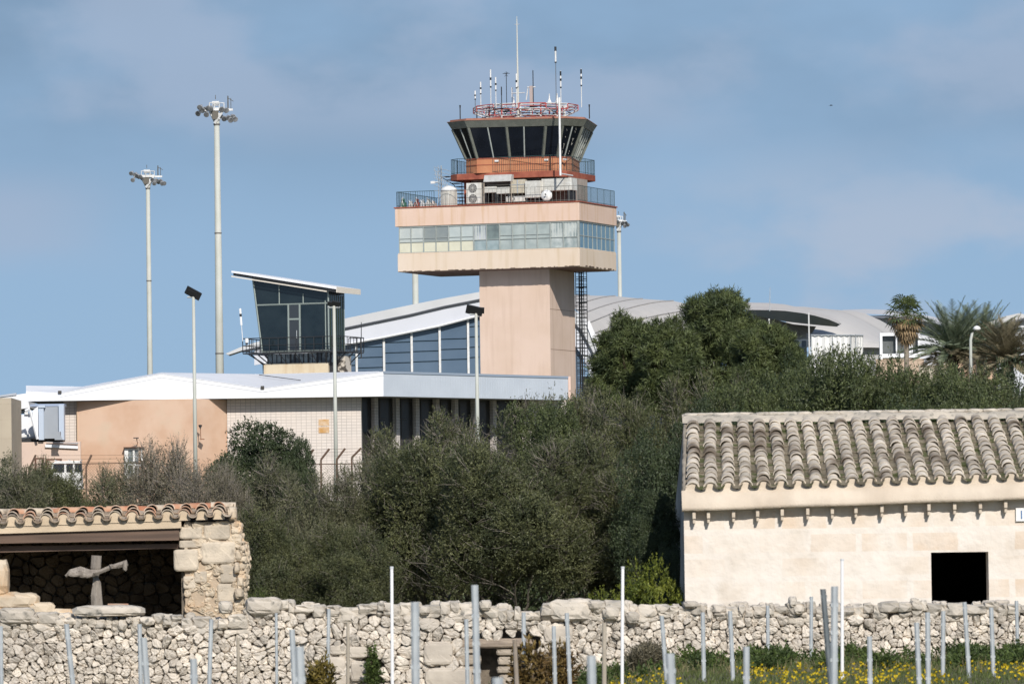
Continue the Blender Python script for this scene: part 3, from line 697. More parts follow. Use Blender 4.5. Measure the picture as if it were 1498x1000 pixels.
MB().tube([(0, 0, .2), (0, .3, .35)], .03, 4).build('arm', galv, t)

# ================================================================ white-roofed wing in front
Yf = 405.0
wing = thing('service_wing', 'long low white-roofed airport wing with pale brick walls and shaded colonnade', 'building', (XX(300, Yf), Yf, ground(XX(300, Yf), Yf)))
gz = ground(0, Yf) - .5
A = P(561, 582, Yf); E2 = P(832, 585, 423.0); Lx = XX(38, Yf, 575)
zbot = P(300, 583, Yf).z
ux = Vector((E2.x-A.x, E2.y-A.y)).normalized()
# fascia outline: zigzag top edge (px, py)
top = [(38, 572), (87.5, 574.5), (236, 546), (384, 567.5), (561, 543)]
pts = [P(px, py, Yf) for px, py in top]
poly = [(Lx, Yf, zbot), (A.x, Yf, zbot)] + [(p.x, Yf, p.z) for p in pts[::-1]]
m = MB(); m.slab(poly, (0, .3, 0)); m.build('front_fascia', sheet, wing)
# side fascia
sp = [(A.x, Yf, zbot), (E2.x, E2.y, zbot), (E2.x, E2.y, P(832, 550.5, 423).z), (A.x+ux.x*.9, Yf+ux.y*.9, pts[-1].z-.02), (A.x, Yf, pts[-1].z)]
n2 = Vector((ux.y, -ux.x, 0))
m = MB(); m.slab([(a+ (0 if i not in (0, 4) else .01), b, c) for i, (a, b, c) in enumerate(sp)], tuple(-n2*.3)); m.build('side_fascia', corr, wing)
m = MB(); L_ = (Vector((E2.x, E2.y))-Vector((A.x, Yf))).length
ht0 = pts[-1].z; ht1 = P(832, 550.5, 423).z
i = .25
while i < L_-.1 and True:
    p = Vector((A.x, Yf, 0)) + Vector((ux.x, ux.y, 0))*i + n2*.012; zt2 = ht0 + (ht1-ht0)*i/L_ - .25
    m.slab([p+Vector((0, 0, zbot+.08)), p+Vector((ux.x*.11, ux.y*.11, zbot+.08)), p+Vector((ux.x*.11, ux.y*.11, zt2)), p+Vector((0, 0, zt2))], tuple(-n2*.015)); i += .30
m.build('sheet_rib', corr, wing)
m = MB(); p0, p1 = Vector((A.x, Yf, 0))+n2*.06, Vector((E2.x, E2.y, 0))+n2*.06
m.slab([p0+Vector((0, 0, ht0-.14)), p1+Vector((0, 0, ht1-.14)), p1+Vector((0, 0, ht1+.02)), p0+Vector((0, 0, ht0+.02))], tuple(-n2*.4)); m.build('gutter', mat('gutter_blue', (.30, .36, .44), .5), wing)
m = MB(); pe = Vector((E2.x, E2.y, 0)); m.box(pe.x-.02, pe.x+.16, pe.y-.1, pe.y+.3, zbot, ht1); m.build('end_trim', mat('peach_trim', (.68, .50, .42), .7), wing)
# roof planes rising behind the fascia
zr_ = P(400, 547.5, 412).z
m = MB()
rid = lambda px, py, Y: P(px, py, Y)
back = [rid(38, 563.7, 407), rid(120, 565.2, 409), rid(236, 544.3, 412), rid(384, 547.0, 414), rid(561, 542.6, 412)]
front = [(p.x, Yf+.05, p.z-.01) for p in pts]
m.grid([front, [tuple(b) for b in back]], thick=(0, 0, -.1)); m.build('roof_plane', sheet, wing)
m = MB(); xr = E2.x
m.prism([(Lx+.1, Yf+.31), (A.x-.4, Yf+.31), (E2.x-.4, E2.y+.2), (E2.x-.4, 455), (Lx+.1, 455)], zbot+.03, zbot+.5); m.build('roof_deck', mat('soffit_grey', (.30, .31, .32), .8), wing)
m = MB()
rid2 = [(b.x, b.y-.01, b.z) for b in back] 
m.grid([rid2, [(b[0], 455, b[2]-.4) for b in rid2]], thick=(0, 0, -.1)); m.build('rear_roof', sheet, wing)
m = MB()
for px, py in ((87.5, 573.5), (384, 566.5)):
    x0, x1, z0, z1 = pxbox(px-2.5, px+2.5, py-2.2, py+2.2, Yf); m.box(x0, x1, Yf-.12, Yf+.05, z0, z1)
m.build('scupper', mat('scupper_bronze', (.06, .055, .05), .6), wing)
m = MB()      # standing seam lines in the fascia folds
for a, b in ((1, 2), (2, 3), (3, 4)):
    for off in (.0, .26):
        p, q = pts[a], pts[b]; m.slab([(p.x, Yf-.012, p.z-.05-off), (q.x, Yf-.012, q.z-.05-off), (q.x, Yf-.012, q.z-.02-off), (p.x, Yf-.012, p.z-.02-off)], (0, .01, 0))
m.build('fold_line', mat('seam_grey', (.45, .47, .50), .6), wing)
m = MB(); m.slab([P(379, 547.5, Yf+7), P(440, 555.5, Yf+2), P(440, 556.4, Yf+2), P(379, 548.6, Yf+7)][::-1], (0, .05, 0)); m.build('roof_cable', blackm, wing)
# brick walls
brick = brickmat('pale_brick', (.68, .62, .57), (.62, .565, .52), (.44, .40, .37), .36, .21, .022, soft=((.68, .60, .53), .6, .4, .7, .4), off=0.0)
Yw = 406.5
m = MB(); x0 = XX(336-3, Yw+.6, 620); x1 = XX(528.5, Yw, 620); m.box(x0, x1, Yw, Yw+.35, gz, zbot+.02); m.build('brick_wall', brick, wing)
m = MB(); m.box(XX(93.5, Yw, 620), XX(118, Yw, 620), Yw, Yw+.35, gz, zbot+.02); m.build('brick_wall', brick, wing)
# pink block
pb = [(XX(113, 406.2, 640), 406.2), (XX(285, 403.8, 640), 403.8), (XX(336.5, 406.9, 640), 406.9), (XX(336.5, 406.9, 640)-.3, 411), (XX(113, 406.2, 640)+.5, 411)]
pkwall = brickmat('pink_block', (.61, .41, .29), (.58, .385, .27), (.59, .40, .28), 1.6, .35, .012, soft=((.67, .49, .37), .45, .42, .62, .8), grime=((.60, .50, .38), .5, .60, .75, .5))
m = MB(); m.prism(pb, gz, zbot-.03); m.build('pink_block', pkwall, wing)
m = MB(); m.box(pb[0][0]-.02, pb[0][0]+.06, 406.15, 406.4, gz, zbot-.03); m.build('corner_trim', mat('trim_sand', (.52, .38, .26), .8), wing)
# glazed door in the pink block
def yline(x, a, b): return a[1] + (b[1]-a[1])*(x-a[0])/(b[0]-a[0])
dw = MB(); dx0, dx1, dz0, dz1 = pxbox(182.5, 209, 655.5, 700, 405)
yy = yline((dx0+dx1)/2, pb[0], pb[1])-.16
for a, b, c, d_ in ((0, .2, 0, 1), (.46, .56, 0, 1), (.9, 1, 0, 1), (0, 1, .94, 1), (0, 1, .42, .47)): dw.box(dx0+(dx1-dx0)*a, dx0+(dx1-dx0)*b, yy-.02*(1 if d_-c > .3 else 0.5), yy+.3, dz0+(dz1-dz0)*c, dz0+(dz1-dz0)*d_)
do = dw.build('entrance_door', wh, wing)
MB().box(dx0, dx1, yy+.06, yy+.09, dz0, dz1).build('pane', mat('door_pane', (.10, .12, .13), .15, (.3, .32, .33), 3), do)
MB().box(dx0-.05, dx1+.15, yy-.3, yy+.3, dz1+.03, dz1+.1).build('door_canopy', mat('bronze', (.12, .07, .05), .6), do)
# grilles on the brick
m = MB()
for a, b in ((613, 622.5), (624, 633)):
    x0, x1, z0, z1 = pxbox(466, 481.5, a, b, Yw); m.box(x0, x1, Yw-.03, Yw+.02, z0, z1)
m.build('vent_panel', mat('ochre_panel', (.50, .28, .10), .8, (.62, .48, .34), 2.5), wing)
# colonnade: glass wall and columns parallel to the side fascia
cw0 = Vector((XX(528.5, 408.6, 620), 408.6)); m = MB(); m.box(XX(528.5, Yw, 620)-.35, XX(528.5, Yw, 620)-.002, Yw+.351, 409.5, gz, zbot+.02); m.build('brick_wall', brick, wing)
def cl(t, off): p = cw0 + ux*t + Vector((-ux.y, ux.x))*off; return (p.x, p.y)
m = MB(); m.prism([cl(0, 0), cl(26, 0), cl(26, .3), cl(0.4, .3)], gz, zbot+.02); m.build('glass_wall', mat('shaded_glass', (.035, .035, .035), .25, (.055, .052, .05), .6), wing)
cb = brickmat('column_brick', (.58, .53, .50), (.50, .46, .43), (.36, .33, .31), .36, .21, .022, off=0)
for k, px in enumerate((552.5, 584, 613, 642.5, 670, 698, 726)):
    # find t so that the column stands at this pixel
    t_ = 0
    for _ in range(30):
        c = cl(t_, -.55); pxx = 749 + ((c[0]) / c[1] * FPX) + 0; t_ += (px - 2.6 - pxx)/16.0 if c[1] else 0
    m = MB(); m.prism([cl(t_, -.34), cl(t_+.42, -.34), cl(t_+.42, -.02), cl(t_, -.02)], gz, zbot+.02); m.build('column', cb, wing)
    m = MB(); m.prism([cl(t_+1.0, -.03), cl(t_+1.06, -.03), cl(t_+1.06, -.01), cl(t_+1.0, -.01)], gz, zbot-.1); 
    m.prism([cl(t_+.6, -.08), cl(t_+1.6, -.08), cl(t_+1.6, -.01), cl(t_+.6, -.01)], P(600, 612, 410).z, P(600, 610.8, 410).z); m.build('transom', mat('bronze_frame', (.07, .06, .055), .5), wing)
m = MB(); m.prism([cl(.3, -1.3), cl(.34, -1.3), cl(1.3, -.3), cl(1.2, -.3)], gz, P(538, 630, 407).z); m.build('green_screen', mat('green_glass', (.08, .16, .13), .3, (.05, .1, .09), 2), wing)
m = MB(); m.prism([cl(19.0, -.9), cl(24.5, -.9), cl(24.5, -.3), cl(19.0, -.3)], gz, zbot+.02); m.build('end_pier', brick, wing)
# small fittings on the pink block
t = wthing('loudspeaker', 'small black cone loudspeaker on a bracket at the pink block side face', 'loudspeaker', 293, 622, 403.3)
MB().tube([(0, 0, 0), (0, -.1, -.22)], [.14, .03], 8).build('horn', blackm, t); MB().tube([(0, 0, -.2), (.03, .05, -.95)], .03, 4).box(-.05, .25, -.02, .6, -1.0, -.93).build('bracket', mat('rusty', (.30, .16, .10), .8), t)
t = wthing('security_light', 'small wall light on an arm above the white glazed door', 'light', 200, 641, 404.3)
MB().box(-.22, .16, -.3, -.16, 0, .07).build('lamp', blackm, t); MB().tube([(0, -.2, 0), (.02, .6, -.35)], .03, 4).tube([(.02, -.05, .0), (.05, -.02, -.5)], .02, 4).build('arm', mat('rusty', (.30, .16, .10), .8), t)

# ================================================================ left edge: beige wall, boarding bridge, low pink wall
o = MB(); x0, x1, z0, z1 = pxbox(-40, 17, 582, 700, 392); o.box(x0, x1, 392, 400, z0-3, z1)
for py in (590, 613, 641, 667): z = P(0, py, 392).z; o.box(x0, x1+.01, 391.99, 392.2, z-.015, z+.015)
o = o.build('beige_building', beige); tag(o, 'plain beige block building cut by the left edge of the picture', 'building')
t = wthing('boarding_bridge', 'white passenger boarding bridge with grey shutter left of the pink block', 'boarding bridge', 50, 640, 405.5, z=ground(XX(50, 405.5), 405.5))
def pb_(m, x0, x1, y0, y1, Y, d, ): a, b, c, e = pxbox(x0, x1, y0, y1, Y); m.box(a, b, Y, Y+d, c, e)
m = MB(); m.slab([P(17, 609, 404.6), P(55, 602, 404.6), P(54, 640, 404.6), P(17, 643, 404.6)][::-1], (0, 2.5, 0)); m.build('tunnel', sheet, t)
m = MB(); m.slab([P(17, 610, 404.5), P(28.5, 608.5, 404.5), P(29.5, 636.5, 404.5), P(17, 637.5, 404.5)][::-1], (0, .05, 0)); m.build('window', glasst, t)
m = MB(); m.slab([P(17, 637.5, 404.3), P(32, 636, 404.3), P(54, 633, 404.3), P(54, 637, 404.3), P(17, 641, 404.3)][::-1], (0, .1, 0)); pb_(m, 36, 41, 602, 606, 404.4, .3); m.build('sill_rail', wh, t)
m = MB(); pb_(m, 56.5, 64, 593, 643, 402.6, 1.0); m.build('shutter_post', mat('pale_blue_post', (.45, .52, .62), .5), t)
m = MB(); pb_(m, 64, 86, 594.5, 641, 402.9, 1.0); m.build('shutter', mat('shutter_grey', (.30, .33, .37), .5, (.33, .36, .40), .8), t)
m = MB(); pb_(m, 86, 93.5, 591.5, 643, 402.6, 1.2); pb_(m, 56, 66, 592.5, 596, 402.5, 1.2); m.build('jamb', mat('pale_blue_post', (.45, .52, .62), .5), t)
m = MB(); pb_(m, 44, 94, 590.5, 594, 403.5, 2); m.build('lintel', mat('lintel_blue', (.30, .36, .47), .5), t)
m = MB(); m.tube([P(44, 600, 402.4), P(55, 642, 402.4)], .1, 5); m.tube([P(37, 601, 402.4), P(44, 598, 402.4)], .12, 5); m.slab([P(47, 601, 402.5), P(55.5, 594, 402.5), P(55.5, 640, 402.5)][::-1], (0, .3, 0)); m.build('strut', sheet, t)
m = MB(); pb_(m, 80, 88, 631, 643, 401.4, .8); m.slab([P(80, 643, 401.3), P(80, 631, 401.3), P(85.5, 631, 401.3), P(92, 643, 401.3)][::-1], (0, .06, 0)); m.build('control_desk', mat('shutter_grey', (.30, .33, .37), .5), t)
m = MB(); pb_(m, 17, 92, 641.5, 646, 403.6, 2); m.build('walkway_base', blackm, t)
t = wthing('bridge_canopy', 'white angular canopy above the boarding bridge at the left edge', 'canopy', 28, 590, 418, z=ground(XX(28, 418), 418))
m = MB(); m.slab([P(-20, 583, 417), P(17, 578, 417), P(38, 575, 417), P(44, 596, 417), P(17, 600, 417), P(-20, 603, 417)][::-1], (0, 6, 0)); m.build('canopy_panel', sheet, t)
m = MB(); m.slab([P(-20, 583, 416.9), P(24, 577.6, 416.9), P(24, 574.4, 416.9), P(-20, 580.5, 416.9)], (0, .2, 0)); pb_(m, 17, 35, 600, 604, 417.5, 2); m.build('canopy_edge', mat('edge_grey', (.42, .45, .5), .5), t)
m = MB(); m.tube([P(26, 600, 419), P(26, 700, 419)], .2, 8); m.build('canopy_post', wh, t)
t = wthing('low_pink_wall', 'low pale pink wall with a sloping white ramp under the boarding bridge', 'wall', 60, 680, 403, z=ground(XX(60, 403), 403))
m = MB(); a, b, c, e = pxbox(17, 115, 646, 700, 403); m.box(a-2, b+.15, 403, 403.4, c-3, e); m.build('wall', mat('pale_pink', (.64, .50, .41), .85, (.60, .47, .40), .5), t)
m = MB(); m.slab([P(66, 649.5, 402.8), P(114, 652, 402.8), P(114, 656, 402.8), P(66, 653.8, 402.8)][::-1], (0, .15, 0)); m.build('ramp_edge', sheet, t)
m = MB(); m.slab([P(68, 645.6, 402.7), P(114, 647, 402.7), P(114, 648.6, 402.7), P(68, 646.2, 402.7)][::-1], (0, .15, 0)); m.build('handrail', mat('shutter_grey', (.30, .33, .37), .5), t)
# white van half hidden by the shrubs, and two roadside frames
t = wthing('parked_van', 'white van mostly hidden behind shrubs below the white ramp', 'van', 93, 690, 380, z=ground(XX(93, 380), 380))
vx = t.location.x; vz = P(93, 674, 380).z; m = MB()
a, b = XX(73, 380), XX(116, 380)
prof = [(a-.5, vz-1.9), (a-.5, vz-1.2), (a-.05, vz-1.0), (a+.12, vz-.1), (a+.35, vz), (b, vz), (b+.1, vz-1.9)]
m.slab([(x, 380, z) for x, z in prof][::-1], (0, 1.8, 0)); m.build('body', wh, t, world=True, bevel=.04)
m = MB()
for q0, q1 in ((.22, .92), (1.06, 1.5), (1.62, 2.1)): m.slab([(a+q0-(.12 if q0 < .5 else 0), 379.98, vz-.75), (a+q0, 379.98, vz-.16), (a+q1, 379.98, vz-.16), (a+q1, 379.98, vz-.75)], (0, .03, 0))
m.build('window', glasst, t, world=True)
m = MB()
for x in (a+.1, b-.4): m.disc((x, 379.95, ground(a, 380)+.34), (0, 1, 0), .34, .25, 14)
m.build('wheel', blackm, t, world=True)
m = MB()
for x in (a+.3, a+1.2, a+2.0): m.tube([(x, 380, vz+.06), (x, 381.7, vz+.06)], .03, 4)
m.build('roof_rack', wh, t, world=True)
for (x0, x1, y0, lab) in ((52, 63.5, 670, 'small brown metal frame standing left of the white van'), (68, 89, 671.5, 'thin dark horizontal barrier just above the white van roof')):
    t = wthing('metal_frame', lab, 'frame', (x0+x1)/2, y0, 384, z=ground(XX(x0, 384), 384)); m = MB(); a, b, _, e = pxbox(x0, x1, y0, y0+20, 384)
    m.tube([(a, 384, t.location.z), (a, 384, e)], .07, 4); m.tube([(b, 384, t.location.z), (b, 384, e)], .07, 4); m.build('upright', mat('brown_steel', (.18, .10, .07), .7), t, world=True)
    m = MB(); m.box(a-.07, b+.07, 383.93, 384.07, e-.08, e+.05); m.build('crossbar', mat('brown_steel', (.18, .10, .07), .7), t, world=True)

# ================================================================ terminal behind
Yt = 520.0
term = thing('terminal_hall', 'big terminal hall with sweeping curved roof and glass front blue with reflected sky behind the tower', 'terminal', (XX(620, Yt), Yt, ground(0, Yt)))
def edge(pl, t0=0): return [P(x, y, Yt) for x, y in pl]
rt = [(330, 517), (352, 507.5), (382, 498), (430, 484), (503, 466), (600, 446), (650, 436), (701, 427), (770, 424), (820, 440), (850, 460), (862, 472), (877, 503), (890, 545)]
rb = [(334, 519), (355, 512), (386, 505), (432, 494), (503, 479), (600, 459), (650, 447), (701, 437), (768, 434), (812, 450), (838, 470), (850, 482), (866, 512), (878, 552)]
m = MB(); top_ = edge(rt); bot_ = edge(rb)
for i in range(len(rt)-1): m.slab([bot_[i], bot_[i+1], top_[i+1], top_[i]], (0, 3, 0))
m.build('roof_edge', mat('roof_edge_grey', (.50, .51, .52), .6, (.56, .57, .58), .3), term)
fb = [(372, 534), (386, 531.5), (432, 521), (503, 504), (561, 493.5), (642, 477), (701, 461.5), (768, 458), (800, 470), (830, 490), (852, 520), (866, 556)]
m = MB(); ft = [(372, 509), (386, 505), (432, 494), (503, 479.5), (561, 467.5), (642, 448.5), (701, 437.5), (768, 434.5), (800, 446), (830, 464), (852, 484), (876, 545)]
for i in range(len(fb)-1): m.slab([P(*fb[i], Yt+.25), P(*fb[i+1], Yt+.25), P(*ft[i+1], Yt+.25), P(*ft[i], Yt+.25)], (0, .4, 0))
m.build('white_fascia', mat('fascia_white', (.60, .62, .67), .6, (.56, .58, .63), .3), term)
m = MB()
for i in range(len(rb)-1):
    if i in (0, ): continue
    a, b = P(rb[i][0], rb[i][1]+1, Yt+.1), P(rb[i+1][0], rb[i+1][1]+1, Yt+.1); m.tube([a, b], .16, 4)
m.build('eave_shadow_line', mat('shadow_line_dark', (.12, .13, .15), .6), term)  # dark tube stands in for the shade under the roof edge
m = MB(); gzt = ground(0, Yt)
gl = [(384, 533), (432, 521.5), (503, 504.5), (561, 494), (642, 477.5), (701, 462), (768, 458.5), (830, 490), (852, 521)]
for i in range(len(gl)-1):
    a, b = P(*gl[i], Yt+.9), P(*gl[i+1], Yt+.9); m.slab([(a.x, a.y, gzt), (b.x, b.y, gzt), b, a], (0, .2, 0))
m.build('glass_front', glassb, term)
m = MB(); mh = MB()
for px in (404, 433, 462, 491, 521.5, 561.5, 602, 643, 684.5, 727, 770, 812):
    z = np.interp(px, [g_[0] for g_ in gl], [g_[1] for g_ in gl]); a = P(px, z, Yt+.8); m.box(a.x-.10, a.x+.10, Yt+.68, Yt+.92, gzt, a.z)
m.build('mullion', steelw, term)
for k, (py0) in enumerate((500, 512, 523, 534, 545)):
    pass
for px0, px1, base in ((492, 521, 0), (522, 561, 3), (562, 602, -4), (603, 643, -6), (644, 684, -9), (685, 701, -12)):
    for q in range(4):
        py = 534 + base - q*15
        if py > np.interp(px0, [g_[0] for g_ in gl], [g_[1] for g_ in gl]) + 4: a, b = P(px0, py+1, Yt+.87), P(px1, py-.2, Yt+.87); m2 = mh.tube([a, b], .045, 4)
mh.build('transom', mat('transom_dark', (.02, .04, .06), .5), term)
m = MB(); fl = edge([(px, py-.3) for px, py in fb[1:7]]); 
for i in range(len(fl)-1): m.tube([fl[i]+Vector((0, .2, 0)), fl[i+1]+Vector((0, .2, 0))], .10, 4)
m.build('sill_strip', sheet, term)
# shell of the hall behind the edge: taupe vault seen to the right of the tower
vault = mat('vault_membrane', (.58, .55, .51), .75, (.54, .515, .48), .25, streak=((.42, .40, .38), .35))
ridge = [(430, 490), (505, 472), (600, 449), (650, 440), (701, 432), (770, 428), (862, 432), (900, 433), (940, 437), (985, 440), (1040, 452), (1090, 480), (1110, 520), (1120, 560)]
fr = [(430, 485), (505, 467), (600, 447), (650, 437), (701, 428), (770, 425), (820, 441), (838, 449), (850, 460), (862, 472), (870, 487), (877, 503), (885, 530), (890, 545)]
rows = []
for s in range(8):
    t_ = s/7; Y = Yt + 1 + 55*t_; row = []
    for (a, b), (c, d) in zip(fr, ridge):
        px = a + (c-a)*t_; py = b + (d-b)*(1-(1-t_)**1.7); row.append(P(px, py, Y))
    rows.append(row)
m = MB(); m.grid(rows); m.build('vault_shell', vault, term, smooth=True)
m = MB()
for j in range(6, 13):
    m.tube([Vector(rows[s][j])+Vector((0, -.15, .02)) for s in range(8)], .06, 4)
m.build('roof_seam', mat('seam_taupe', (.40, .38, .36), .7), term)
m = MB(); a, b, c, e = pxbox(838, 1200, 548, 560, 577.5); m.box(a, b, 577.5, 578, ground(15, 577)-.5, e); m.build('base_wall', mat('far_wall_white', (.60, .62, .66), .7), term)
# white gable edge
m = MB(); 
for (a, b), (c, d) in zip((((862, 468), (877, 503)), ((877, 503), (893, 550))), (((858, 474), (870, 507)), ((870, 507), (884, 552)))):
    m.slab([P(*a, Yt-.2), P(*b, Yt-.2), P(*d, Yt-.2), P(*c, Yt-.2)][::-1], (0, 1, 0))
m.build('gable_trim', sheet, term)

# second hall with overhanging lens-shaped roof
t2 = thing('pier_hall', 'curved taupe terminal roof with rounded overhanging nose behind the tall pine', 'terminal', (XX(1150, 530), 530, ground(30, 530)))
topl = [(1078, 442), (1083, 442), (1125, 443), (1148, 445), (1175, 451), (1192, 455.6), (1212, 462), (1226, 468.6), (1231, 473.7), (1225, 476.5)]
lip = [(1084, 448), (1093, 453), (1125, 453.5), (1148, 454.5), (1175, 458), (1192, 461.5), (1212, 467), (1224, 472), (1229, 474.6), (1225, 477)]
und = [(1090, 454), (1104, 461), (1125, 466), (1148, 470), (1165, 472), (1180, 473.5), (1200, 475.5), (1212, 476.5), (1220, 477), (1224, 477.5)]
m = MB(); m.grid([[P(px, py, 545) for px, py in topl][::-1], [P(px, py, 529) for px, py in lip][::-1]]); m.build('roof', mat('roof_taupe', (.56, .53, .49), .75, (.52, .49, .46), .3), t2, smooth=True)
m = MB(); m.grid([[P(px, py, 529) for px, py in lip][::-1], [P(px, py, 531) for px, py in und][::-1]]); m.build('roof_lip', mat('lip_blue_grey', (.22, .25, .28), .5, (.27, .29, .31), .3), t2, smooth=True)
m = MB(); m.grid([[P(px, py, 531) for px, py in und][::-1], [P(px+8, py+1, 545) for px, py in und][::-1]]); m.build('soffit', mat('soffit_pale', (.40, .38, .36), .8), t2, smooth=True)
# drum wall under it
dr_t = [(1060, 448), (1104, 458), (1130, 466), (1160, 474), (1180, 476), (1194, 477.5)]; dr_b = [(1060, 486), (1104, 487), (1130, 487.5), (1160, 488), (1180, 487.5), (1188, 487)]
m = MB(); m.grid([[P(px, py, 536) for px, py in dr_t][::-1], [P(px, py, 535) for px, py in dr_b][::-1]], thick=(0, .6, 0)); m.build('drum_wall', brickmat('ribbed_sheet', (.42, .41, .39), (.40, .39, .37), (.30, .29, .28), .5, 9, .05, off=0), t2)
m = MB(); a, b, c, e = pxbox(1050, 1180, 488.5, 500, 537); m.box(a, b, 537, 538, c-6, e); m.build('lower_wall', mat('grey_wall', (.40, .40, .40), .7), t2)
m = MB(); a, b, c, e = pxbox(1050, 1190, 496.5, 508, 535); m.box(a, b, 535.2, 536, c, e); m.build('white_band', sheet, t2)
for i in range(6):
    m = MB(); px = 1129+i*10.5; a, b, c, e = pxbox(px+ (1 if i % 2 else 2), px+8.5, 498, 507, 535); m.box(a, b, 535.12, 535.3, c, e); m.build('window', glassb if i % 2 else mat('window_grey', (.12, .15, .18), .2), t2)
m = MB(); a, b, c, e = pxbox(1050, 1178, 508, 516, 534.6); m.box(a, b, 534.6, 535, c-8, e); m.build('glass_base', glassb, t2)
m = MB(); p = P(1183, 457, 528.5); m.tube([(p.x, p.y, ground(30, 528)), p], .07, 6); p = P(1125, 466, 528.5); m.tube([(p.x, p.y, ground(30, 528)), p], .07, 6); m.build('column', steelw, t2)
m = MB(); m.tube([P(1126, 455, 529), P(1126.5, 420, 529)], [.05, .02], 5); m.build('roof_aerial', galv, t2)
# third vault
t3 = thing('departure_vault', 'broad smooth grey-taupe vault roof behind the white marquee panels', 'terminal', (XX(1240, 560), 560, ground(40, 560)))
tp = [(1150, 448), (1190, 452), (1225, 454.5), (1240, 458), (1262, 468), (1285, 481), (1300, 492), (1312, 505)]
bt = [(1150, 505), (1175, 505), (1195, 505), (1215, 507), (1235, 508), (1255, 508), (1275, 508), (1312, 509)]
rows = []
for s in range(7):
    q = s/6; rows.append([P(b0+(a0-b0)*q, b1+(a1-b1)*math.sin(q*pi/2)**.9, 545+25*q*q) for (a0, a1), (b0, b1) in zip(tp, bt)])
m = MB(); m.grid(rows); m.build('vault_shell', mat('vault_grey', (.52, .50, .475), .8, (.55, .53, .50), .3), t3, smooth=True)
m = MB(); m.grid([[P(px, py, 569.5) for px, py in tp[:-1]], [P(px+26, py+.5, 582) for px, py in tp[:-1]]]); m.build('rear_slope', vault, t3, smooth=True)
m = MB(); a, b, c, e = pxbox(1195, 1300, 500, 520, 546); m.box(a, b, 546, 547, c-8, e); m.build('ground_wall', mat('grey_wall', (.40, .40, .40), .7), t3)
t4 = thing('far_hall', 'distant white hall with a shallow curved roof and dark shadow line behind the fan palm', 'terminal', (XX(1280, 600), 600, ground(40, 600)))
tp4 = [(1215, 456), (1235, 453), (1265, 451.8), (1295, 453), (1330, 457), (1365, 463), (1400, 472), (1430, 486)]
m = MB(); m.grid([[P(px, py+ (7 if px < 1300 else 9), 600) for px, py in tp4], [P(px, py, 615) for px, py in tp4]]); m.build('roof', mat('far_roof_white', (.58, .58, .58), .7, (.54, .54, .54), .3), t4, smooth=True)
m = MB(); m.slab([P(1262, 463, 601), P(1300, 466, 601), P(1300, 520, 601), P(1310, 520, 601), P(1440, 520, 601), P(1400, 480, 601), P(1330, 466, 601), P(1300, 461.5, 601)][::-1] if False else [P(1262, 462, 602), P(1262, 640, 602), P(1440, 640, 602), P(1425, 495, 602), P(1365, 471, 602), P(1300, 461, 602)], (0, 1, 0)); m.build('wall', mat('far_wall_white', (.60, .62, .66), .7), t4)
m = MB(); m.tube([P(1258, 462, 599.5), P(1275, 464.5, 599.5), P(1300, 465.5, 599.5), P(1330, 468, 599.5)], .2, 4); m.build('shadow_line', mat('shadow_line_dark', (.12, .13, .15), .6), t4)  # dark tube drawn in place of the eaves shadow
t5 = thing('east_hall', 'white hall with low gabled roof at the right edge behind the date palms', 'terminal', (XX(1480, 560), 560, ground(40, 560)))
m = MB(); m.slab([P(1425, 640, 560), P(1560, 640, 560), P(1560, 478, 560), P(1498, 468, 560), P(1470, 475, 560), P(1425, 488, 560)], (0, 12, 0)); m.build('wall', mat('far_wall_white', (.60, .62, .66), .7), t5)
m = MB(); m.slab([P(1424, 487, 559), P(1470, 473.5, 559), P(1500, 465.5, 559), P(1560, 478, 559), P(1560, 470, 559), P(1490, 458, 559), P(1468, 463, 559), P(1424, 480, 559)], (0, 14, 0)); m.build('roof', mat('roof_taupe2', (.52, .52, .51), .75), t5)
m = MB(); m.tube([P(1424, 488, 558.7), P(1470, 475, 558.7), P(1500, 467, 558.7)], .18, 4); m.build('shadow_line', mat('shadow_line_dark', (.12, .13, .15), .6), t5)  # shade under this roof edge put in as a dark tube
# marquee panels
for (x0, x1, y0, x0b, x1b, lab) in ((1187, 1217, 490, 1184, 1217, 'widest left white fabric marquee panel above the hedge'), (1218, 1243, 490, 1218, 1240, 'middle white fabric marquee panel with a slanted right edge'), (1244, 1251, 490, 1241, 1249, 'narrow folded white marquee panel, second from the right'), (1252, 1263, 490, 1251, 1262, 'rightmost narrow white marquee panel beside the vault wall')):
    p = P((x0+x1)/2, 540, 505); t = thing('marquee_panel', lab, 'marquee', (p.x, 505, ground(p.x, 505)), 0, 'white marquee panels')
    m = MB(); rows = []
    for s in range(4):
        q = s/3; rows.append([P((x0+(x1-x0)*k/6)*(1-q)+(x0b+(x1b-x0b)*k/6)*q, y0+60*q+(.6 if k % 2 else 0), 505+(.12 if k % 2 else -.05)) for k in range(7)])
    m.grid(rows[::-1], thick=(0, .05, 0)); m.build('fabric', wh, t, world=True)
    m = MB(); m.tube([P(x0, y0-1, 505), P(x0, 550, 505)], .06, 4); m.tube([P(x0, y0, 504.9), P(x1, y0, 504.9)], .06, 4); m.build('pole', galv, t, world=True)
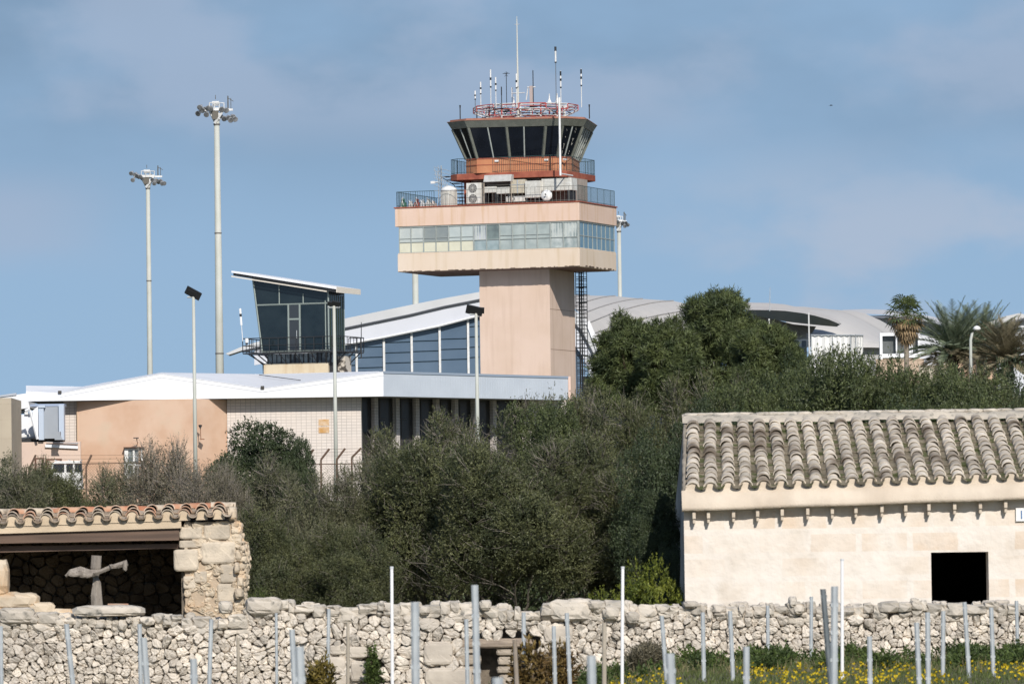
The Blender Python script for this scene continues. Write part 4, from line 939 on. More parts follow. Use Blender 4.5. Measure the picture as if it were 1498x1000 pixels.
# glass entrance
t = thing('glass_entrance', 'white framed glass entrance box behind the fan palm trunk', 'entrance', (XX(1316, 515), 515, ground(40, 515)))
m = MB()
for x0, x1, y0, y1 in ((1287, 1291, 487, 526), (1287, 1346, 486.5, 491), (1310.5, 1312.5, 491, 518), (1333, 1335, 491, 518), (1328, 1333.5, 488, 516), (1343, 1346, 487, 518), (1291, 1345, 517, 523)):
    a, b, c, e = pxbox(x0, x1, y0, y1, 515 - (.1 if x1-x0 < 10 else 0)); m.box(a, b, 515-(.1 if x1-x0 < 10 else 0), 515.6, c, e)
m.build('frame', sheet, t, world=True)
m = MB(); a, b, c, e = pxbox(1291, 1343, 491, 517, 515.7); m.box(a, b, 515.7, 515.9, c, e); m.build('pane', mat('entrance_glass', (.14, .15, .15), .2, (.09, .1, .1), .8), t, world=True)
m = MB(); a, b, c, e = pxbox(1287, 1346, 523, 560, 515.5); m.box(a, b, 515.5, 520, c, e); m.build('plinth', mat('pale_pink', (.64, .50, .41), .85), t, world=True)
for x0, x1, y0, Y, c, lab in ((1282, 1352, 527, 470, (.52, .40, .30), 'low peach garden wall under the fan palm'), (1345, 1386, 536, 440, (.52, .47, .37), 'low pale stone wall between the fan palm and the first date palm'), (1394, 1458, 520, 430, (.62, .43, .30), 'peach coloured wall seen behind the date palm trunks')):
    a, b, c0, e = pxbox(x0, x1, y0, y0+30, Y); o = MB(); o.box(a, b, Y, Y+.4, ground(a, Y)-.5, e); o.box(a-.05, b+.05, Y-.05, Y+.45, e, e+.12)
    o = o.build('garden_wall', mat('wall_%d' % x0, c, .85, tuple(q*.85 for q in c), .8)); tag(o, lab, 'wall')

# ================================================================ apron floodlight masts
def flood_mast(label, px_top, py_top, px_b, py_b, Y, w0, w1, headw, seed, headh=1.0, dark=True):
    rg = random.Random(seed); a = P(px_top, py_top, Y); b = P(px_b, py_b, Y)
    gx = b.x + (b.x-a.x)*0; t = thing('floodlight_mast', label, 'floodlight mast', (b.x, Y, ground(b.x, Y)), 0, 'apron floodlight masts')
    k = Y/FPX; H = a.z - t.location.z; hw = headw*k/2
    MB().tube([(0, 0, 0), (0, 0, H*.5), (0, 0, H)], [w1*k/2*1.08, (w0+w1)*.25*k*1.02, w0*k/2], 14).build('pole', polem, t, smooth=True)
    m = MB(); z = 4.0
    for fz in (.42, .72): m.tube([(0, 0, H*fz), (0, 0, H*fz+.12)], (w0+(w1-w0)*(1-fz))*k/2*1.12, 14)
    m.tube([(0, 0, H-.35), (0, 0, H-.2)], w0*k/2*1.25, 14); m.build('joint_ring', mat('ring_dark', (.16, .15, .14), .6), t)
    m = MB(); s = hw
    m.tube([(0, 0, H-.4), (-s*.35, -.1, H+1.0*headh)], .14, 5); m.tube([(0, 0, H-.4), (s*.3, -.1, H+1.1*headh)], .14, 5); m.tube([(-.2, -.3, H-.2), (s*.35, -.4, H+1.0*headh)], .13, 5)
    m.box(-s*.36, s*.40, -.5, .5, H+1.0*headh, H+1.28*headh); m.box(-s*.22, s*.14, -.3, .3, H+1.5*headh, H+1.9*headh)
    for a_ in (-.36, -.1, .15, .4): m.tube([(a_*s, -.5, H+1.0*headh), (a_*s, -.5, H+1.75*headh)], .05, 4)
    m.tube([(-.36*s, -.5, H+1.75*headh), (.4*s, -.5, H+1.7*headh)], .05, 4); m.box(-s*.8, s*.85, -.1, .1, H+1.0*headh, H+1.2*headh)
    m.box(.0, s*.16, -.4, .4, H+.2, H+.8*headh)
    m.build('headframe', steelw, t)
    m = MB(); m.box(-s*.22, s*.1, -.45, .45, H+.2, H+.95*headh); m.tube([(s*.6, 0, H+1.2*headh), (s*.6, 0, H+2.4*headh)], .06, 4); m.tube([(s*.75, .1, H+1.2*headh), (s*.75, .1, H+2.2*headh)], .03, 4); m.tube([(-s*.05, 0, H+2.1*headh), (-s*.05, 0, H+2.5*headh)], .03, 4); m.tube([(s*.6, 0, H+2.2*headh), (s*.88, .2, H+1.9*headh)], .03, 4); m.build('service_box', mat('box_bronze', (.13, .12, .10), .6), t)
    lampc = mat('lamp_housing', (.55, .56, .57), .35, (.3, .31, .32), 4, metallic=.3)
    for i in range(18):
        f = -1 + 2*(i+.5)/18
        if abs(f) < .16: continue
        cx = f*s; cz = H + (1.1 - .5*abs(f) * (1 if f > 0 else -.5))*headh + rg.uniform(-.6, .3)*headh
        c = Vector((cx, rg.uniform(-.5, .3), cz)); d = Vector((f*.35, -.8, -.45)).normalized()
        r_ = .33*headh*.85
        m = MB(); m.tube([c-d*.35, c, c+d*.22], [r_*.35, r_*.8, r_], 9); fl = m.build('floodlight', lampc, t)
        m = MB(); m.disc(c+d*.221, d, r_*.9, .02, 9); m.build('lamp_face', mat('lamp_glass', (.26, .27, .28), .2, (.06, .065, .07), 1.5), fl)
    return t
flood_mast('tallest left floodlight mast, thick pale pole with wide cluster of lamps', 315.3, 178, 321.5, 545, 560, 8, 14, 56, 1, 1.05)
flood_mast('shorter floodlight mast at far left with a pale lamp cluster', 215.5, 272, 219.5, 545, 640, 6, 9.5, 50, 2, .95)
flood_mast('floodlight mast right of the tower, mostly behind its corner', 905.5, 335, 907, 436, 640, 5.5, 7, 26, 3, .8)
flood_mast('floodlight mast behind the tower, only its pole seen under the office floor', 606, 352, 608, 443, 620, 9, 9.5, 20, 4, .6)

# ================================================================ lamp posts near the fence
def lamp_post(label, px, py, pxb, pyb, Y, kind):
    a = P(px, py, Y); b = P(pxb, pyb, Y); t = thing('lamp_post', label, 'lamp post', (b.x, Y, ground(b.x, Y)), 0, 'floodlight lamp posts by the service wing')
    H = a.z - t.location.z; k = Y/FPX
    MB().tube([(0, 0, 0), (0, 0, H)], [3.4*k, 2.2*k], 10).build('pole', polem, t, smooth=True)
    MB().tube([(-.42, 0, H-.12), (.42, 0, H-.12)], .06, 5).build('crossarm', galv, t)
    sg = {'a': ((-.02, .42, .60), (-.12, .30, .36)), 'b': ((-.22, -.1, .24), (.14, .1, .30)), 'c': ((-.12, .12, .62), (.2, -.05, .4))}[kind]
    for x, tilt, w_ in sg:
        m = MB(); c = Vector((x, -.1, H+.18)); e = Vector((.93, 0, -tilt-.1)).normalized(); n_ = Vector((tilt*.4, -.75, -.6)).normalized(); f = n_.cross(e)
        q = [c+e*w_*.9+f*w_*.55, c-e*w_*.9+f*w_*.55, c-e*w_*.9-f*w_*.55, c+e*w_*.9-f*w_*.55]; m.slab(q, tuple(n_*.12)); fl = m.build('floodlight', blackm, t)
        m = MB(); m.tube([c-f*.1, (x*.9, 0, H-.12)], .05, 4); m.build('bracket', blackm, fl)
    return t
lamp_post('left lamp post with twin black floodlights in front of the pink block', 280.5, 432, 285, 600, 385, 'a')
lamp_post('lamp post in front of the booth and pale brick wall', 488.5, 447, 491.5, 675, 385, 'b')
lamp_post('lamp post with a wide black floodlight left of the tower shaft', 696.5, 457, 698.5, 610, 385, 'c')
t = thing('street_lamp', 'white street lamp with curved neck and round head among the date palms', 'street lamp', (XX(1420, 340, 540), 340, ground(XX(1420, 340), 340)))
p = [P(1420.5, 560, 340), P(1420, 510, 340), P(1420, 497, 340), P(1422, 488, 340), P(1427, 481.5, 340)]; p[0].z = t.location.z
MB().tube(p, [.12, .09, .09, .08, .07], 8).build('pole', polem, t, world=True, smooth=True)
c = P(1429, 480.5, 340); MB().lathe((c.x, c.y, c.z-.12), [(.05, 0), (.2, .04), (.24, .13), (.15, .25), (.02, .3)], 12).build('lamp_head', wh, t, world=True, smooth=True)

# ================================================================ perimeter fence with cranked arms
fst = mat('fence_brown', (.13, .085, .06), .8)
for (posts, Yfz, lab) in (([(44, 683, 52.5, 665), (126, 682, 134, 664.8), (207, 682, 215, 664)], 330, 'chain-link perimeter fence with cranked posts in front of the pink block'),
                          ([(446, 673, 459, 657), (469.5, 672, 482, 656), (492.5, 672, 505, 655.5), (514.5, 669, 528.5, 655), (537, 668, 551, 654)], 330, 'short run of perimeter fence with dark cranked arms in front of the pale brick wall')):
    x0 = XX(posts[0][0], Yfz); x1 = XX(posts[-1][0], Yfz); g0 = ground(x0, Yfz)
    t = thing('perimeter_fence', lab, 'fence', ((x0+x1)/2, Yfz, g0), 0, 'perimeter fence runs')
    for a, b, c, d in posts:
        p = P(a, b, Yfz); q = P(c, d, Yfz); m = MB(); m.tube([(p.x, Yfz, g0-.1), (p.x, Yfz, p.z)], .055, 5); m.tube([p, q], .065, 5); m.build('post', fst, t, world=True)
    m = MB(); zt_ = P(posts[0][0], 679, Yfz).z; m.tube([(x0, Yfz, zt_), (x1, Yfz, zt_)], .025, 4); x = x0
    while x < x1+2.2:
        for s in (1, -1):
            xa, xb = x, x + s*1.6
            if x0 <= min(xa, xb) and max(xa, xb) <= x1: m.tube([(xa, Yfz, zt_), (xb, Yfz, zt_-1.6)], .006, 3, cap=False)
        x += .16
    for f in (.35, .65, .95):
        pp = [P(a+(c-a)*f, b+(d-b)*f, Yfz) for a, b, c, d in posts]; m.tube(pp, .008, 3, cap=False)
    m.build('wire_mesh', fst, t, world=True)
# ================================================================ rubble masonry
def clip(poly, a, b):
    """keep the part of poly nearer to a than to b"""
    mx, mz = (a[0]+b[0])/2, (a[1]+b[1])/2; nx, nz = b[0]-a[0], b[1]-a[1]; out = []
    for i in range(len(poly)):
        p, q = poly[i], poly[(i+1) % len(poly)]
        dp = (p[0]-mx)*nx+(p[1]-mz)*nz; dq = (q[0]-mx)*nx+(q[1]-mz)*nz
        if dp <= 0: out.append(p)
        if dp*dq < 0: t = dp/(dp-dq); out.append((p[0]+(q[0]-p[0])*t, p[1]+(q[1]-p[1])*t))
    return out
def rubble(mb, sites, box, y, rg, gap=.012, bulge=.05, deep=.14, skip=None, rough=.012, map3=None, aniso=1.0):
    """fitted stones from the Voronoi cells of sites; map3(x,z,d) -> 3-D point (d = distance in front of the face)"""
    map3 = map3 or (lambda x, z, d: (x, y-d, z))
    x0, x1, z0, z1 = box; cs = .45; G = {}
    for i, s_ in enumerate(sites): G.setdefault((int(s_[0]//cs), int(s_[1]//cs)), []).append(i)
    for i, s_ in enumerate(sites):
        if skip and skip(*s_): continue
        poly = [(max(x0, s_[0]-.6), max(z0, s_[1]-.5)), (min(x1, s_[0]+.6), max(z0, s_[1]-.5)), (min(x1, s_[0]+.6), min(z1, s_[1]+.5)), (max(x0, s_[0]-.6), min(z1, s_[1]+.5))]
        gx, gz_ = int(s_[0]//cs), int(s_[1]//cs)
        nb = [j for a in (-2, -1, 0, 1, 2) for b in (-2, -1, 0, 1, 2) for j in G.get((gx+a, gz_+b), []) if j != i]
        nb.sort(key=lambda j: (sites[j][0]-s_[0])**2 + (sites[j][1]-s_[1])**2)
        for j in nb[:24]:
            poly = clip(poly, s_, sites[j])
            if len(poly) < 3: break
        if len(poly) < 3: continue
        cx = sum(p[0] for p in poly)/len(poly); cz = sum(p[1] for p in poly)/len(poly)
        # split long edges, knock the corners
        pp = []
        for k in range(len(poly)):
            a, b = poly[k], poly[(k+1) % len(poly)]; l = math.hypot(b[0]-a[0], b[1]-a[1])
            if l < .012: continue
            f = .22
            pp.append((a[0]+(b[0]-a[0])*f, a[1]+(b[1]-a[1])*f))
            if l > .10: pp.append(((a[0]+b[0])/2+rg.uniform(-1, 1)*rough*.6, (a[1]+b[1])/2+rg.uniform(-1, 1)*rough*.6))
            pp.append((a[0]+(b[0]-a[0])*(1-f), a[1]+(b[1]-a[1])*(1-f)))
        if len(pp) < 5: continue
        rad = sum(math.hypot(p[0]-cx, p[1]-cz) for p in pp)/len(pp)
        g = 1 - gap/rad*rg.uniform(.6, 1.9)
        if g < .3: continue
        tx, tz_, d0 = rg.uniform(-.45, .45), rg.uniform(-.35, .5), rg.uniform(-.035, .035)
        bl = bulge*rg.uniform(.6, 1.3)*min(1.3, rad/.08)
        n = len(pp); vs = []
        for (sc, d) in ((.95, -deep), (1.0, -.010), (.965, bl*.45), (.80, bl*.9), (.42, bl*1.02)):
            for (px_, pz_) in pp:
                ax, az = (px_-cx)*sc*g, (pz_-cz)*sc*g
                e = rg.uniform(-1, 1)*rough*(1 if sc > .5 else .6)
                dd = d + (d0 + ax*tx + az*tz_ + e if d > -.1 else 0)
                vs.append(map3(cx+ax+rg.uniform(-1, 1)*rough*.35, cz+az+rg.uniform(-1, 1)*rough*.35, dd))
        vs.append(map3(cx, cz, bl*1.08+d0)); fs = []
        for r_ in range(4):
            for k in range(n): fs.append((r_*n+k, r_*n+(k+1) % n, (r_+1)*n+(k+1) % n, (r_+1)*n+k))
        for k in range(n): fs.append((4*n+k, 4*n+(k+1) % n, 5*n))
        mb.add(vs, fs)
def boulder(mb, c, r, rg, n=7, m_=9, rough=.12, pw=.62):
    """irregular faceted stone with radii r about c"""
    ph = [rg.uniform(0, 6.28) for _ in range(6)]; vs = []
    for i in range(1, n):
        th_ = pi*i/n
        for k in range(m_):
            a = 2*pi*k/m_ + .3*(i % 2)
            s_ = 1 + rough*(math.sin(2*a+ph[0])+math.sin(3*a+ph[1]+th_*2)+math.sin(th_*3+ph[2]))*.6 + rg.uniform(-1, 1)*rough*.45
            x, y_, z = math.sin(th_)*math.cos(a)*s_, math.sin(th_)*math.sin(a)*s_, math.cos(th_)*s_
            q = lambda v: math.copysign(abs(v)**pw, v)
            vs.append((c[0]+q(x)*r[0], c[1]+q(y_)*r[1], c[2]+q(z)*r[2]))
    vs.append((c[0], c[1], c[2]+r[2]*.93)); vs.append((c[0], c[1], c[2]-r[2]*.93)); T, B = len(vs)-2, len(vs)-1
    fs = [(i*m_+k, (i+1)*m_+k, (i+1)*m_+(k+1) % m_, i*m_+(k+1) % m_) for i in range(n-2) for k in range(m_)]
    fs += [(T, k, (k+1) % m_) for k in range(m_)] + [(B, (n-2)*m_+(k+1) % m_, (n-2)*m_+k) for k in range(m_)]
    mb.add(vs, fs)

stone = mat('limestone', (.64, .58, .50), .92, (.52, .47, .405), 2.2, island=.2, bump=.012, bscale=38, spots=((.17, .155, .13), 5.5, .60, .76), contrast=(.38, .68))
stonew = mat('warm_limestone', (.62, .52, .39), .92, (.50, .42, .32), 2.6, island=.14, bump=.014, bscale=30, spots=((.55, .36, .2), 2.2, .55, .75))
core = mat('wall_core', (.22, .185, .145), .95, (.12, .10, .08), 9, bump=.02)  # darkened core: shade of the gaps is put into its colour
grey_top = mat('grey_coping_stone', (.58, .52, .44), .93, (.42, .385, .33), 3.5, island=.14, bump=.014, bscale=30, spots=((.14, .135, .12), 8, .58, .74))
YW = 88.0
def base_of(x): return ground(x, YW)
top_pts = [(-300, 905), (0, 905), (60, 898), (110, 903), (205, 903), (250, 900), (300, 905), (345, 905), (360, 880), (400, 878), (440, 884), (480, 888), (520, 886), (560, 884), (600, 884), (660, 881), (730, 888), (780, 894), (800, 880), (900, 882), (950, 887), (1000, 886), (1100, 886), (1200, 884), (1300, 883), (1400, 881), (1498, 882), (1800, 880)]
def top_of(x):
    px = 749 + x/YW*FPX; y_ = np.interp(px, [p[0] for p in top_pts], [p[1] for p in top_pts])
    return P(px, y_, YW).z
rg = random.Random(11)
wall = thing('dry_stone_wall', 'long low dry-stone field wall of pale limestone rubble across the foreground', 'wall', (0, YW, base_of(0)))
# niche with lintel, and a small hole
nx0, nx1, nz0, nz1 = pxbox(684, 792, 930, 1003, YW)
hx0, hx1, hz0, hz1 = pxbox(536, 553, 962, 1003, YW)
def noskip(x, z): return (nx0 < x < nx1 and z < nz1) or (hx0 < x < hx1 and z < hz1)
sites = []; z = -.62; row = 0
XL, XR = -10.5, 10.5
while z < 1.3:
    ch = .098 if z < .45 else .11
    x = XL - .1 + (row % 2)*.06
    while x < XR:
        big = rg.random(); f = .72 if x > 3.2 and x < 9 else 1.0
        stepx = rg.choice((.07, .10, .13, .16, .22)) * (1.0 if f == 1 else .9)
        if -3.6 < x < 1.2: stepx *= 1.25
        tz_ = top_of(x)
        if z < tz_-.17 and z > base_of(x)-.25: sites.append((x+rg.uniform(-.03, .03), z+rg.uniform(-.05, .05))) if rg.random() > (.24 if -3.6 < x < 1.2 else .13) else None
        x += stepx
    z += ch; row += 1
ncop = len(sites)
body = [s_ for s_ in sites]
x = XL   # coping: larger upright stones
cop = []
while x < XR:
    cop.append((x, top_of(x)-.075+rg.uniform(-.02, .02))); x += rg.uniform(.12, .26)
mb = MB(); allS = body + cop
ids = set(cop)
rubble(mb, allS, (XL-.2, XR, -.8, 5), YW, rg, gap=.0012, bulge=.040, rough=.019, skip=lambda x, z: noskip(x, z) or (x, z) in ids)
mb.build('rubble_face', stone, wall)
mb = MB(); x = XL; rg = random.Random(77)
while x < XR:
    w_ = rg.choice((.06, .08, .10, .13, .19)); px = 749 + x/YW*FPX
    if 796 < px < 812 or 330 < px < 334: w_ *= 1.2
    h_ = rg.uniform(.06, .12); boulder(mb, (x+w_*.8, YW+.08+rg.uniform(-.05, .03), top_of(x+w_)-h_*.75+rg.uniform(-.045, .03)), (w_, .16, h_), rg, rough=.22, n=6, m_=8)
    boulder(mb, (x+w_*rg.uniform(0, 1), YW+.09+rg.uniform(-.03, .03), top_of(x+w_)-h_*1.9), (w_*rg.uniform(.7, 1.1), .15, h_*.7), rg, rough=.22, n=6, m_=8)
    if rg.random() < .55: boulder(mb, (x+w_*rg.uniform(0, 1.5), YW+rg.uniform(.1, .35), top_of(x+w_)+rg.uniform(-.05, .0)), (rg.uniform(.06, .14), .1, rg.uniform(.05, .085)), rg, rough=.2)
    x += w_*1.55
for (px, py, a, b) in ((835, 892, .36, .17), (870, 885, .12, .09), (893, 896, .14, .12), (925, 903, .12, .1), (160, 893, .58, .09), (1160, 880, .07, .09), (1168, 890, .09, .09), (1010, 884, .12, .06), (620, 892, .10, .08), (710, 885, .1, .09), (24, 900, .3, .13), (386, 886, .3, .14), (330, 888, .12, .1)):
    p = P(px, py, YW-.02); boulder(mb, (p.x, p.y+.05, p.z), (a, .2, b), rg, rough=.1)
mb.build('coping', grey_top, wall)
# larger quarried blocks lower in the wall
mb = MB()
for (x0, x1, y0, y1) in ((482, 507, 943, 957), (510, 537, 945, 962), (478, 506, 960, 984), (620, 662, 938, 972), (622, 690, 976, 1010), (796, 838, 915, 940), (806, 826, 945, 968), (513, 537, 966, 996), (480, 508, 986, 1010)):
    a, b, c, e = pxbox(x0, x1, y0, y1, YW-.05); boulder(mb, ((a+b)/2, YW-.01, (c+e)/2), ((b-a)/2*1.04, .10, (e-c)/2*1.04), rg, n=8, m_=12, rough=.04, pw=.4)
mb.build('quarried_block', mat('pale_block', (.56, .50, .42), .9, (.44, .39, .33), 3, island=.08, bump=.01), wall)
# core
mb = MB(); n = 90
fr_ = []; 
for i in range(n):
    x = XL + (XR-XL)*i/(n-1); fr_.append(x)
mb.grid([[(x, YW+.09, -.9) for x in fr_], [(x, YW+.09, top_of(x)-.12) for x in fr_]]); mb.grid([[(x, YW+.09, top_of(x)-.12) for x in fr_], [(x, YW+.55, top_of(x)-.12) for x in fr_], [(x, YW+.6, -.9) for x in fr_]])
cf = mb; 
# leave the niche open: push the core back there
cf.v = [(v[0], (YW+.5 if (nx0-.02 < v[0] < nx1+.02 or hx0-.1 < v[0] < hx1+.1) and v[1] < YW+.2 else v[1]), v[2]) for v in cf.v]
mb.build('core', core, wall)
weath = mat('weathered_lintel', (.38, .31, .24), .92, (.25, .20, .16), 5, bump=.01, stretch=(1, 1, 3))
lt = MB(); a, b, c, e = pxbox(660, 786, 933.5, 947, YW-.04); boulder(lt, ((a+b)/2, YW+.05, (c+e)/2), ((b-a)/2, .12, (e-c)/2*1.1), rg, n=6, m_=16, rough=.03); lt.build('lintel', weath, wall)
mb = MB()
for (x0, x1, y0, y1) in ((662, 700, 948.5, 955), (664, 704, 957, 972), (668, 703, 974, 984), (666, 704, 986, 1004), (726, 752, 949, 958), (728, 756, 960, 972), (727, 750, 974, 984), (729, 760, 986, 1004), (758, 784, 950, 964), (762, 790, 968, 990)):
    a, b, c, e = pxbox(x0, x1, y0, y1, YW-.03); boulder(mb, ((a+b)/2, YW+.06, (c+e)/2), ((b-a)/2*1.04, .11, (e-c)/2*1.05), rg, n=6, m_=10, rough=.05, pw=.45)
mb.build('niche_jamb', mat('niche_stone', (.46, .39, .31), .92, (.34, .29, .23), 4, island=.14, bump=.01), wall)

# ================================================================ hut on the right
YH = 96.0; YRd = 99.7; YB = 103.6
hx = P(1001, 800, YH).x; hxr = 11.2
hut = thing('stone_hut', 'limewashed stone hut with a lichen-covered barrel tile roof and one dark square opening', 'hut', ((hx+hxr)/2, YH, 0))
lime = brickmat('limewashed_ashlar', (.72, .65, .57), (.64, .50, .37), (.72, .655, .58), .86, .40, .06, soft=((.75, .70, .635), 1.0, .34, .62, .85), grime=((.54, .46, .37), 1.6, .55, .75, .55), off=.43, bump=.02)
ze = lambda x: np.interp(x, [2.9, 8.65, 11.2], [P(1003, 747, YH).z, P(1498, 729.5, YH).z, P(1498, 729.5, YH).z+.08])
zr_h = lambda x: np.interp(x, [2.9, 8.65, 11.2], [P(1005, 606, YRd).z, P(1498, 598.5, YRd).z, P(1498, 598.5, YRd).z+.04])
ox0, ox1, oz0, oz1 = pxbox(1362.5, 1446.5, 807, 890, YH)
# front wall with opening, slightly wavy surface
rg = random.Random(31)
def wallpatch(mb, x0, x1, z0f, z1f, nx=30, nz=12, y=YH, amp=.012):
    rows = []
    for j in range(nz+1):
        rows.append([(x0+(x1-x0)*i/nx, y + (rg.uniform(-amp, amp) if 0 < i < nx and 0 < j < nz else 0), z0f(x0+(x1-x0)*i/nx) + (z1f(x0+(x1-x0)*i/nx)-z0f(x0+(x1-x0)*i/nx))*j/nz) for i in range(nx+1)])
    mb.grid(rows)
mb = MB(); K = lambda v: (lambda x: v)
wallpatch(mb, hx, ox0, K(-.3), ze, 60, 24); wallpatch(mb, ox1, hxr, K(-.3), ze, 26, 24); wallpatch(mb, ox0, ox1, K(oz1), ze, 10, 8); wallpatch(mb, ox0, ox1, K(-.3), K(oz0), 10, 8)
for (xa, d) in ((ox0, 1), (ox1, -1)): mb.add([(xa, YH, oz0), (xa, YH+.5, oz0), (xa, YH+.5, oz1), (xa, YH, oz1)], [(0, 1, 2, 3)])
mb.add([(ox0, YH, oz1), (ox1, YH, oz1), (ox1, YH+.5, oz1), (ox0, YH+.5, oz1)], [(0, 1, 2, 3)])
mb.add([(ox0, YH, oz0), (ox1, YH, oz0), (ox1, YH+.5, oz0), (ox0, YH+.5, oz0)], [(0, 1, 2, 3)])
mb.build('wall', lime, hut, smooth=True)
mb = MB()   # end wall and back walls, inner lining
z_e, z_r = float(ze(hx)), float(zr_h(hx))
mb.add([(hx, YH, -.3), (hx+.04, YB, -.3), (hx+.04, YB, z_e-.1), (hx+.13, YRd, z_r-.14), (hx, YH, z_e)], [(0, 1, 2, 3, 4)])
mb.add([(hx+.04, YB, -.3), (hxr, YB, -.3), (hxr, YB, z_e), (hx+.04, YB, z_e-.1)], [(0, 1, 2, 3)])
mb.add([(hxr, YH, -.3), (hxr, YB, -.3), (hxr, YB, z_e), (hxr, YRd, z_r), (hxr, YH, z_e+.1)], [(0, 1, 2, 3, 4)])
mb.build('end_wall', mat('end_wall_shaded', (.40, .37, .33), .92, (.30, .27, .24), 2.5, bump=.02, bscale=12), hut)  # colour darkened to stand for the shade of nearby bushes
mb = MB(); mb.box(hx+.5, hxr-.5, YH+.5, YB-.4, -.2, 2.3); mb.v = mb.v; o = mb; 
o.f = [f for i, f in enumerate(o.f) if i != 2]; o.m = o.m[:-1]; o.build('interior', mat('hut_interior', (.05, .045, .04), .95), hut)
# cornice of mortar under the tiles
zc1 = lambda x: np.interp(x, [2.9, 8.65, 11.2], [P(1008, 722, YH).z, P(1498, 706, YH).z, P(1498, 706, YH).z+.08])
mb = MB(); rows = [[], [], [], [], [], []]
for i in range(110):
    x = hx-.035 + (hxr-hx+.035)*i/109; w1 = .012*math.sin(x*3)+rg.uniform(-.006, .006)
    rows[0].append((x, YH-.0, ze(x)-.012)); rows[1].append((x, YH-.26+w1, ze(x)-.005+w1*.5)); rows[2].append((x, YH-.27+w1, ze(x)+.055+w1*.6)); rows[3].append((x, YH-.17+w1, zc1(x)-.05+w1)); rows[4].append((x, YH-.095, zc1(x)+.045+w1)); rows[5].append((x, YH+.1, zc1(x)+.06))
mb.grid(rows); mb.add([r_[0] for r_ in rows], [(0, 1, 2, 3, 4, 5)])
mb.build('cornice', mat('lime_mortar', (.66, .57, .46), .9, (.56, .47, .37), 1.6, bump=.012, streak=((.42, .36, .29), .4)), hut, smooth=True)
for zx in (128, 188, 292, 392, 494, 600, 702, 800, 908, 1007, 1103, 1210, 1317, 1422, 1525, 1630, 1735):
    px = zx/2.837+970; x = P(px, 750, YH-.15).x; z = ze(x)-.015; s = rg.uniform(-.01, .01)
    mb = MB(); mb.box(x-.028, x+.028, YH-.20+s, YH-.002, z-.125, z-.002); mb.slab([(x-.022, YH-.17+s, z-.20), (x+.022, YH-.17+s, z-.20), (x+.022, YH-.17+s, z-.125), (x-.022, YH-.17+s, z-.125)], (0, .15, 0)); mb.build('corbel', mat('corbel_stone', (.60, .52, .42), .9, (.52, .44, .35), 6), hut, bevel=.008)
# tiles
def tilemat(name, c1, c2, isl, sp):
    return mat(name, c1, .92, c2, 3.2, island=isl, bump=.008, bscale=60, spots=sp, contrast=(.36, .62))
def arc_tile(mb, p0, p1, r0_, r1_, up, side, a0, a1, th=.016, n=9, rg=rg):
    """half-round tile from p0 (wide, lower end) to p1; angles a0..a1 measured from side towards up"""
    p0, p1 = Vector(p0), Vector(p1); up = Vector(up); side = Vector(side); vs = []
    for (p, r_) in ((p0, r0_), (p1, r1_)):
        for k in range(n+1):
            a = a0+(a1-a0)*k/n; vs.append(p+side*math.cos(a)*r_+up*math.sin(a)*r_*.92)
    for (p, r_) in ((p0, r0_-th), (p1, r1_-th)):
        for k in range(n+1):
            a = a0+(a1-a0)*k/n; vs.append(p+side*math.cos(a)*r_+up*math.sin(a)*r_*.92)
    m_ = n+1; fs = []
    for k in range(n): fs.append((k, k+1, m_+k+1, m_+k)); fs.append((2*m_+k+1, 2*m_+k, 3*m_+k, 3*m_+k+1)); fs.append((k+1, k, 2*m_+k, 2*m_+k+1)); fs.append((m_+k, m_+k+1, 3*m_+k+1, 3*m_+k))
    mb.add(vs, fs)
rg = random.Random(51)
cov = MB(); chn = MB()
pitch = 25.92/ (FPX/YH); ncol = int((hxr-hx-.1)/pitch)+1
xs0 = P(1013, 712, YH).x
for i in range(ncol):
    x = xs0 + i*pitch; 
    if x > hxr+.1: break
    lowp = Vector((x, YH-.10, zc1(x)+.085)); hip = Vector((x+.13*(1-sst(3.0, 6.0, x)), YRd-.35, zr_h(x)-.17)); dirn = (hip-lowp); L_ = dirn.length; dn = dirn.normalized()
    up = Vector((0, -dn.z, dn.y)); n_ = 13; wob = rg.uniform(-.02, .02)
    for j in range(n_):
        a = lowp + dirn*(j/n_) + Vector((wob*math.sin(j*.7)+rg.uniform(-.012, .012), 0, 0)) + up*(.018+rg.uniform(-.006, .012))
        b = lowp + dirn*min(1.02, (j+1.35)/n_) + Vector((rg.uniform(-.012, .012), 0, 0)) + up*(-.012)
        sd = Vector((1, 0, rg.uniform(-.10, .10))).normalized()
        arc_tile(cov, a, b, .110+rg.uniform(-.006, .008), .098, up, sd, .05, pi-.05, rg=rg)
    lowp2 = lowp + Vector((pitch/2, -.09, -.012)); hip2 = hip + Vector((pitch/2, 0, -.012))
    for j in range(8):
        a = lowp2 + (hip2-lowp2)*(j/8) + up*.075; b = lowp2 + (hip2-lowp2)*min(1, (j+1.3)/8) + up*.055
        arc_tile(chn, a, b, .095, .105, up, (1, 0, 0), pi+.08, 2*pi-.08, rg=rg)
plug = MB()
for i in range(ncol):
    x = xs0 + i*pitch; lowz = float(zc1(x))+.085; r_ = .098
    if x > hxr: break
    c0 = Vector((x, YH-.085, lowz+.018)); vs_ = [c0+Vector((r_*math.cos(a_)*1.25, -.012, r_*math.sin(a_)*.92 - (.03 if math.sin(a_) < .1 else 0))) for a_ in [pi*k/8 for k in range(9)]] + [c0+Vector((-.17, -.03, -.10)), c0+Vector((.17, -.03, -.10))]
    plug.add(vs_, [tuple(range(11))])
plug.build('tile_mouth_mortar', mat('lime_mortar', (.66, .57, .46)), hut)
cov.build('roof_tiles', tilemat('lichen_tile', (.68, .61, .51), (.50, .44, .36), .17, ((.20, .16, .12), 1.5, .50, .66)), hut)
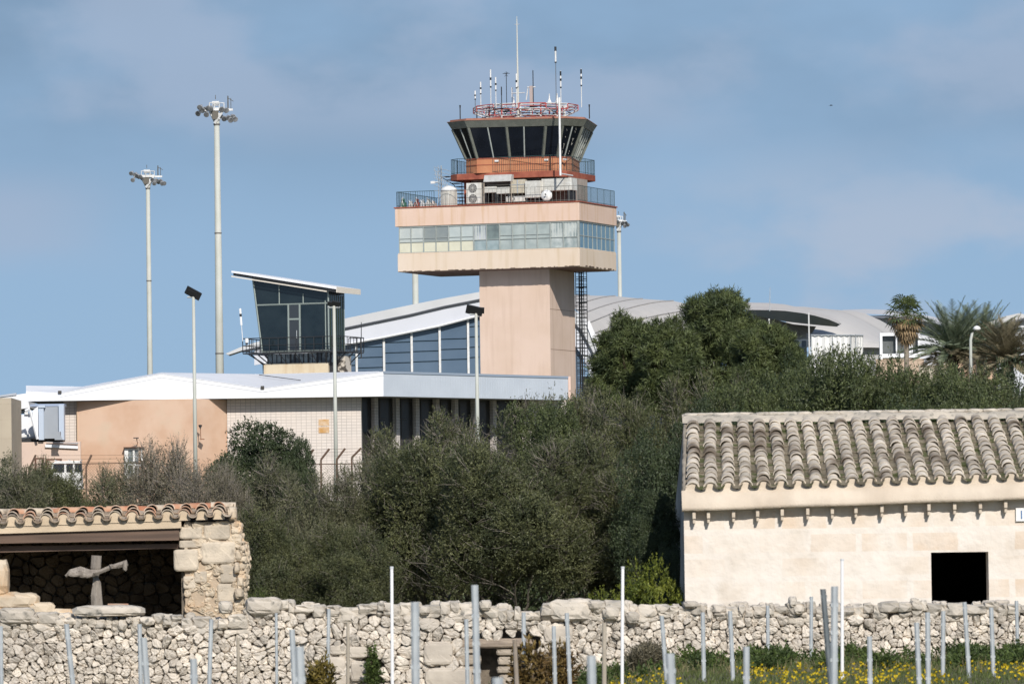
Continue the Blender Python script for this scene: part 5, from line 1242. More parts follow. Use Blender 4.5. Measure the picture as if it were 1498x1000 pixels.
chn.build('channel_tiles', tilemat('channel_tile', (.24, .205, .15), (.14, .12, .085), .12, ((.08, .09, .035), 5, .5, .6)), hut)
mb = MB()   # roof deck under tiles, back slope, ridge mortar
L1 = [(hx-.03, YH-.05, zc1(hx)+.05), (hxr, YH-.05, float(zc1(hxr))+.05)]; L2 = [(hx+.12, YRd, z_r-.2), (hxr, YRd, float(zr_h(hxr))-.2)]; L3 = [(hx+.03, YB+.2, z_e-.2), (hxr, YB+.2, z_e)]
mb.grid([L1, L2, L3]); mb.build('roof_deck', mat('roof_dirt', (.12, .10, .07), .95, (.07, .065, .04), 8), hut)
mb = MB(); rows = [[], [], [], []]
for i in range(120):
    x = hx+.10 + (hxr-hx-.1)*i/119; q = rg.uniform(-.012, .012); z = zr_h(x)+.012*math.sin(x*2.1)+.008*math.sin(x*5.3)
    rows[0].append((x, YRd-.42+q, z-.16)); rows[1].append((x, YRd-.24+q, z-.045+q)); rows[2].append((x, YRd-.03, z+q)); rows[3].append((x, YRd+.35, z-.12))
mb.grid(rows); mb.build('ridge_mortar', mat('ridge_mortar', (.60, .53, .43), .92, (.36, .33, .28), 2.4, bump=.02, spots=((.20, .19, .16), 7, .56, .7)), hut, smooth=True)
mb = MB()
for i in range(34): x = hx + .25 + i*.25 + rg.uniform(-.05, .05); boulder(mb, (x, YRd-.02, zr_h(x)-.01), (.15, .12, .035), rg, rough=.16)
mb.build('ridge_stone', grey_top, hut)
mb = MB(); rows = []
for s in range(26):
    q = s/25; kx = .13*q; yb = YH-.06+(YRd-.2-YH)*q; zb_ = float(zc1(hx))+.06+(z_r-.14-float(zc1(hx))-.06)*q
    rows.append([(hx+kx-.01+rg.uniform(-.012, .012), yb, zb_-.14), (hx+kx-.02+rg.uniform(-.012, .012), yb, zb_-.01), (hx+kx+.02, yb, zb_+.0+rg.uniform(-.012, .012)), (hx+kx+.06, yb, zb_-.03)])
mb.grid(rows); mb.build('verge_mortar', mat('verge', (.36, .32, .26), .92, (.24, .21, .17), 5), hut, smooth=True)
# number plate at the right edge: white tile with blue figures
px0, px1, pz0, pz1 = pxbox(1486, 1516, 742.5, 762, YH-.05)
pl = MB(); pl.box(px0, px1, YH-.05, YH-.005, pz0, pz1); plo = pl.build('number_plate', mat('enamel_white', (.80, .80, .78), .35), hut, bevel=.006)
tcu = bpy.data.curves.new('number', 'FONT'); tcu.body = '15'; tcu.size = .20; tcu.extrude = .004; tcu.materials.append(mat('blue_figures', (.06, .16, .36), .5))
to_ = bpy.data.objects.new('number_text', tcu); nme = bpy.data.meshes.new_from_object(to_); nme.materials.clear(); nme.materials.append(MATS['blue_figures']); bpy.data.objects.remove(to_)
to = bpy.data.objects.new('number', nme); COL.objects.link(to); to.parent = plo; q_ = FRAMES[hut.name].inverted() @ Vector((px0+.045, YH-.056, pz0+.045)); to.location = q_; to.rotation_euler = (pi/2, 0, 0)

# ================================================================ open shelter on the left
YS = 95.0
sh = thing('open_shelter', 'old open stone shelter with terracotta tile edge, timber beams and rubble end pillar', 'shelter', (XX(180, YS), YS, ground(-5, YS)))
gs = -.35
xr_ = XX(345, YS); xo = XX(262, YS); xleft = -11.0
ztl = lambda px: np.interp(px, [-300, 0, 240, 345], [775, 767.5, 762, 756])   # underside line of the tiles
rg = random.Random(61)
# pillar: rubble faces front and right side
mb = MB(); PX0, PX1 = XX(267, YS), XX(352, YS)
def pil(x, z, d): return (x + (.0), YS-d, z)
ztop = P(300, 762, YS).z
sites = []
z = gs
while z < ztop+.1:
    x = PX0
    big = z > P(300, 830, YS).z
    while x < PX1+.1:
        sites.append((x+rg.uniform(-.04, .04), z+rg.uniform(-.03, .03))); x += rg.uniform(.22, .36) if big else rg.uniform(.12, .22)
    z += .21 if big else .12
rubble(mb, sites, (PX0, PX1, gs, ztop), YS, rg, gap=.001, bulge=.014, rough=.02)
mb.build('rubble_pillar', stonew, sh)
mb = MB(); sites = []
z = gs
while z < ztop:
    y_ = YS-.05
    while y_ < YS+1.7: sites.append((y_+rg.uniform(-.03, .03), z+rg.uniform(-.03, .03))); y_ += rg.uniform(.10, .18)
    z += .10
rubble(mb, sites, (YS-.05, YS+1.7, gs, ztop-.02), 0, rg, gap=.012, bulge=.05, map3=lambda x, z, d: (PX1-.06+d*.6+.03*math.sin(z*5)+ (.06 if z < ztop-.35 else 0), x, z))
mb.build('rubble_side', stonew, sh)
mb = MB(); mb.box(PX0+.01, PX1-.09, YS+.004, YS+1.5, gs, ztop-.01); mb.build('pillar_core', mat('mortar_fill', (.50, .40, .29), .95, (.42, .33, .24), 4, bump=.02), sh)
mb = MB()      # dressed blocks
for x0, x1, y0, y1, d in ((262, 296, 770, 788, .06), (262, 294, 790, 801, .04), (254, 291, 803, 835, .10), (298, 337, 766, 789, .05), (293, 346, 792, 824, .07), (322, 346, 824, 852, .05), (284, 303, 835, 852, .05), (318, 345, 853, 880, .04), (268, 287, 842, 861, .04)):
    a, b, c, e = pxbox(x0, x1, y0, y1, YS); boulder(mb, ((a+b)/2, YS+.075, (c+e)/2), ((b-a)/2*1.02, .08+d, (e-c)/2*1.02), rg, n=9, m_=16, rough=.045, pw=.28)
mb.build('dressed_block', mat('dressed_limestone', (.64, .55, .43), .9, (.46, .40, .32), 3.2, island=.1, bump=.02, bscale=25, spots=((.26, .22, .17), 6, .6, .74)), sh)
# back wall and left wall (rubble, shade put into its colour)
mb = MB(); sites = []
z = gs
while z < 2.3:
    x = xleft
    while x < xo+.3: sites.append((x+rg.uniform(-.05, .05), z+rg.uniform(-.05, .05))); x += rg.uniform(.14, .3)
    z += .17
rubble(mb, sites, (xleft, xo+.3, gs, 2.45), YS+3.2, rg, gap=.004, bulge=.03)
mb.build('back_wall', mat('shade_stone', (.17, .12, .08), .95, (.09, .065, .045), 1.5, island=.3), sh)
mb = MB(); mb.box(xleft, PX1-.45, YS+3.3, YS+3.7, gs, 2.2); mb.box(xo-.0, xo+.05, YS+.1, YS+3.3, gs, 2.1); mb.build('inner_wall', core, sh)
# collapsed left part of the front: big white stone and a heap
mb = MB()
for (px, py, a, b, dy) in ((2, 845, .14, .32, 0), (-25, 850, .3, .35, .1), (6, 880, .35, .18, 0), (35, 878, .25, .14, 0), (62, 890, .22, .12, 0), (15, 905, .5, .2, -.1), (90, 900, .25, .12, 0), (-50, 800, .5, .4, .2), (-60, 870, .6, .4, .1), (120, 908, .3, .12, 0), (60, 910, .4, .15, -.1)):
    p = P(px, py, YS-.3); boulder(mb, (p.x, YS-.3+dy, p.z), (a, .25, b), rg, rough=.10)
mb.build('fallen_stone', stonew, sh)
# beams
wood = mat('weathered_timber', (.17, .115, .085), .85, (.10, .07, .055), 2.5, stretch=(.25, 3, 6), bump=.006, spots=((.27, .19, .13), 1.2, .62, .75))
def beam(y0a, y0b, y1a, y1b, Y, d, name='beam'):
    mb = MB(); a, b = XX(-320, Y), XX(262, Y); f = lambda ya, yb, px: ya+(yb-ya)*px/262
    n = 24; rows = []
    top_ = [P(-320+582*i/n, f(y0a, y0b, -320+582*i/n)+rg.uniform(-.25, .25), Y) for i in range(n+1)]; bot_ = [P(-320+582*i/n, f(y1a, y1b, -320+582*i/n)+rg.uniform(-.25, .25), Y) for i in range(n+1)]
    mb.grid([bot_, top_], thick=(0, d, 0)); return mb.build(name, wood, sh)
beam(778.5, 771.5, 794.5, 789.5, YS-.08, .3)
beam(798.5, 794.5, 807.5, 801.5, YS+.12, .25)
mb = MB(); a, b = xleft, xo+.02; mb.grid([[(a, YS-.14, P(-300, 788, YS).z), (b, YS-.14, P(262, 772, YS).z)], [(a, YS-.14, P(-300, 772, YS).z), (b, YS-.14, P(262, 759, YS).z)]], thick=(0, .5, 0))
mb.grid([[(a, YS-.141, P(-300, 772, YS-.2).z), (b+.9, YS-.141, P(345, 758.5, YS-.2).z)], [(a, YS+.9, P(-300, 768, YS+.9).z), (b+.8, YS+.9, P(345, 752, YS+.9).z)]])
mb.build('mortar_course', mat('lime_mortar_warm', (.62, .50, .36), .9, (.52, .42, .30), 2.4, bump=.012), sh)
mb = MB(); mb.grid([[(a, YS+.02, P(-300, 782, YS).z+.05), (b+.7, YS+.02, P(262, 770, YS).z+.02)], [(a, YS+3.7, 2.5), (b+.7, YS+3.7, 2.5)]], thick=(0, 0, -.06)); mb.build('roof_deck', mat('deck_dark', (.10, .07, .05), .9), sh)
# tile eave: one row of half-round tiles, ridge course behind
cov = MB(); chn = MB(); capt = MB(); cw = MB(); plg = MB()
p26 = 25.2; i = 0; px = -310
while px < 338:
    yb_ = np.interp(px, [-310, 0, 330], [771, 768, 756.5]); L0 = P(px, yb_-3, YS-.19); hi = P(px+2, np.interp(px, [-310, 0, 345], [755, 751, 741]), YS+1.3)
    dirn = hi-L0; dn = dirn.normalized(); up = Vector((0, -dn.z, dn.y))
    for j in range(3):
        a = L0 + dirn*(j/3) + Vector((rg.uniform(-.02, .02), rg.uniform(-.03, .03), 0)) + up*(.035+rg.uniform(0, .015)); b = L0 + dirn*((j+1.3)/3)
        arc_tile(cov if rg.random() < .62 else cw, a, b, .105, .085, up, Vector((1, 0, rg.uniform(-.18, .12))).normalized(), .05, pi-.05, rg=rg)
    plg.add([L0+up*.03+Vector((.098*math.cos(pi*k/7), .035, .085*math.sin(pi*k/7))) for k in range(8)] + [L0+Vector((-.10, .03, -.06)), L0+Vector((.10, .03, -.06))], [tuple(range(10))])
    L2_ = L0 + Vector((.145, -.06, -.0)); arc_tile(chn, L2_+up*.06, L2_+dirn*.6+up*.05, .088, .10, up, (1, 0, 0), pi+.05, 2*pi-.05, rg=rg)
    arc_tile(chn, L2_+dirn*.5+up*.07, L2_+dirn+up*.06, .09, .10, up, (1, 0, 0), pi+.05, 2*pi-.05, rg=rg)
    px += p26
terr = tilemat('terracotta_tile', (.46, .25, .16), (.52, .36, .25), .2, ((.56, .49, .40), 4, .48, .64)); 
plg.build('tile_mouth_mortar', mat('lime_mortar_warm', (.6, .5, .4)), sh); cov.build('eave_tiles', terr, sh); cw.build('pale_eave_tiles', tilemat('pale_tile', (.56, .48, .38), (.42, .35, .27), .15, ((.15, .12, .09), 4, .55, .7)), sh); chn.build('channel_tiles', tilemat('channel_pale', (.30, .22, .15), (.46, .39, .31), .15, ((.12, .09, .06), 6, .55, .7)), sh)
mb = MB(); px = -305
while px < 338:
    wpx = rg.uniform(22, 34); y_ = np.interp(px, [-310, 0, 200, 345], [753, 750, 745, 738.5])
    a, b = P(px, y_+1.5, YS+1.35), P(px+wpx+3, y_+1.2+rg.uniform(-.8, .8), YS+1.35)
    arc_tile(mb if rg.random() < .6 else capt, a, b, .10, .09, Vector((0, 0, 1)), Vector((0, 1, 0)), 0, pi, rg=rg); px += wpx
mb.build('ridge_course', tilemat('ridge_terracotta', (.40, .16, .09), (.46, .30, .20), .15, ((.50, .44, .36), 5, .6, .7)), sh); capt.build('pale_ridge_course', tilemat('pale_tile', (.5, .4, .3), (.3, .3, .2), .1, ((.1, .1, .1), 4, .5, .6)), sh)
mb = MB(); rows = [[], [], []]
for i in range(70):
    px = -310+655*i/69; y_ = np.interp(px, [-310, 0, 200, 345], [755.5, 752.5, 747.5, 741]); q = rg.uniform(-.01, .01)
    rows[0].append(P(px, y_+5.5, YS+.75)); a = P(px, y_+1, YS+1.2); rows[1].append((a.x, a.y+q, a.z+q)); rows[2].append((a.x, YS+1.7, a.z-.1))
mb.grid(rows); mb.build('ridge_mortar', mat('lime_mortar_warm', (.6, .5, .4)), sh, smooth=True)
mb = MB(); a = P(346, 738.5, YS+1.3); 
for (px, py, aa, bb, Y) in ((340, 752, .08, .13, YS+.1), (341, 745, .06, .06, YS+.8), (349, 812, .06, .12, YS+.1), (348, 785, .05, .10, YS+.3), (352, 850, .07, .14, YS+.1), (350, 868, .08, .1, YS), (347, 830, .05, .1, YS)):
    p = P(px, py, Y); boulder(mb, p, (aa, .2, bb), rg, rough=.12)
mb.build('edge_stone', stonew, sh)
# cross shaped roof prop of old timber, standing in the shelter mouth
t = thing('timber_prop', 'weathered grey wooden post with a crooked crosspiece standing in the open shelter', 'post', (XX(142, 93.5), 93.5, -.3))
oldw = mat('silvered_timber', (.33, .29, .245), .9, (.18, .155, .13), 5, stretch=(3, 3, .6), bump=.01, spots=((.12, .10, .09), 12, .6, .7))
def ribb(mb, pts, rs, n=8):
    rr_ = random.Random(9); mb.tube([Vector(p)+Vector((rr_.uniform(-.01, .01), 0, rr_.uniform(-.01, .01))) for p in pts], [r_*rr_.uniform(.85, 1.15) for r_ in rs], n)
pp = lambda x, y: P(x, y, 93.5)
b_ = pp(142, 900); b_.z = -.3
mb = MB(); ribb(mb, [b_, pp(143, 888), pp(142, 870), pp(141, 851), pp(140, 845), pp(141, 830), pp(141, 812)], [.12, .12, .11, .085, .05, .085, .09], 6); mb.build('post', oldw, t, world=True)
mb = MB(); ribb(mb, [P(96, 842, 93.3), P(104, 837, 93.3), P(118, 835, 93.3), P(131, 838, 93.3), P(146, 836, 93.3), P(160, 830, 93.3), P(172, 826.5, 93.3), P(186, 822, 93.3)], [.02, .055, .085, .065, .035, .035, .045, .05], 5)
for x, y_, a_, b_2 in ((112, 839, .13, .05), (126, 841, .10, .045), (183, 828, .04, .07), (168, 828, .09, .035)): boulder(mb, P(x, y_, 93.25), (a_, .05, b_2), rg, rough=.2)
mb.build('crosspiece', oldw, t, world=True)
o = MB(); arc_tile(o, P(158, 889, 92.6), P(188, 887, 92.6), .085, .06, Vector((0, 0, 1)), Vector((0, 1, 0)), 0, pi); o = o.build('loose_tile', mat('terr_loose', (.36, .19, .12), .9, (.4, .3, .22), 8)); tag(o, 'single curved terracotta tile lying behind the flat coping stone below the timber post', 'tile')

# ================================================================ vineyard stakes
GR = 'galvanised vineyard stakes'
# (px top, py top, px bottom, width px, kind, label)
ST = [
 (1, 915, 2, 6, 'g', 'short pale stake cut by the left edge of the picture'),
 (97, 912, 107, 7, 'g', 'blue-grey stake leaning left below the shelter opening, left of the timber post'),
 (204, 912, 206, 6, 'g', 'thinner left stake of a close pair right of the flat coping stone'),
 (210, 932, 215, 9, 'g', 'shorter thick right stake of a close pair right of the flat coping stone'),
 (309, 905, 306, 6, 'g', 'slim stake standing under the rubble pillar of the shelter'),
 (283, 963, 284, 10, 'g', 'very short thick blurred stake low between the paired stakes and the pillar'),
 (348, 932, 349, 5, 'w', 'thin beige wooden stake just right of the slim stake under the pillar'),
 (404, 896, 405, 4, 'g', 'thin pale stake in front of the wall right of the rubble pillar'),
 (427, 920, 431, 8, 'g', 'stake just behind the short thick blurred stake right of the pillar'),
 (438, 945, 440, 13, 'g', 'short thick blurred stake with its taller neighbour right of the pillar'),
 (481, 890, 479, 5, 'g', 'slim blue-grey stake in front of the pale quarried blocks'),
 (509, 910, 509, 5, 'w', 'thin beige stake between the quarried blocks and the white ranging rod'),
 (573, 828, 574, 5, 'r', 'thin white rod rising above the wall on the left half of the picture'),
 (607, 880, 608, 12, 'g', 'thick blurred stake right of the left white rod'),
 (682, 905, 684, 6, 'g', 'slim stake just left of the tall thick one by the wall niche'),
 (694.5, 855, 698, 10, 'g', 'tall thick blurred stake whose top stands against the dark bush'),
 (728, 990, 728, 16, 'g', 'stub of a wide blurred stake at the bottom edge below the niche'),
 (766, 895, 767, 6, 'g', 'slim stake on the right side of the wall niche'),
 (753, 935, 756, 7, 'b', 'brownish blurred stake in front of the wall niche'),
 (810, 915, 812, 6, 'g', 'slim stake between the niche and the big round boulder'),
 (829, 896, 834, 6, 'g', 'stake leaning right in front of the big flat boulder on the wall top'),
 (865, 958, 866, 13, 'g', 'short wide blurred stake below the big boulder'),
 (884, 910, 884, 7, 'w', 'beige-grey stake right of the short wide one below the boulder'),
 (911, 828, 910, 5, 'r', 'thin white rod in front of the bright yellow-green shrub'),
 (968, 900, 976, 6, 'g', 'stake leaning right behind a shorter thick one, left of the hut corner'),
 (980, 955, 982, 13, 'g', 'short thick blurred stake just left of the hut corner'),
 (1028, 895, 1030, 6, 'g', 'straight stake just right of the hut corner'),
 (1068, 893, 1073, 6, 'g', 'stake leaning slightly right, second from the hut corner'),
 (1092, 945, 1092, 9, 'g', 'short stake between the leaning one and the next straight one'),
 (1123, 885, 1124, 5, 'g', 'slim stake left of the tall one that overlaps the limewashed wall'),
 (1187, 872, 1186, 5, 'g', 'slim stake overlapping the limewashed wall left of the leaning pair'),
 (1204, 861, 1216, 8, 'd', 'dark blurred stake leaning left of the white rod before the hut'),
 (1221, 857, 1220, 10, 'g', 'thick blurred stake between the dark leaning stake and the white rod'),
 (1232, 817, 1232, 5, 'r', 'tallest white rod in front of the limewashed hut wall'),
 (1272, 930, 1273, 7, 'g', 'short stake right of the tallest white rod'),
 (1341, 910, 1345, 7, 'g', 'left stake of the pair below the left jamb of the hut opening'),
 (1357, 895, 1358, 7, 'g', 'right stake of the pair below the left jamb of the hut opening'),
 (1380, 893, 1379, 6, 'g', 'stake standing below the left half of the dark hut opening'),
 (1411, 880, 1419, 6, 'g', 'pale stake leaning right below the middle of the dark hut opening'),
 (1450, 888, 1454, 6, 'g', 'stake just right of the dark hut opening'),
 (1487, 878, 1490, 5, 'g', 'rightmost stake near the edge of the picture'),
]
galvd = mat('dull_stake', (.17, .19, .20), .5, (.12, .14, .15), 5, metallic=.3); woodst = mat('beige_stake', (.42, .37, .30), .85, (.33, .29, .23), 6); brownst = mat('brown_stake', (.24, .19, .14), .85, (.3, .26, .22), 6)
rods = mat('white_rod', (.82, .82, .82), .4)
for (xt, yt, xb, wpx, kd, lab) in ST:
    real = {'g': .055, 'd': .05, 'w': .05, 'b': .06, 'r': .045}[kd]
    Y = real*FPX/wpx; Y = min(Y, 86.2 if yt > 850 else 85.6)
    if kd == 'r': Y = min(Y, 76)
    a = P(xt, yt, Y); b = P(xb, 1000, Y); sl = (b.x-a.x)/(b.z-a.z); gz_ = ground(b.x, Y); bx = a.x + sl*(gz_-a.z)
    t = thing('white_rod' if kd == 'r' else 'vineyard_stake', lab, 'rod' if kd == 'r' else 'stake', (bx, Y, gz_), 0, 'white rods in the vineyard' if kd == 'r' else GR)
    H = a.z-gz_; dx = a.x-bx; w_ = wpx*Y/FPX/2; top_ = Vector((dx, 0, H)); ex = Vector((1, 0, 0)); mb = MB()
    if kd == 'r':
        mb.tube([(0, 0, -.1), tuple(top_*.5), tuple(top_)], [w_, w_, w_*.95], 10); mb.build('shaft', rods, t, smooth=False)
        m2 = MB(); z_ = top_*.985; m2.tube([z_, top_], w_*1.12, 10); m2.build('cap', mat('rod_cap', (.60, .62, .64), .4), t)
    elif kd in 'wb':
        mb.tube([(0, 0, -.1), tuple(top_*.5), tuple(top_)], [w_*1.05, w_, w_*.9], 8); mb.build('shaft', woodst if kd == 'w' else brownst, t)
    else:   # folded steel channel with hooks
        prof = [(-w_, .028), (-w_, -.004), (-w_*.45, -.018), (w_*.45, -.018), (w_, -.004), (w_, .028), (w_-.004, .028), (w_-.004, 0), (w_*.42, -.012), (-w_*.42, -.012), (-w_+.004, 0), (-w_+.004, .028)]
        n = len(prof); vs = [(x, y_, -.1) for x, y_ in prof] + [(x+top_.x, y_, top_.z) for x, y_ in prof]
        mb.add(vs, [(i, (i+1) % n, n+(i+1) % n, n+i) for i in range(n)] + [tuple(range(n, 2*n))]); mb.build('channel', galvd if kd == 'd' else galv, t)
        m2 = MB(); z_ = .25
        while z_ < H-.08:
            c = top_*(z_/H); m2.box(c.x-w_*1.12, c.x-w_*.6, -.014, .004, c.z, c.z+.03); m2.box(c.x+w_*.6, c.x+w_*1.12, -.014, .004, c.z, c.z+.03); z_ += .22
        m2.build('wire_hook', galvd if kd == 'd' else galv, t)
# ================================================================ foliage
def leafmat(name, c, c2, isl=.45, tr=.25, rough=.55, spec=.35):
    return mat(name, c, rough, c2, 1.6, island=isl, trans=tr, spec=spec, detail=3)
L_ol = leafmat('olive_leaf', (.132, .140, .060), (.060, .072, .032), spec=.4)
L_gr = leafmat('grey_olive_leaf', (.180, .180, .100), (.085, .092, .050))
L_dk = leafmat('dark_leaf', (.075, .100, .042), (.038, .056, .025), spec=.5)
L_br = leafmat('dry_leaf', (.185, .165, .11), (.10, .09, .06), tr=.15)
L_yg = leafmat('bright_leaf', (.20, .22, .03), (.10, .13, .025), tr=.3)
L_md = leafmat('mid_green_leaf', (.125, .150, .055), (.058, .078, .030), spec=.5)
L_pn = leafmat('pine_needle', (.115, .140, .05), (.05, .07, .028), tr=.15)
barkm = mat('grey_bark', (.17, .15, .125), .9, (.10, .09, .07), 5)
twigm = mat('grey_twig', (.24, .215, .18), .9, (.16, .14, .12), 5)

def rnd_unit(rs, n):
    v = rs.normal(size=(n, 3)); return v/np.linalg.norm(v, axis=1, keepdims=True)
def leaf_quads(rs, p, d, L, W, nrm=None):
    """rhombic leaves at p along unit d, their faces turned towards nrm"""
    n = len(p); s = np.cross(d, rnd_unit(rs, n) if nrm is None else nrm+.75*rnd_unit(rs, n)); s /= np.linalg.norm(s, axis=1, keepdims=True)+1e-9
    L = L[:, None]; W = W[:, None]
    V = np.empty((n, 4, 3)); V[:, 0] = p; V[:, 1] = p + d*L*.45 + s*W; V[:, 2] = p + d*L; V[:, 3] = p + d*L*.45 - s*W
    return V.reshape(-1, 3)
def crown_mesh(name, m, seed, lobes, twigs, per, L, W, up=.5, tw=.25, shell=.35, keepz=None, spread=.8, local=True):
    """leafy crown: twigs on the outer part of each lobe, each with 'per' leaves.  lobes: (cx,cy,cz,rx,ry,rz)"""
    rs = np.random.default_rng(seed); lo = np.array(lobes, float)
    area = lo[:, 3]*lo[:, 5] + lo[:, 3]*lo[:, 4]; pick = rs.choice(len(lo), size=twigs, p=area/area.sum()); l = lo[pick]
    u = rnd_unit(rs, twigs); rad = 1 - shell*rs.random(twigs)**1.6
    rad *= 1 + .10*np.sin(u[:, 0]*7+pick) * np.cos(u[:, 2]*6+pick*2)
    c = l[:, :3] + u*l[:, 3:6]*rad[:, None]
    # drop twigs buried deep inside other lobes
    keep = np.ones(twigs, bool)
    for k in range(len(lo)):
        q = (c-lo[k, :3])/lo[k, 3:6]; keep &= ~((np.linalg.norm(q, axis=1) < .62) & (pick != k))
    if keepz is not None: keep &= c[:, 2] > keepz
    c, u = c[keep], u[keep]; n = len(c)
    axis = u*.75 + np.array([0, 0, up]) + rs.normal(size=(n, 3))*.45; axis /= np.linalg.norm(axis, axis=1, keepdims=True)
    tl = tw*(.5+rs.random(n))
    t = rs.random((n, per))
    p = c[:, None, :] + axis[:, None, :]*(t*tl[:, None])[:, :, None]
    d = axis[:, None, :]*(1-spread*.5) + rs.normal(size=(n, per, 3))*spread*.62; d /= np.linalg.norm(d, axis=2, keepdims=True)
    p = p.reshape(-1, 3); d = d.reshape(-1, 3); k = len(p)
    cen = np.array([0, 0, lo[:, 2].mean()]); big = c-cen; big /= np.linalg.norm(big, axis=1, keepdims=True)+1e-9
    nn = u*.6 + big*.7 + np.array([0, 0, .25]); nn /= np.linalg.norm(nn, axis=1, keepdims=True)
    nr = np.repeat(nn, per, axis=0)
    V = leaf_quads(rs, p, d, L*(.6+.8*rs.random(k)), W*(.6+.8*rs.random(k)), nr if local else None)
    return np_mesh(name, V, np.arange(len(V)).reshape(-1, 4), m)
def branch_mb(rg, h, spread, n, r0_, depth=3, base=(0, 0, 0), seg=5, upb=.6):
    mb = MB()
    def grow(p, d, l, r_, k):
        pts = [p]; rr_ = [r_]
        for i in range(seg):
            d = (d + Vector((rg.uniform(-.3, .3), rg.uniform(-.3, .3), rg.uniform(-.12, .25)))).normalized(); p = p + d*l/seg; pts.append(p); rr_.append(r_*(1-.75*(i+1)/seg))
        mb.tube(pts, rr_, 5 if k > 1 else 3, cap=False)
        if k > 0:
            for _ in range(rg.choice((2, 3, 3))):
                i = rg.randint(2, seg); grow(pts[i], (d + Vector((rg.uniform(-1, 1), rg.uniform(-1, 1), rg.uniform(-.2, .7)))).normalized(), l*rg.uniform(.5, .75), rr_[i]*.8+.002, k-1)
    for i in range(n):
        a = 2*pi*i/n+rg.uniform(-.4, .4); grow(Vector(base), Vector((math.cos(a)*spread, math.sin(a)*spread, upb+rg.uniform(0, .4))).normalized(), h*rg.uniform(.55, .8), r0_, depth)
    return mb
def bush_lobes(rg, w, h, n, low=.35, tops=4, core=True):
    out = []
    for i in range(n):
        a = 2*pi*i/n*1.618*2; q = rg.random()
        z = low + (h-low-.5)*rg.random(); k = math.sqrt(max(.05, 1-((z-h*.42)/(h*.62))**2)); r_ = w*k*rg.uniform(.35, .85)
        s = rg.uniform(.42, .78)
        out.append((r_*math.cos(a), r_*math.sin(a), z, s, s, s*rg.uniform(.8, 1.25)))
    zc = max(h*.42, low+h*.16); out += [(0, 0, zc, w*.55, w*.55, min(h*.40, zc-low*.8)), (0, 0, h*.68, w*.36, w*.36, h*.25)]
    for i in range(tops):    # thin tops that break the outline
        a = rg.uniform(0, 6.28); out.append((w*.5*math.cos(a), w*.5*math.sin(a), h-.25+rg.uniform(-.2, .15), .22, .22, .42))
    return out
VAR = {}
def bush_var(key, m, seed, w, h, twigs, per, L, W, up, tw, shell=.35, nl=22, low=.35, twig=None, brm=None, spread=.8, keepz=.05, tops=4, lob=None):
    rg = random.Random(seed); lob = lob or bush_lobes(rg, w, h, nl, low, tops)
    me = crown_mesh('crown_'+key, m, seed, lob, twigs, per, L, W, up, tw, shell, keepz, spread)
    b = branch_mb(rg, h*.62, .85, 7, .05, 3); bo = b.build('branches', brm or barkm); tm = None
    if twig:
        tb = MB(); rs = random.Random(seed+1)
        for _ in range(twig):
            l = rs.choice(lob); u = Vector((rs.gauss(0, 1), rs.gauss(0, 1), rs.gauss(0, 1))).normalized(); c = Vector((l[0]+u.x*l[3]*.9, l[1]+u.y*l[4]*.9, l[2]+u.z*l[5]*.9))
            if c.z < .1: continue
            d = (u + Vector((0, 0, .5)) + Vector((rs.uniform(-.7, .7), rs.uniform(-.7, .7), rs.uniform(-.5, .5)))).normalized()
            q = c + d*rs.uniform(.12, .3); e = q + (d+Vector((rs.uniform(-.8, .8), rs.uniform(-.8, .8), rs.uniform(-.3, .5)))).normalized()*rs.uniform(.1, .25)
            tb.tube([c-d*.15, q, e], [.007, .005, .002], 3, cap=False)
        to_ = tb.build('twigs', twigm); tm = to_.data; bpy.data.objects.remove(to_)
    co = np.empty(len(me.vertices)*3, np.float32); me.vertices.foreach_get('co', co); co = co.reshape(-1, 3)
    VAR[key] = (me, bo.data, tm, float(np.percentile(co[:, 2], 99.7)), float(np.percentile(co[:, 0], 99)-np.percentile(co[:, 0], 1))); bpy.data.objects.remove(bo)
bush_var('olive', L_ol, 101, 1.9, 4.3, 22000, 9, .062, .0115, .85, .26, twig=500, tops=3)
bush_var('canopy', L_ol, 121, 2.1, 4.3, 22000, 9, .062, .0115, .85, .26, nl=20, low=1.75, twig=900, tops=3, keepz=1.0)
bush_var('olive_b', L_ol, 102, 2.0, 4.3, 22000, 9, .062, .0115, .85, .26, nl=18, twig=800, tops=6)
bush_var('greyolive', L_gr, 103, 1.9, 4.2, 20000, 9, .06, .0105, .9, .28, twig=900, tops=3)
bush_var('dark', L_dk, 104, 1.9, 4.0, 26000, 8, .045, .0125, .4, .15, nl=30, tops=2)
rgl = random.Random(14); rl = [(0, 0, 3.2, .95, .95, 1.0), (0, 0, 1.6, .8, .8, 1.2)]
for i in range(26):
    a = i*2.4; q = rgl.uniform(-.75, 1); r_ = math.sqrt(1-q*q*.95)
    rl.append((.86*r_*math.cos(a)*rgl.uniform(.8, 1.1), .86*r_*math.sin(a), 3.2+.98*q, rgl.uniform(.32, .5), .42, rgl.uniform(.3, .42)))
bush_var('round', L_dk, 114, 1.9, 3.6, 17000, 8, .05, .0135, .4, .13, lob=rl)
bush_var('dry', L_br, 105, 1.9, 4.0, 15000, 8, .05, .010, .6, .28, nl=22, twig=1900, shell=.45)
bush_var('mid', L_md, 106, 1.9, 4.3, 26000, 8, .055, .0135, .5, .2, nl=24)
bush_var('bright', L_yg, 107, 1.0, 2.0, 2600, 7, .09, .024, .4, .16, nl=14, low=.2)
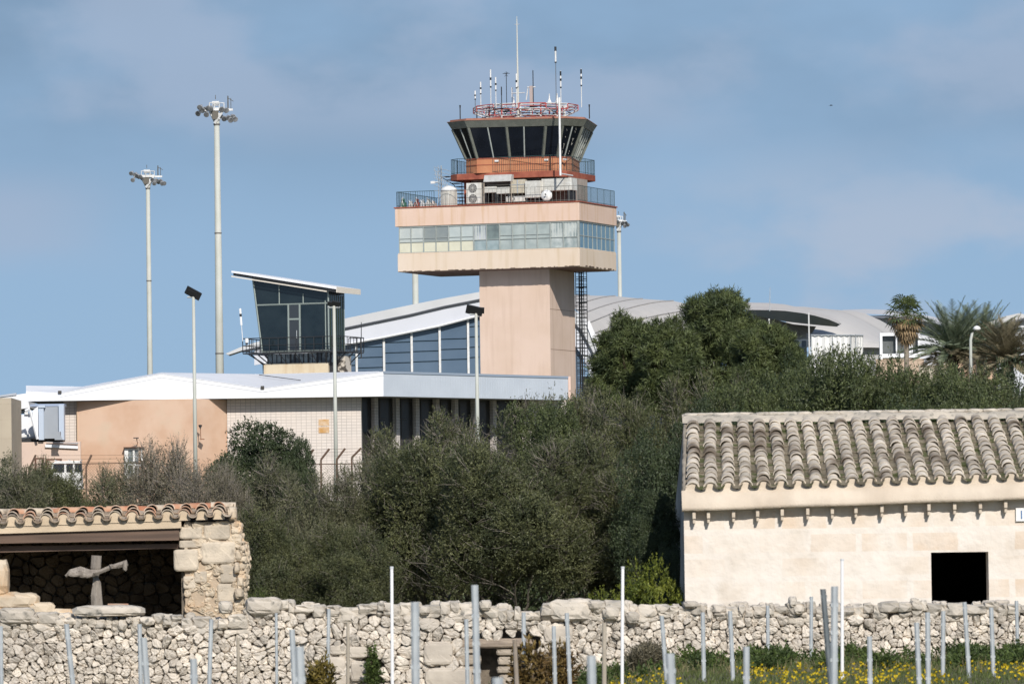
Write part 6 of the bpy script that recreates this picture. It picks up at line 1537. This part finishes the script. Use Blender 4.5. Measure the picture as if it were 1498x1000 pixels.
def bush(kind, px, ptop, pw, Y, label, rz=0.0, name='shrub', cat='shrub', depth=None, z0=None):
    """bush whose crown top is at pixel (px, ptop) and is pw pixels wide"""
    me, br, tw_, H0, W0 = VAR[kind]; p = P(px, ptop, Y); g = ground(p.x, Y) if z0 is None else z0
    t = thing(name, label, cat, (p.x, Y, g), rz, 'shrubs between the field wall and the airport')
    sz = (p.z-g)/H0; sx = pw*Y/FPX/W0; sx = max(sx, (.3 if kind == 'round' else .66)*sz); t.scale = (sx, sx if depth is None else depth, sz)
    link('crown', me, t); link('trunk', br, t)
    if tw_: link('twigs', tw_, t)
    return t
B = bush
# front row, left to right
B('greyolive', 10, 678, 150, 116, 'grey-green bush at the left edge above the tile eave of the shelter', .4)
B('olive', 95, 682, 150, 118, 'rounded olive bush second from the left above the shelter eave', 1.9)
B('dark', 45, 682, 130, 124, 'darker green bush behind the two leftmost ones, under the white van', .9)
B('greyolive', 160, 682, 140, 119, 'grey-green bush left of the bare purplish-brown one', 2.6)
B('dry', 250, 654, 190, 117, 'twiggy purplish-brown half-bare bush below the glazed door', .3)
B('dry', 300, 690, 140, 113, 'grey dead-looking twiggy bush just above the right end of the shelter roof', 2.2)
B('round', 378, 621, 138, 134, 'dense round dark green bush left of the middle lamp post', 1.1)
B('round', 436, 645, 60, 133, 'small dark green bush attached to the right of the dense round one', 2.9)
B('greyolive', 365, 675, 190, 121, 'broad dull grey-green bush in front of the dense round dark one', .8)
B('olive', 395, 745, 150, 108, 'dark low bush standing against the rubble pillar', 2.0)
B('greyolive', 462, 694, 170, 114, 'brownish olive bush below the cranked fence arms', 1.5)
B('greyolive', 540, 665, 150, 119, 'grey-green bush left of the big central olive bush', 2.7)
B('olive', 500, 770, 160, 107.5, 'shaded low bush behind the left white rod', .2)
B('olive_b', 590, 634, 150, 124, 'light olive bush in front of the first colonnade bays', 1.2)
B('canopy', 640, 650, 250, 114, 'big central olive bush left part, with bare grey twigs low down', 2.4)
B('olive_b', 690, 610, 210, 121, 'tall olive bush in front of the last colonnade bays', .7)
B('canopy', 745, 655, 260, 111.5, 'big central olive bush right part, above the dark hollow', 1.9)
B('mid', 790, 592, 170, 127, 'olive bush top just under the right end of the blue-grey fascia', .2)
B('greyolive', 818, 583, 80, 129, 'feathery grey-green bush top at the corner of the blue-grey fascia', 1.2)
B('canopy', 850, 640, 230, 114, 'wide olive bush right of the picture centre', 2.9)
B('olive_b', 890, 583, 170, 128, 'olive bush below the caged ladder of the tower', 1.6)
B('olive', 950, 596, 150, 124, 'olive bush touching the left edge of the hut roof', .5)
B('olive_b', 925, 690, 180, 112, 'shaded olive bush beside the dark end wall of the hut', 2.2)
B('bright', 948, 818, 92, 96.6, 'bright yellow-green leafy shrub low beside the hut end wall', .6)
B('bright', 888, 862, 70, 96.0, 'small yellowish shrub low left of the bright yellow-green one', 2.6)
B('dark', 985, 640, 110, 110, 'dark bush squeezed between the olive bushes and the hut end wall', 1.3)
B('round', 958, 720, 70, 101, 'dark bush pressed against the shaded end wall of the hut', .9)
B('dark', 985, 800, 40, 100, 'low dark bush at the foot of the hut end wall', 1.9)
# hedge behind the hut
for (k, px, pt, pw, Y, lb) in (
 ('olive_b', 1035, 548, 170, 131, 'grey-green hedge bush directly right of the pine foot behind the hut ridge'),
 ('mid', 1110, 556, 150, 128, 'low hedge bush in front of the tall pine behind the hut ridge'),
 ('mid', 1165, 522, 130, 132, 'hedge bush right of the tall pine, below the marquee panels'),
 ('dark', 1215, 515, 120, 134, 'dark hedge bush with ragged top below the middle marquee panel'),
 ('mid', 1262, 506, 110, 130, 'tallest ragged hedge bush left of the glass entrance'),
 ('dark', 1308, 522, 110, 133, 'dark hedge bush below the glass entrance'),
 ('mid', 1350, 536, 120, 129, 'hedge bush below the fan palm and pale stone wall'),
 ('dark', 1390, 548, 110, 132, 'dark hedge bush under the first date palm'),
 ('mid', 1432, 549, 110, 128, 'hedge bush under the white street lamp'),
 ('olive', 1478, 545, 110, 131, 'hedge bush at the right edge under the last date palm'),
 ('dark', 1520, 535, 120, 134, 'dark hedge bush cut by the right edge of the picture'),
 ('dark', 1075, 590, 150, 120, 'dark lower hedge bush just above the left part of the hut ridge'),
 ('mid', 1180, 585, 160, 119, 'lower hedge bush above the middle of the hut ridge'),
 ('dark', 1290, 582, 160, 120, 'dark lower hedge bush above the right part of the hut ridge'),
 ('mid', 1400, 585, 160, 119, 'lower hedge bush right of the dark one above the hut ridge'),
 ('dark', 1490, 582, 140, 120, 'dark lower hedge bush above the hut ridge at the right edge')):
    B(k, px, pt+(9 if px < 1140 else 22 if px < 1240 else 12 if px < 1320 else 6), pw, Y, lb, (px*.37) % 3.1)
# dark undergrowth that closes the foot of the thicket
rg = random.Random(404); rs = np.random.default_rng(5)
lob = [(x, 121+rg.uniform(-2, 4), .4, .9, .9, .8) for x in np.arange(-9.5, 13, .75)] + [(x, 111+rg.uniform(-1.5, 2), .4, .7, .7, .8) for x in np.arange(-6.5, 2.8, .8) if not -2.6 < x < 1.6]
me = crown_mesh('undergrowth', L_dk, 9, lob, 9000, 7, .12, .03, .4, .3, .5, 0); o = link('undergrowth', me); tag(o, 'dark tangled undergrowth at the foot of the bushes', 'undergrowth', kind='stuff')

# ---------------------------------------------------------------- pines
def pine(label, px, pt, pw, pbot, Y, seed, scale=1.0):
    rg = random.Random(seed); p = P(px, pt, Y); g = ground(p.x, Y); t = thing('pine_tree', label, 'pine tree', (p.x, Y, g), 0, 'pines between the tower and the hut')
    H = p.z-g; W = pw*Y/FPX/2; zb = P(px, pbot, Y).z-g; lob = []
    for i in range(int(60*scale)):
        q = rg.random()**.8; z = zb+(H-zb)*q; k = math.sqrt(max(.04, 1-((q-.35)/.68)**2)); a = rg.uniform(0, 2*pi); r_ = W*k*rg.uniform(.2, .92)
        s = rg.uniform(.35, .85)*W/3*1.2; lob.append((r_*math.cos(a), r_*math.sin(a)*.9, z-s*.3, s, s, s*.62))
    lob.append((0, 0, H*.97-.4, W*.28, W*.28, .5))
    lob.append((0, 0, zb+(H-zb)*.32, W*.5, W*.5, (H-zb)*.34)); lob.append((0, 0, zb+(H-zb)*.7, W*.4, W*.4, (H-zb)*.22))
    for i in range(18): a = rg.uniform(0, 6.28); z = rg.uniform(.45, .98); lob.append((W*(1.12-z)*1.3*math.cos(a), W*(1.1-z)*1.3*math.sin(a), zb+(H-zb)*z+.1, .26, .26, .38))
    me = crown_mesh('pine_crown', L_pn, seed, lob, int(11000*scale), 9, .20, .014, .6, .16, .55, 0, .95); link('crown', me, t)
    b = MB(); b.tube([(0, 0, 0), (.1, 0, H*.4), (-.1, .1, H*.75), (0, 0, H*.95)], [.25, .2, .1, .03], 8)
    for l in lob[:26]:
        s = Vector((0, 0, max(.5, l[2]-rg.uniform(.5, 1.4)))); e = Vector(l[:3]); b.tube([s, s.lerp(e, .5)+Vector((0, 0, -.15)), e], [.07, .05, .02], 5, cap=False)
    b.build('trunk', mat('pine_bark', (.12, .085, .06), .9, (.07, .05, .04), 4), t); return t
pine('left lower pine beside the caged tower ladder', 918, 474, 125, 600, 215, 1, .8)
pine('tallest rounded pine right of the tower', 1052, 434, 175, 590, 222, 2, 1.25)
pine('dark pine crown filling the gap between the left pine and the tallest one', 975, 482, 110, 605, 212, 3, .7)
pine('low spreading pine at the right foot of the tallest one', 1120, 488, 120, 580, 206, 4, .7)
# ---------------------------------------------------------------- palms
def frond_mesh(mb, base, az, el, Lf, n, wl, droop, rg, wid=.012):
    """pinnate frond: rachis and leaflets as thin blades"""
    d0 = Vector((math.cos(az), math.sin(az), 0)); pts = []; p = Vector(base); e = el
    for i in range(n+1):
        pts.append(p.copy()); p = p + (d0*math.cos(e)+Vector((0, 0, 1))*math.sin(e))*(Lf/n); e -= droop/n
    mb.tube(pts, [.03*(1-.8*i/n) for i in range(n+1)], 4, cap=False)
    side = Vector((-math.sin(az), math.cos(az), 0))
    for i in range(1, n+1):
        q = i/n
        tdir = (pts[i]-pts[i-1]).normalized(); upv = side.cross(tdir)*-1
        for s in (-1, 1):
            for sub in (0, .5):
                a = pts[i-1].lerp(pts[i], sub); l = wl*(math.sin(pi*min(1, q*.85+.12))**.6)*rg.uniform(.8, 1.1)
                v = (side*s*.75 + tdir*.75 + upv*rg.uniform(.05, .4)).normalized(); b = a + v*l; w_ = tdir*wid
                mb.add([a-w_, a+w_, b+w_*.2+Vector((0, 0, -l*.08)), a.lerp(b, .5)-w_*.9], [(0, 1, 2, 3)])
dategreen = leafmat('date_frond', (.20, .235, .155), (.12, .155, .09), isl=.4, tr=.15)
drypalm = leafmat('dry_frond', (.33, .24, .13), (.22, .15, .08), isl=.4, tr=.15)
tanfrond = leafmat('tan_frond', (.23, .20, .125), (.16, .14, .085), isl=.4, tr=.15)
def date_palm(label, px, pc, pr, Y, seed, dry=.2, pbase=545, mm=None):
    rg = random.Random(seed); p = P(px, pc, Y); g = ground(p.x, Y); t = thing('date_palm', label, 'palm tree', (p.x, Y, g), 0, 'date palms at the right'); H = p.z-g; Lf = pr*Y/FPX
    mb = MB(); mb.tube([(0, 0, 0), (.02, 0, H*.5), (0, 0, H)], [.32, .28, .34], 10)
    for i in range(140):
        a = i*2.4; z = H*(i/140); r_ = .30; c = Vector((r_*math.cos(a), r_*math.sin(a), z)); mb.tube([c, c+Vector((math.cos(a)*.14, math.sin(a)*.14, .16))], [.07, .02], 4, cap=False)
    mb.build('trunk', mat('palm_bark', (.13, .10, .075), .95, (.07, .055, .04), 5), t)
    c1 = MB(); c2 = MB(); n = 84
    for i in range(n):
        q = i/n; az = i*2.39996+rg.uniform(-.2, .2); el = 1.5-1.75*q**1.1+rg.uniform(-.1, .1)
        frond_mesh(c1 if q < 1-dry else c2, (0, 0, H), az, el, Lf*rg.uniform(.95, 1.12)*(1 if q < .8 else .8), 15, Lf*.22, rg.uniform(.35, .95), rg, wid=.04)
    c1.build('fronds', mm or dategreen, t); c2.build('dry_fronds', tanfrond, t)
date_palm('full grey-green date palm nearest the fan palm', 1394, 515, 80, 372, 1)
date_palm('date palm behind the white street lamp', 1436, 517, 78, 376, 2, .35)
date_palm('browner date palm at the right edge of the picture', 1474, 528, 70, 366, 3, .55, mm=tanfrond)
# fan palm
t = thing('fan_palm', 'tall slender fan palm with a skirt of dry brown leaves', 'palm tree', (XX(1325, 360, 530), 360, ground(XX(1325, 360), 360)))
k = 360/FPX; H = P(1327, 462, 360).z-t.location.z
mb = MB(); mb.tube([(0, 0, 0), (.05, 0, H*.5), (.08, 0, H)], [.24, .16, .17], 10); mb.build('trunk', mat('fan_palm_bark', (.30, .26, .21), .9, (.2, .17, .13), 5), t)
def fan(mb, c, az, el, pet, rad, n, rg, droop=.2):
    d = Vector((math.cos(az)*math.cos(el), math.sin(az)*math.cos(el), math.sin(el))); b = c + d*pet; mb.tube([c, b], [.025, .015], 4, cap=False)
    s = d.cross(Vector((0, 0, 1))).normalized(); u = s.cross(d)
    for i in range(n):
        a = (i/(n-1)-.5)*3.6; v = (d*math.cos(a)+s*math.sin(a)).normalized(); l = rad*rg.uniform(.85, 1.05); w_ = d.cross(v)
        w_ = (v.cross(u)).normalized()*.055; m_ = b+v*l*.55; e = b+v*l+Vector((0, 0, -droop*l))
        mb.add([b-w_*.3, m_-w_, e, m_+w_], [(0, 1, 2, 3)])
rg = random.Random(88); c1 = MB(); c2 = MB(); top_ = Vector((.08, 0, H))
for i in range(38):
    q = i/38; fan(c1, top_+Vector((0, 0, .1)), i*2.4+rg.uniform(-.3, .3), 1.45-2.0*q, .85*rg.uniform(.75, 1.25), .72, 9, rg, .3)
for i in range(66):
    q = i/66; fan(c2, top_+Vector((0, 0, -.0-q*1.1)), i*2.4, -.25-.95*q+rg.uniform(-.25, .25), .95*(1-.6*q)*rg.uniform(.7, 1.15), .5, 9, rg, .5)
c1.build('fronds', leafmat('fan_frond', (.135, .165, .06), (.08, .11, .04), isl=.4), t); c2.build('dry_skirt', drypalm, t)

# ---------------------------------------------------------------- grass, weeds and yellow flowers in the field
rs = np.random.default_rng(77)
def blades(name, n, xr, yr, hmin, hmax, m, dens=None, label='', wid=.006):
    x = rs.uniform(*xr, n); y = rs.uniform(*yr, n)
    if dens is not None: k = rs.random(n) < dens(x, y); x, y = x[k], y[k]
    g = np.array([ground(a, b) for a, b in zip(x, y)]); n = len(x); h = rs.uniform(hmin, hmax, n)*(.6+.7*(.5+.5*np.sin(x*2.3)*np.cos(x*5.1+y)))
    d = np.stack([rs.normal(size=n)*.35, rs.normal(size=n)*.35, np.ones(n)], 1); d /= np.linalg.norm(d, axis=1, keepdims=True)
    V = leaf_quads(rs, np.stack([x, y, g-.01], 1), d, h, np.full(n, wid)); o = link(name, np_mesh(name, V, np.arange(len(V)).reshape(-1, 4), m)); tag(o, label, 'grass', kind='stuff')
gm = leafmat('grass_blade', (.13, .16, .045), (.085, .11, .035), tr=.3); wm = leafmat('weed_leaf', (.10, .14, .035), (.06, .09, .03), tr=.3); strawm = leafmat('straw', (.30, .25, .14), (.22, .18, .1))
dn = lambda x, y: np.clip(.12 + .88*(x > .2), 0, 1)
blades('grass', 60000, (-9.5, 10.5), (66, 87.8), .04, .12, gm, dn, 'green winter grass growing along the foot of the stone wall')
blades('dry_grass', 5000, (-9, 10.5), (78, 87.6), .08, .24, strawm, dn, 'scattered straw-coloured grass stalks by the wall foot', .004)
# leafy weeds: many small clumps in one mass
lob = []
rg = random.Random(5)
for i in range(210):
    x = rg.uniform(.6, 10) if rg.random() < .9 else rg.uniform(-6, 0); y = rg.uniform(80, 87.5); s = rg.uniform(.04, .13)*(.5+.5*(math.sin(x*1.9)+math.sin(x*4.7+2) > -.2)); lob.append((x, y, ground(x, y)+s*.5, s*1.4, s*1.2, s))
me = crown_mesh('weeds', wm, 31, lob, 5200, 6, .06, .014, .7, .12, .7, None); o = link('weeds', me); tag(o, 'low leafy weeds along the foot of the stone wall', 'weeds', kind='stuff')
def weedclump(px, pt, pw, Y, m, label, n=700, L=.09, W=.006, up=1.3):
    p = P(px, pt, Y); g = ground(p.x, Y); h = p.z-g; r_ = pw*Y/FPX/2
    me = crown_mesh('weed_clump', m, int(px), [(0, 0, h*.45, r_, r_*.7, h*.5), (r_*.3, 0, h*.6, r_*.5, r_*.5, h*.38)], n, 7, L, W, up, .12, .9, 0); t = thing('weed_clump', label, 'weed', (p.x, Y, g), 0, 'weed clumps at the wall foot'); link('foliage', me, t)
    mb = MB(); rr_ = random.Random(int(px))
    for i in range(10): a = rr_.uniform(0, 6.28); mb.tube([(0, 0, 0), (math.cos(a)*r_*.4, math.sin(a)*r_*.3, h*.5), (math.cos(a)*r_*.7, math.sin(a)*r_*.5, h*.95)], [.008, .006, .002], 4, cap=False)
    mb.build('stems', mat('stem_brown', (.16, .12, .08), .9), t)
weedclump(945, 950, 50, 84, L_br, 'grey-brown wispy weed clump left of the hut corner at the wall foot', 900)
weedclump(815, 948, 40, 78, leafmat('rusty_leaf', (.17, .12, .035), (.12, .07, .03)), 'reddish-yellow leggy weed in front of the wall niche', 350, .10, .016, .9)
weedclump(770, 945, 50, 76, leafmat('rusty_leaf', (.17, .12, .035), (.12, .07, .03)), 'brown and yellow tall weed just left of the reddish one', 260, .10, .016, .9)
weedclump(545, 948, 12, 87.6, wm, 'narrow green plant growing out of the dark hole in the wall', 260, .06, .014)
weedclump(468, 968, 40, 84, leafmat('ochre_leaf', (.20, .15, .03), (.12, .1, .03)), 'ochre weed clump left of the quarried blocks', 300, .08, .015)
weedclump(376, 868, 36, 92, gm, 'tuft of green grass on top of the wall beside the rubble pillar', 700, .16, .005, 2)
weedclump(1100, 962, 40, 86, wm, 'green weed clump under the limewashed hut, left part', 500, .06, .014)
weedclump(1420, 955, 60, 86, wm, 'green weed clump under the dark hut opening', 700, .06, .014)
# yellow flowers
fx = []; 
for i in range(2000):
    u_ = rs.random()
    x = rs.uniform(.6, 9.8) if u_ < .86 else (rs.uniform(-5.4, -4.5) if u_ < .90 else rs.uniform(-3.6, .6)); y = rs.uniform(70, 81)
    if x < .6 and rs.random() < .6: continue
    if math.sin(x*1.7)+math.sin(x*3.9+1)+.6*math.sin(y*2+x) < -.7 + (x < 3)*.7: continue
    fx.append((x, y, ground(x, y)+rs.uniform(.04, .12)))
fx = np.array(fx); n = len(fx); Vs = []; Fs = []
d = rnd_unit(rs, n*2); d[:, 1] = -np.abs(d[:, 1])*1.5; d[:, 2] = np.abs(d[:, 2]); d /= np.linalg.norm(d, axis=1, keepdims=True)
pt = np.repeat(fx, 2, axis=0); V = leaf_quads(rs, pt, d, np.full(n*2, .04), np.full(n*2, .017))
o = link('yellow_flowers', np_mesh('yellow_flowers', V, np.arange(len(V)).reshape(-1, 4), mat('petal_yellow', (.74, .55, .03), .6, trans=.3))); tag(o, 'many small yellow flowers dotted through the grass', 'flowers', kind='stuff')

# ---------------------------------------------------------------- a small bird in the sky
p = P(1215.5, 154.5, 380); bd = thing('bird', 'tiny dark bird gliding high in the sky right of the tower', 'bird', p)
mb = MB(); mb.tube([(-.10, 0, 0), (0, 0, .0), (.08, 0, .01), (.13, 0, .02)], [.01, .03, .025, .008], 6)
mb.slab([(-.02, 0, .01), (.04, 0, .01), (.02, .16, .05), (-.02, .30, .03), (-.03, .15, .04)], (0, 0, .006)); mb.slab([(-.02, 0, .01), (.04, 0, .01), (.02, -.16, .05), (-.02, -.30, .03), (-.03, -.15, .04)], (0, 0, .006)); mb.slab([(-.10, 0, 0), (-.16, .03, 0), (-.16, -.03, 0)], (0, 0, .005))
mb.build('body', blackm, bd)
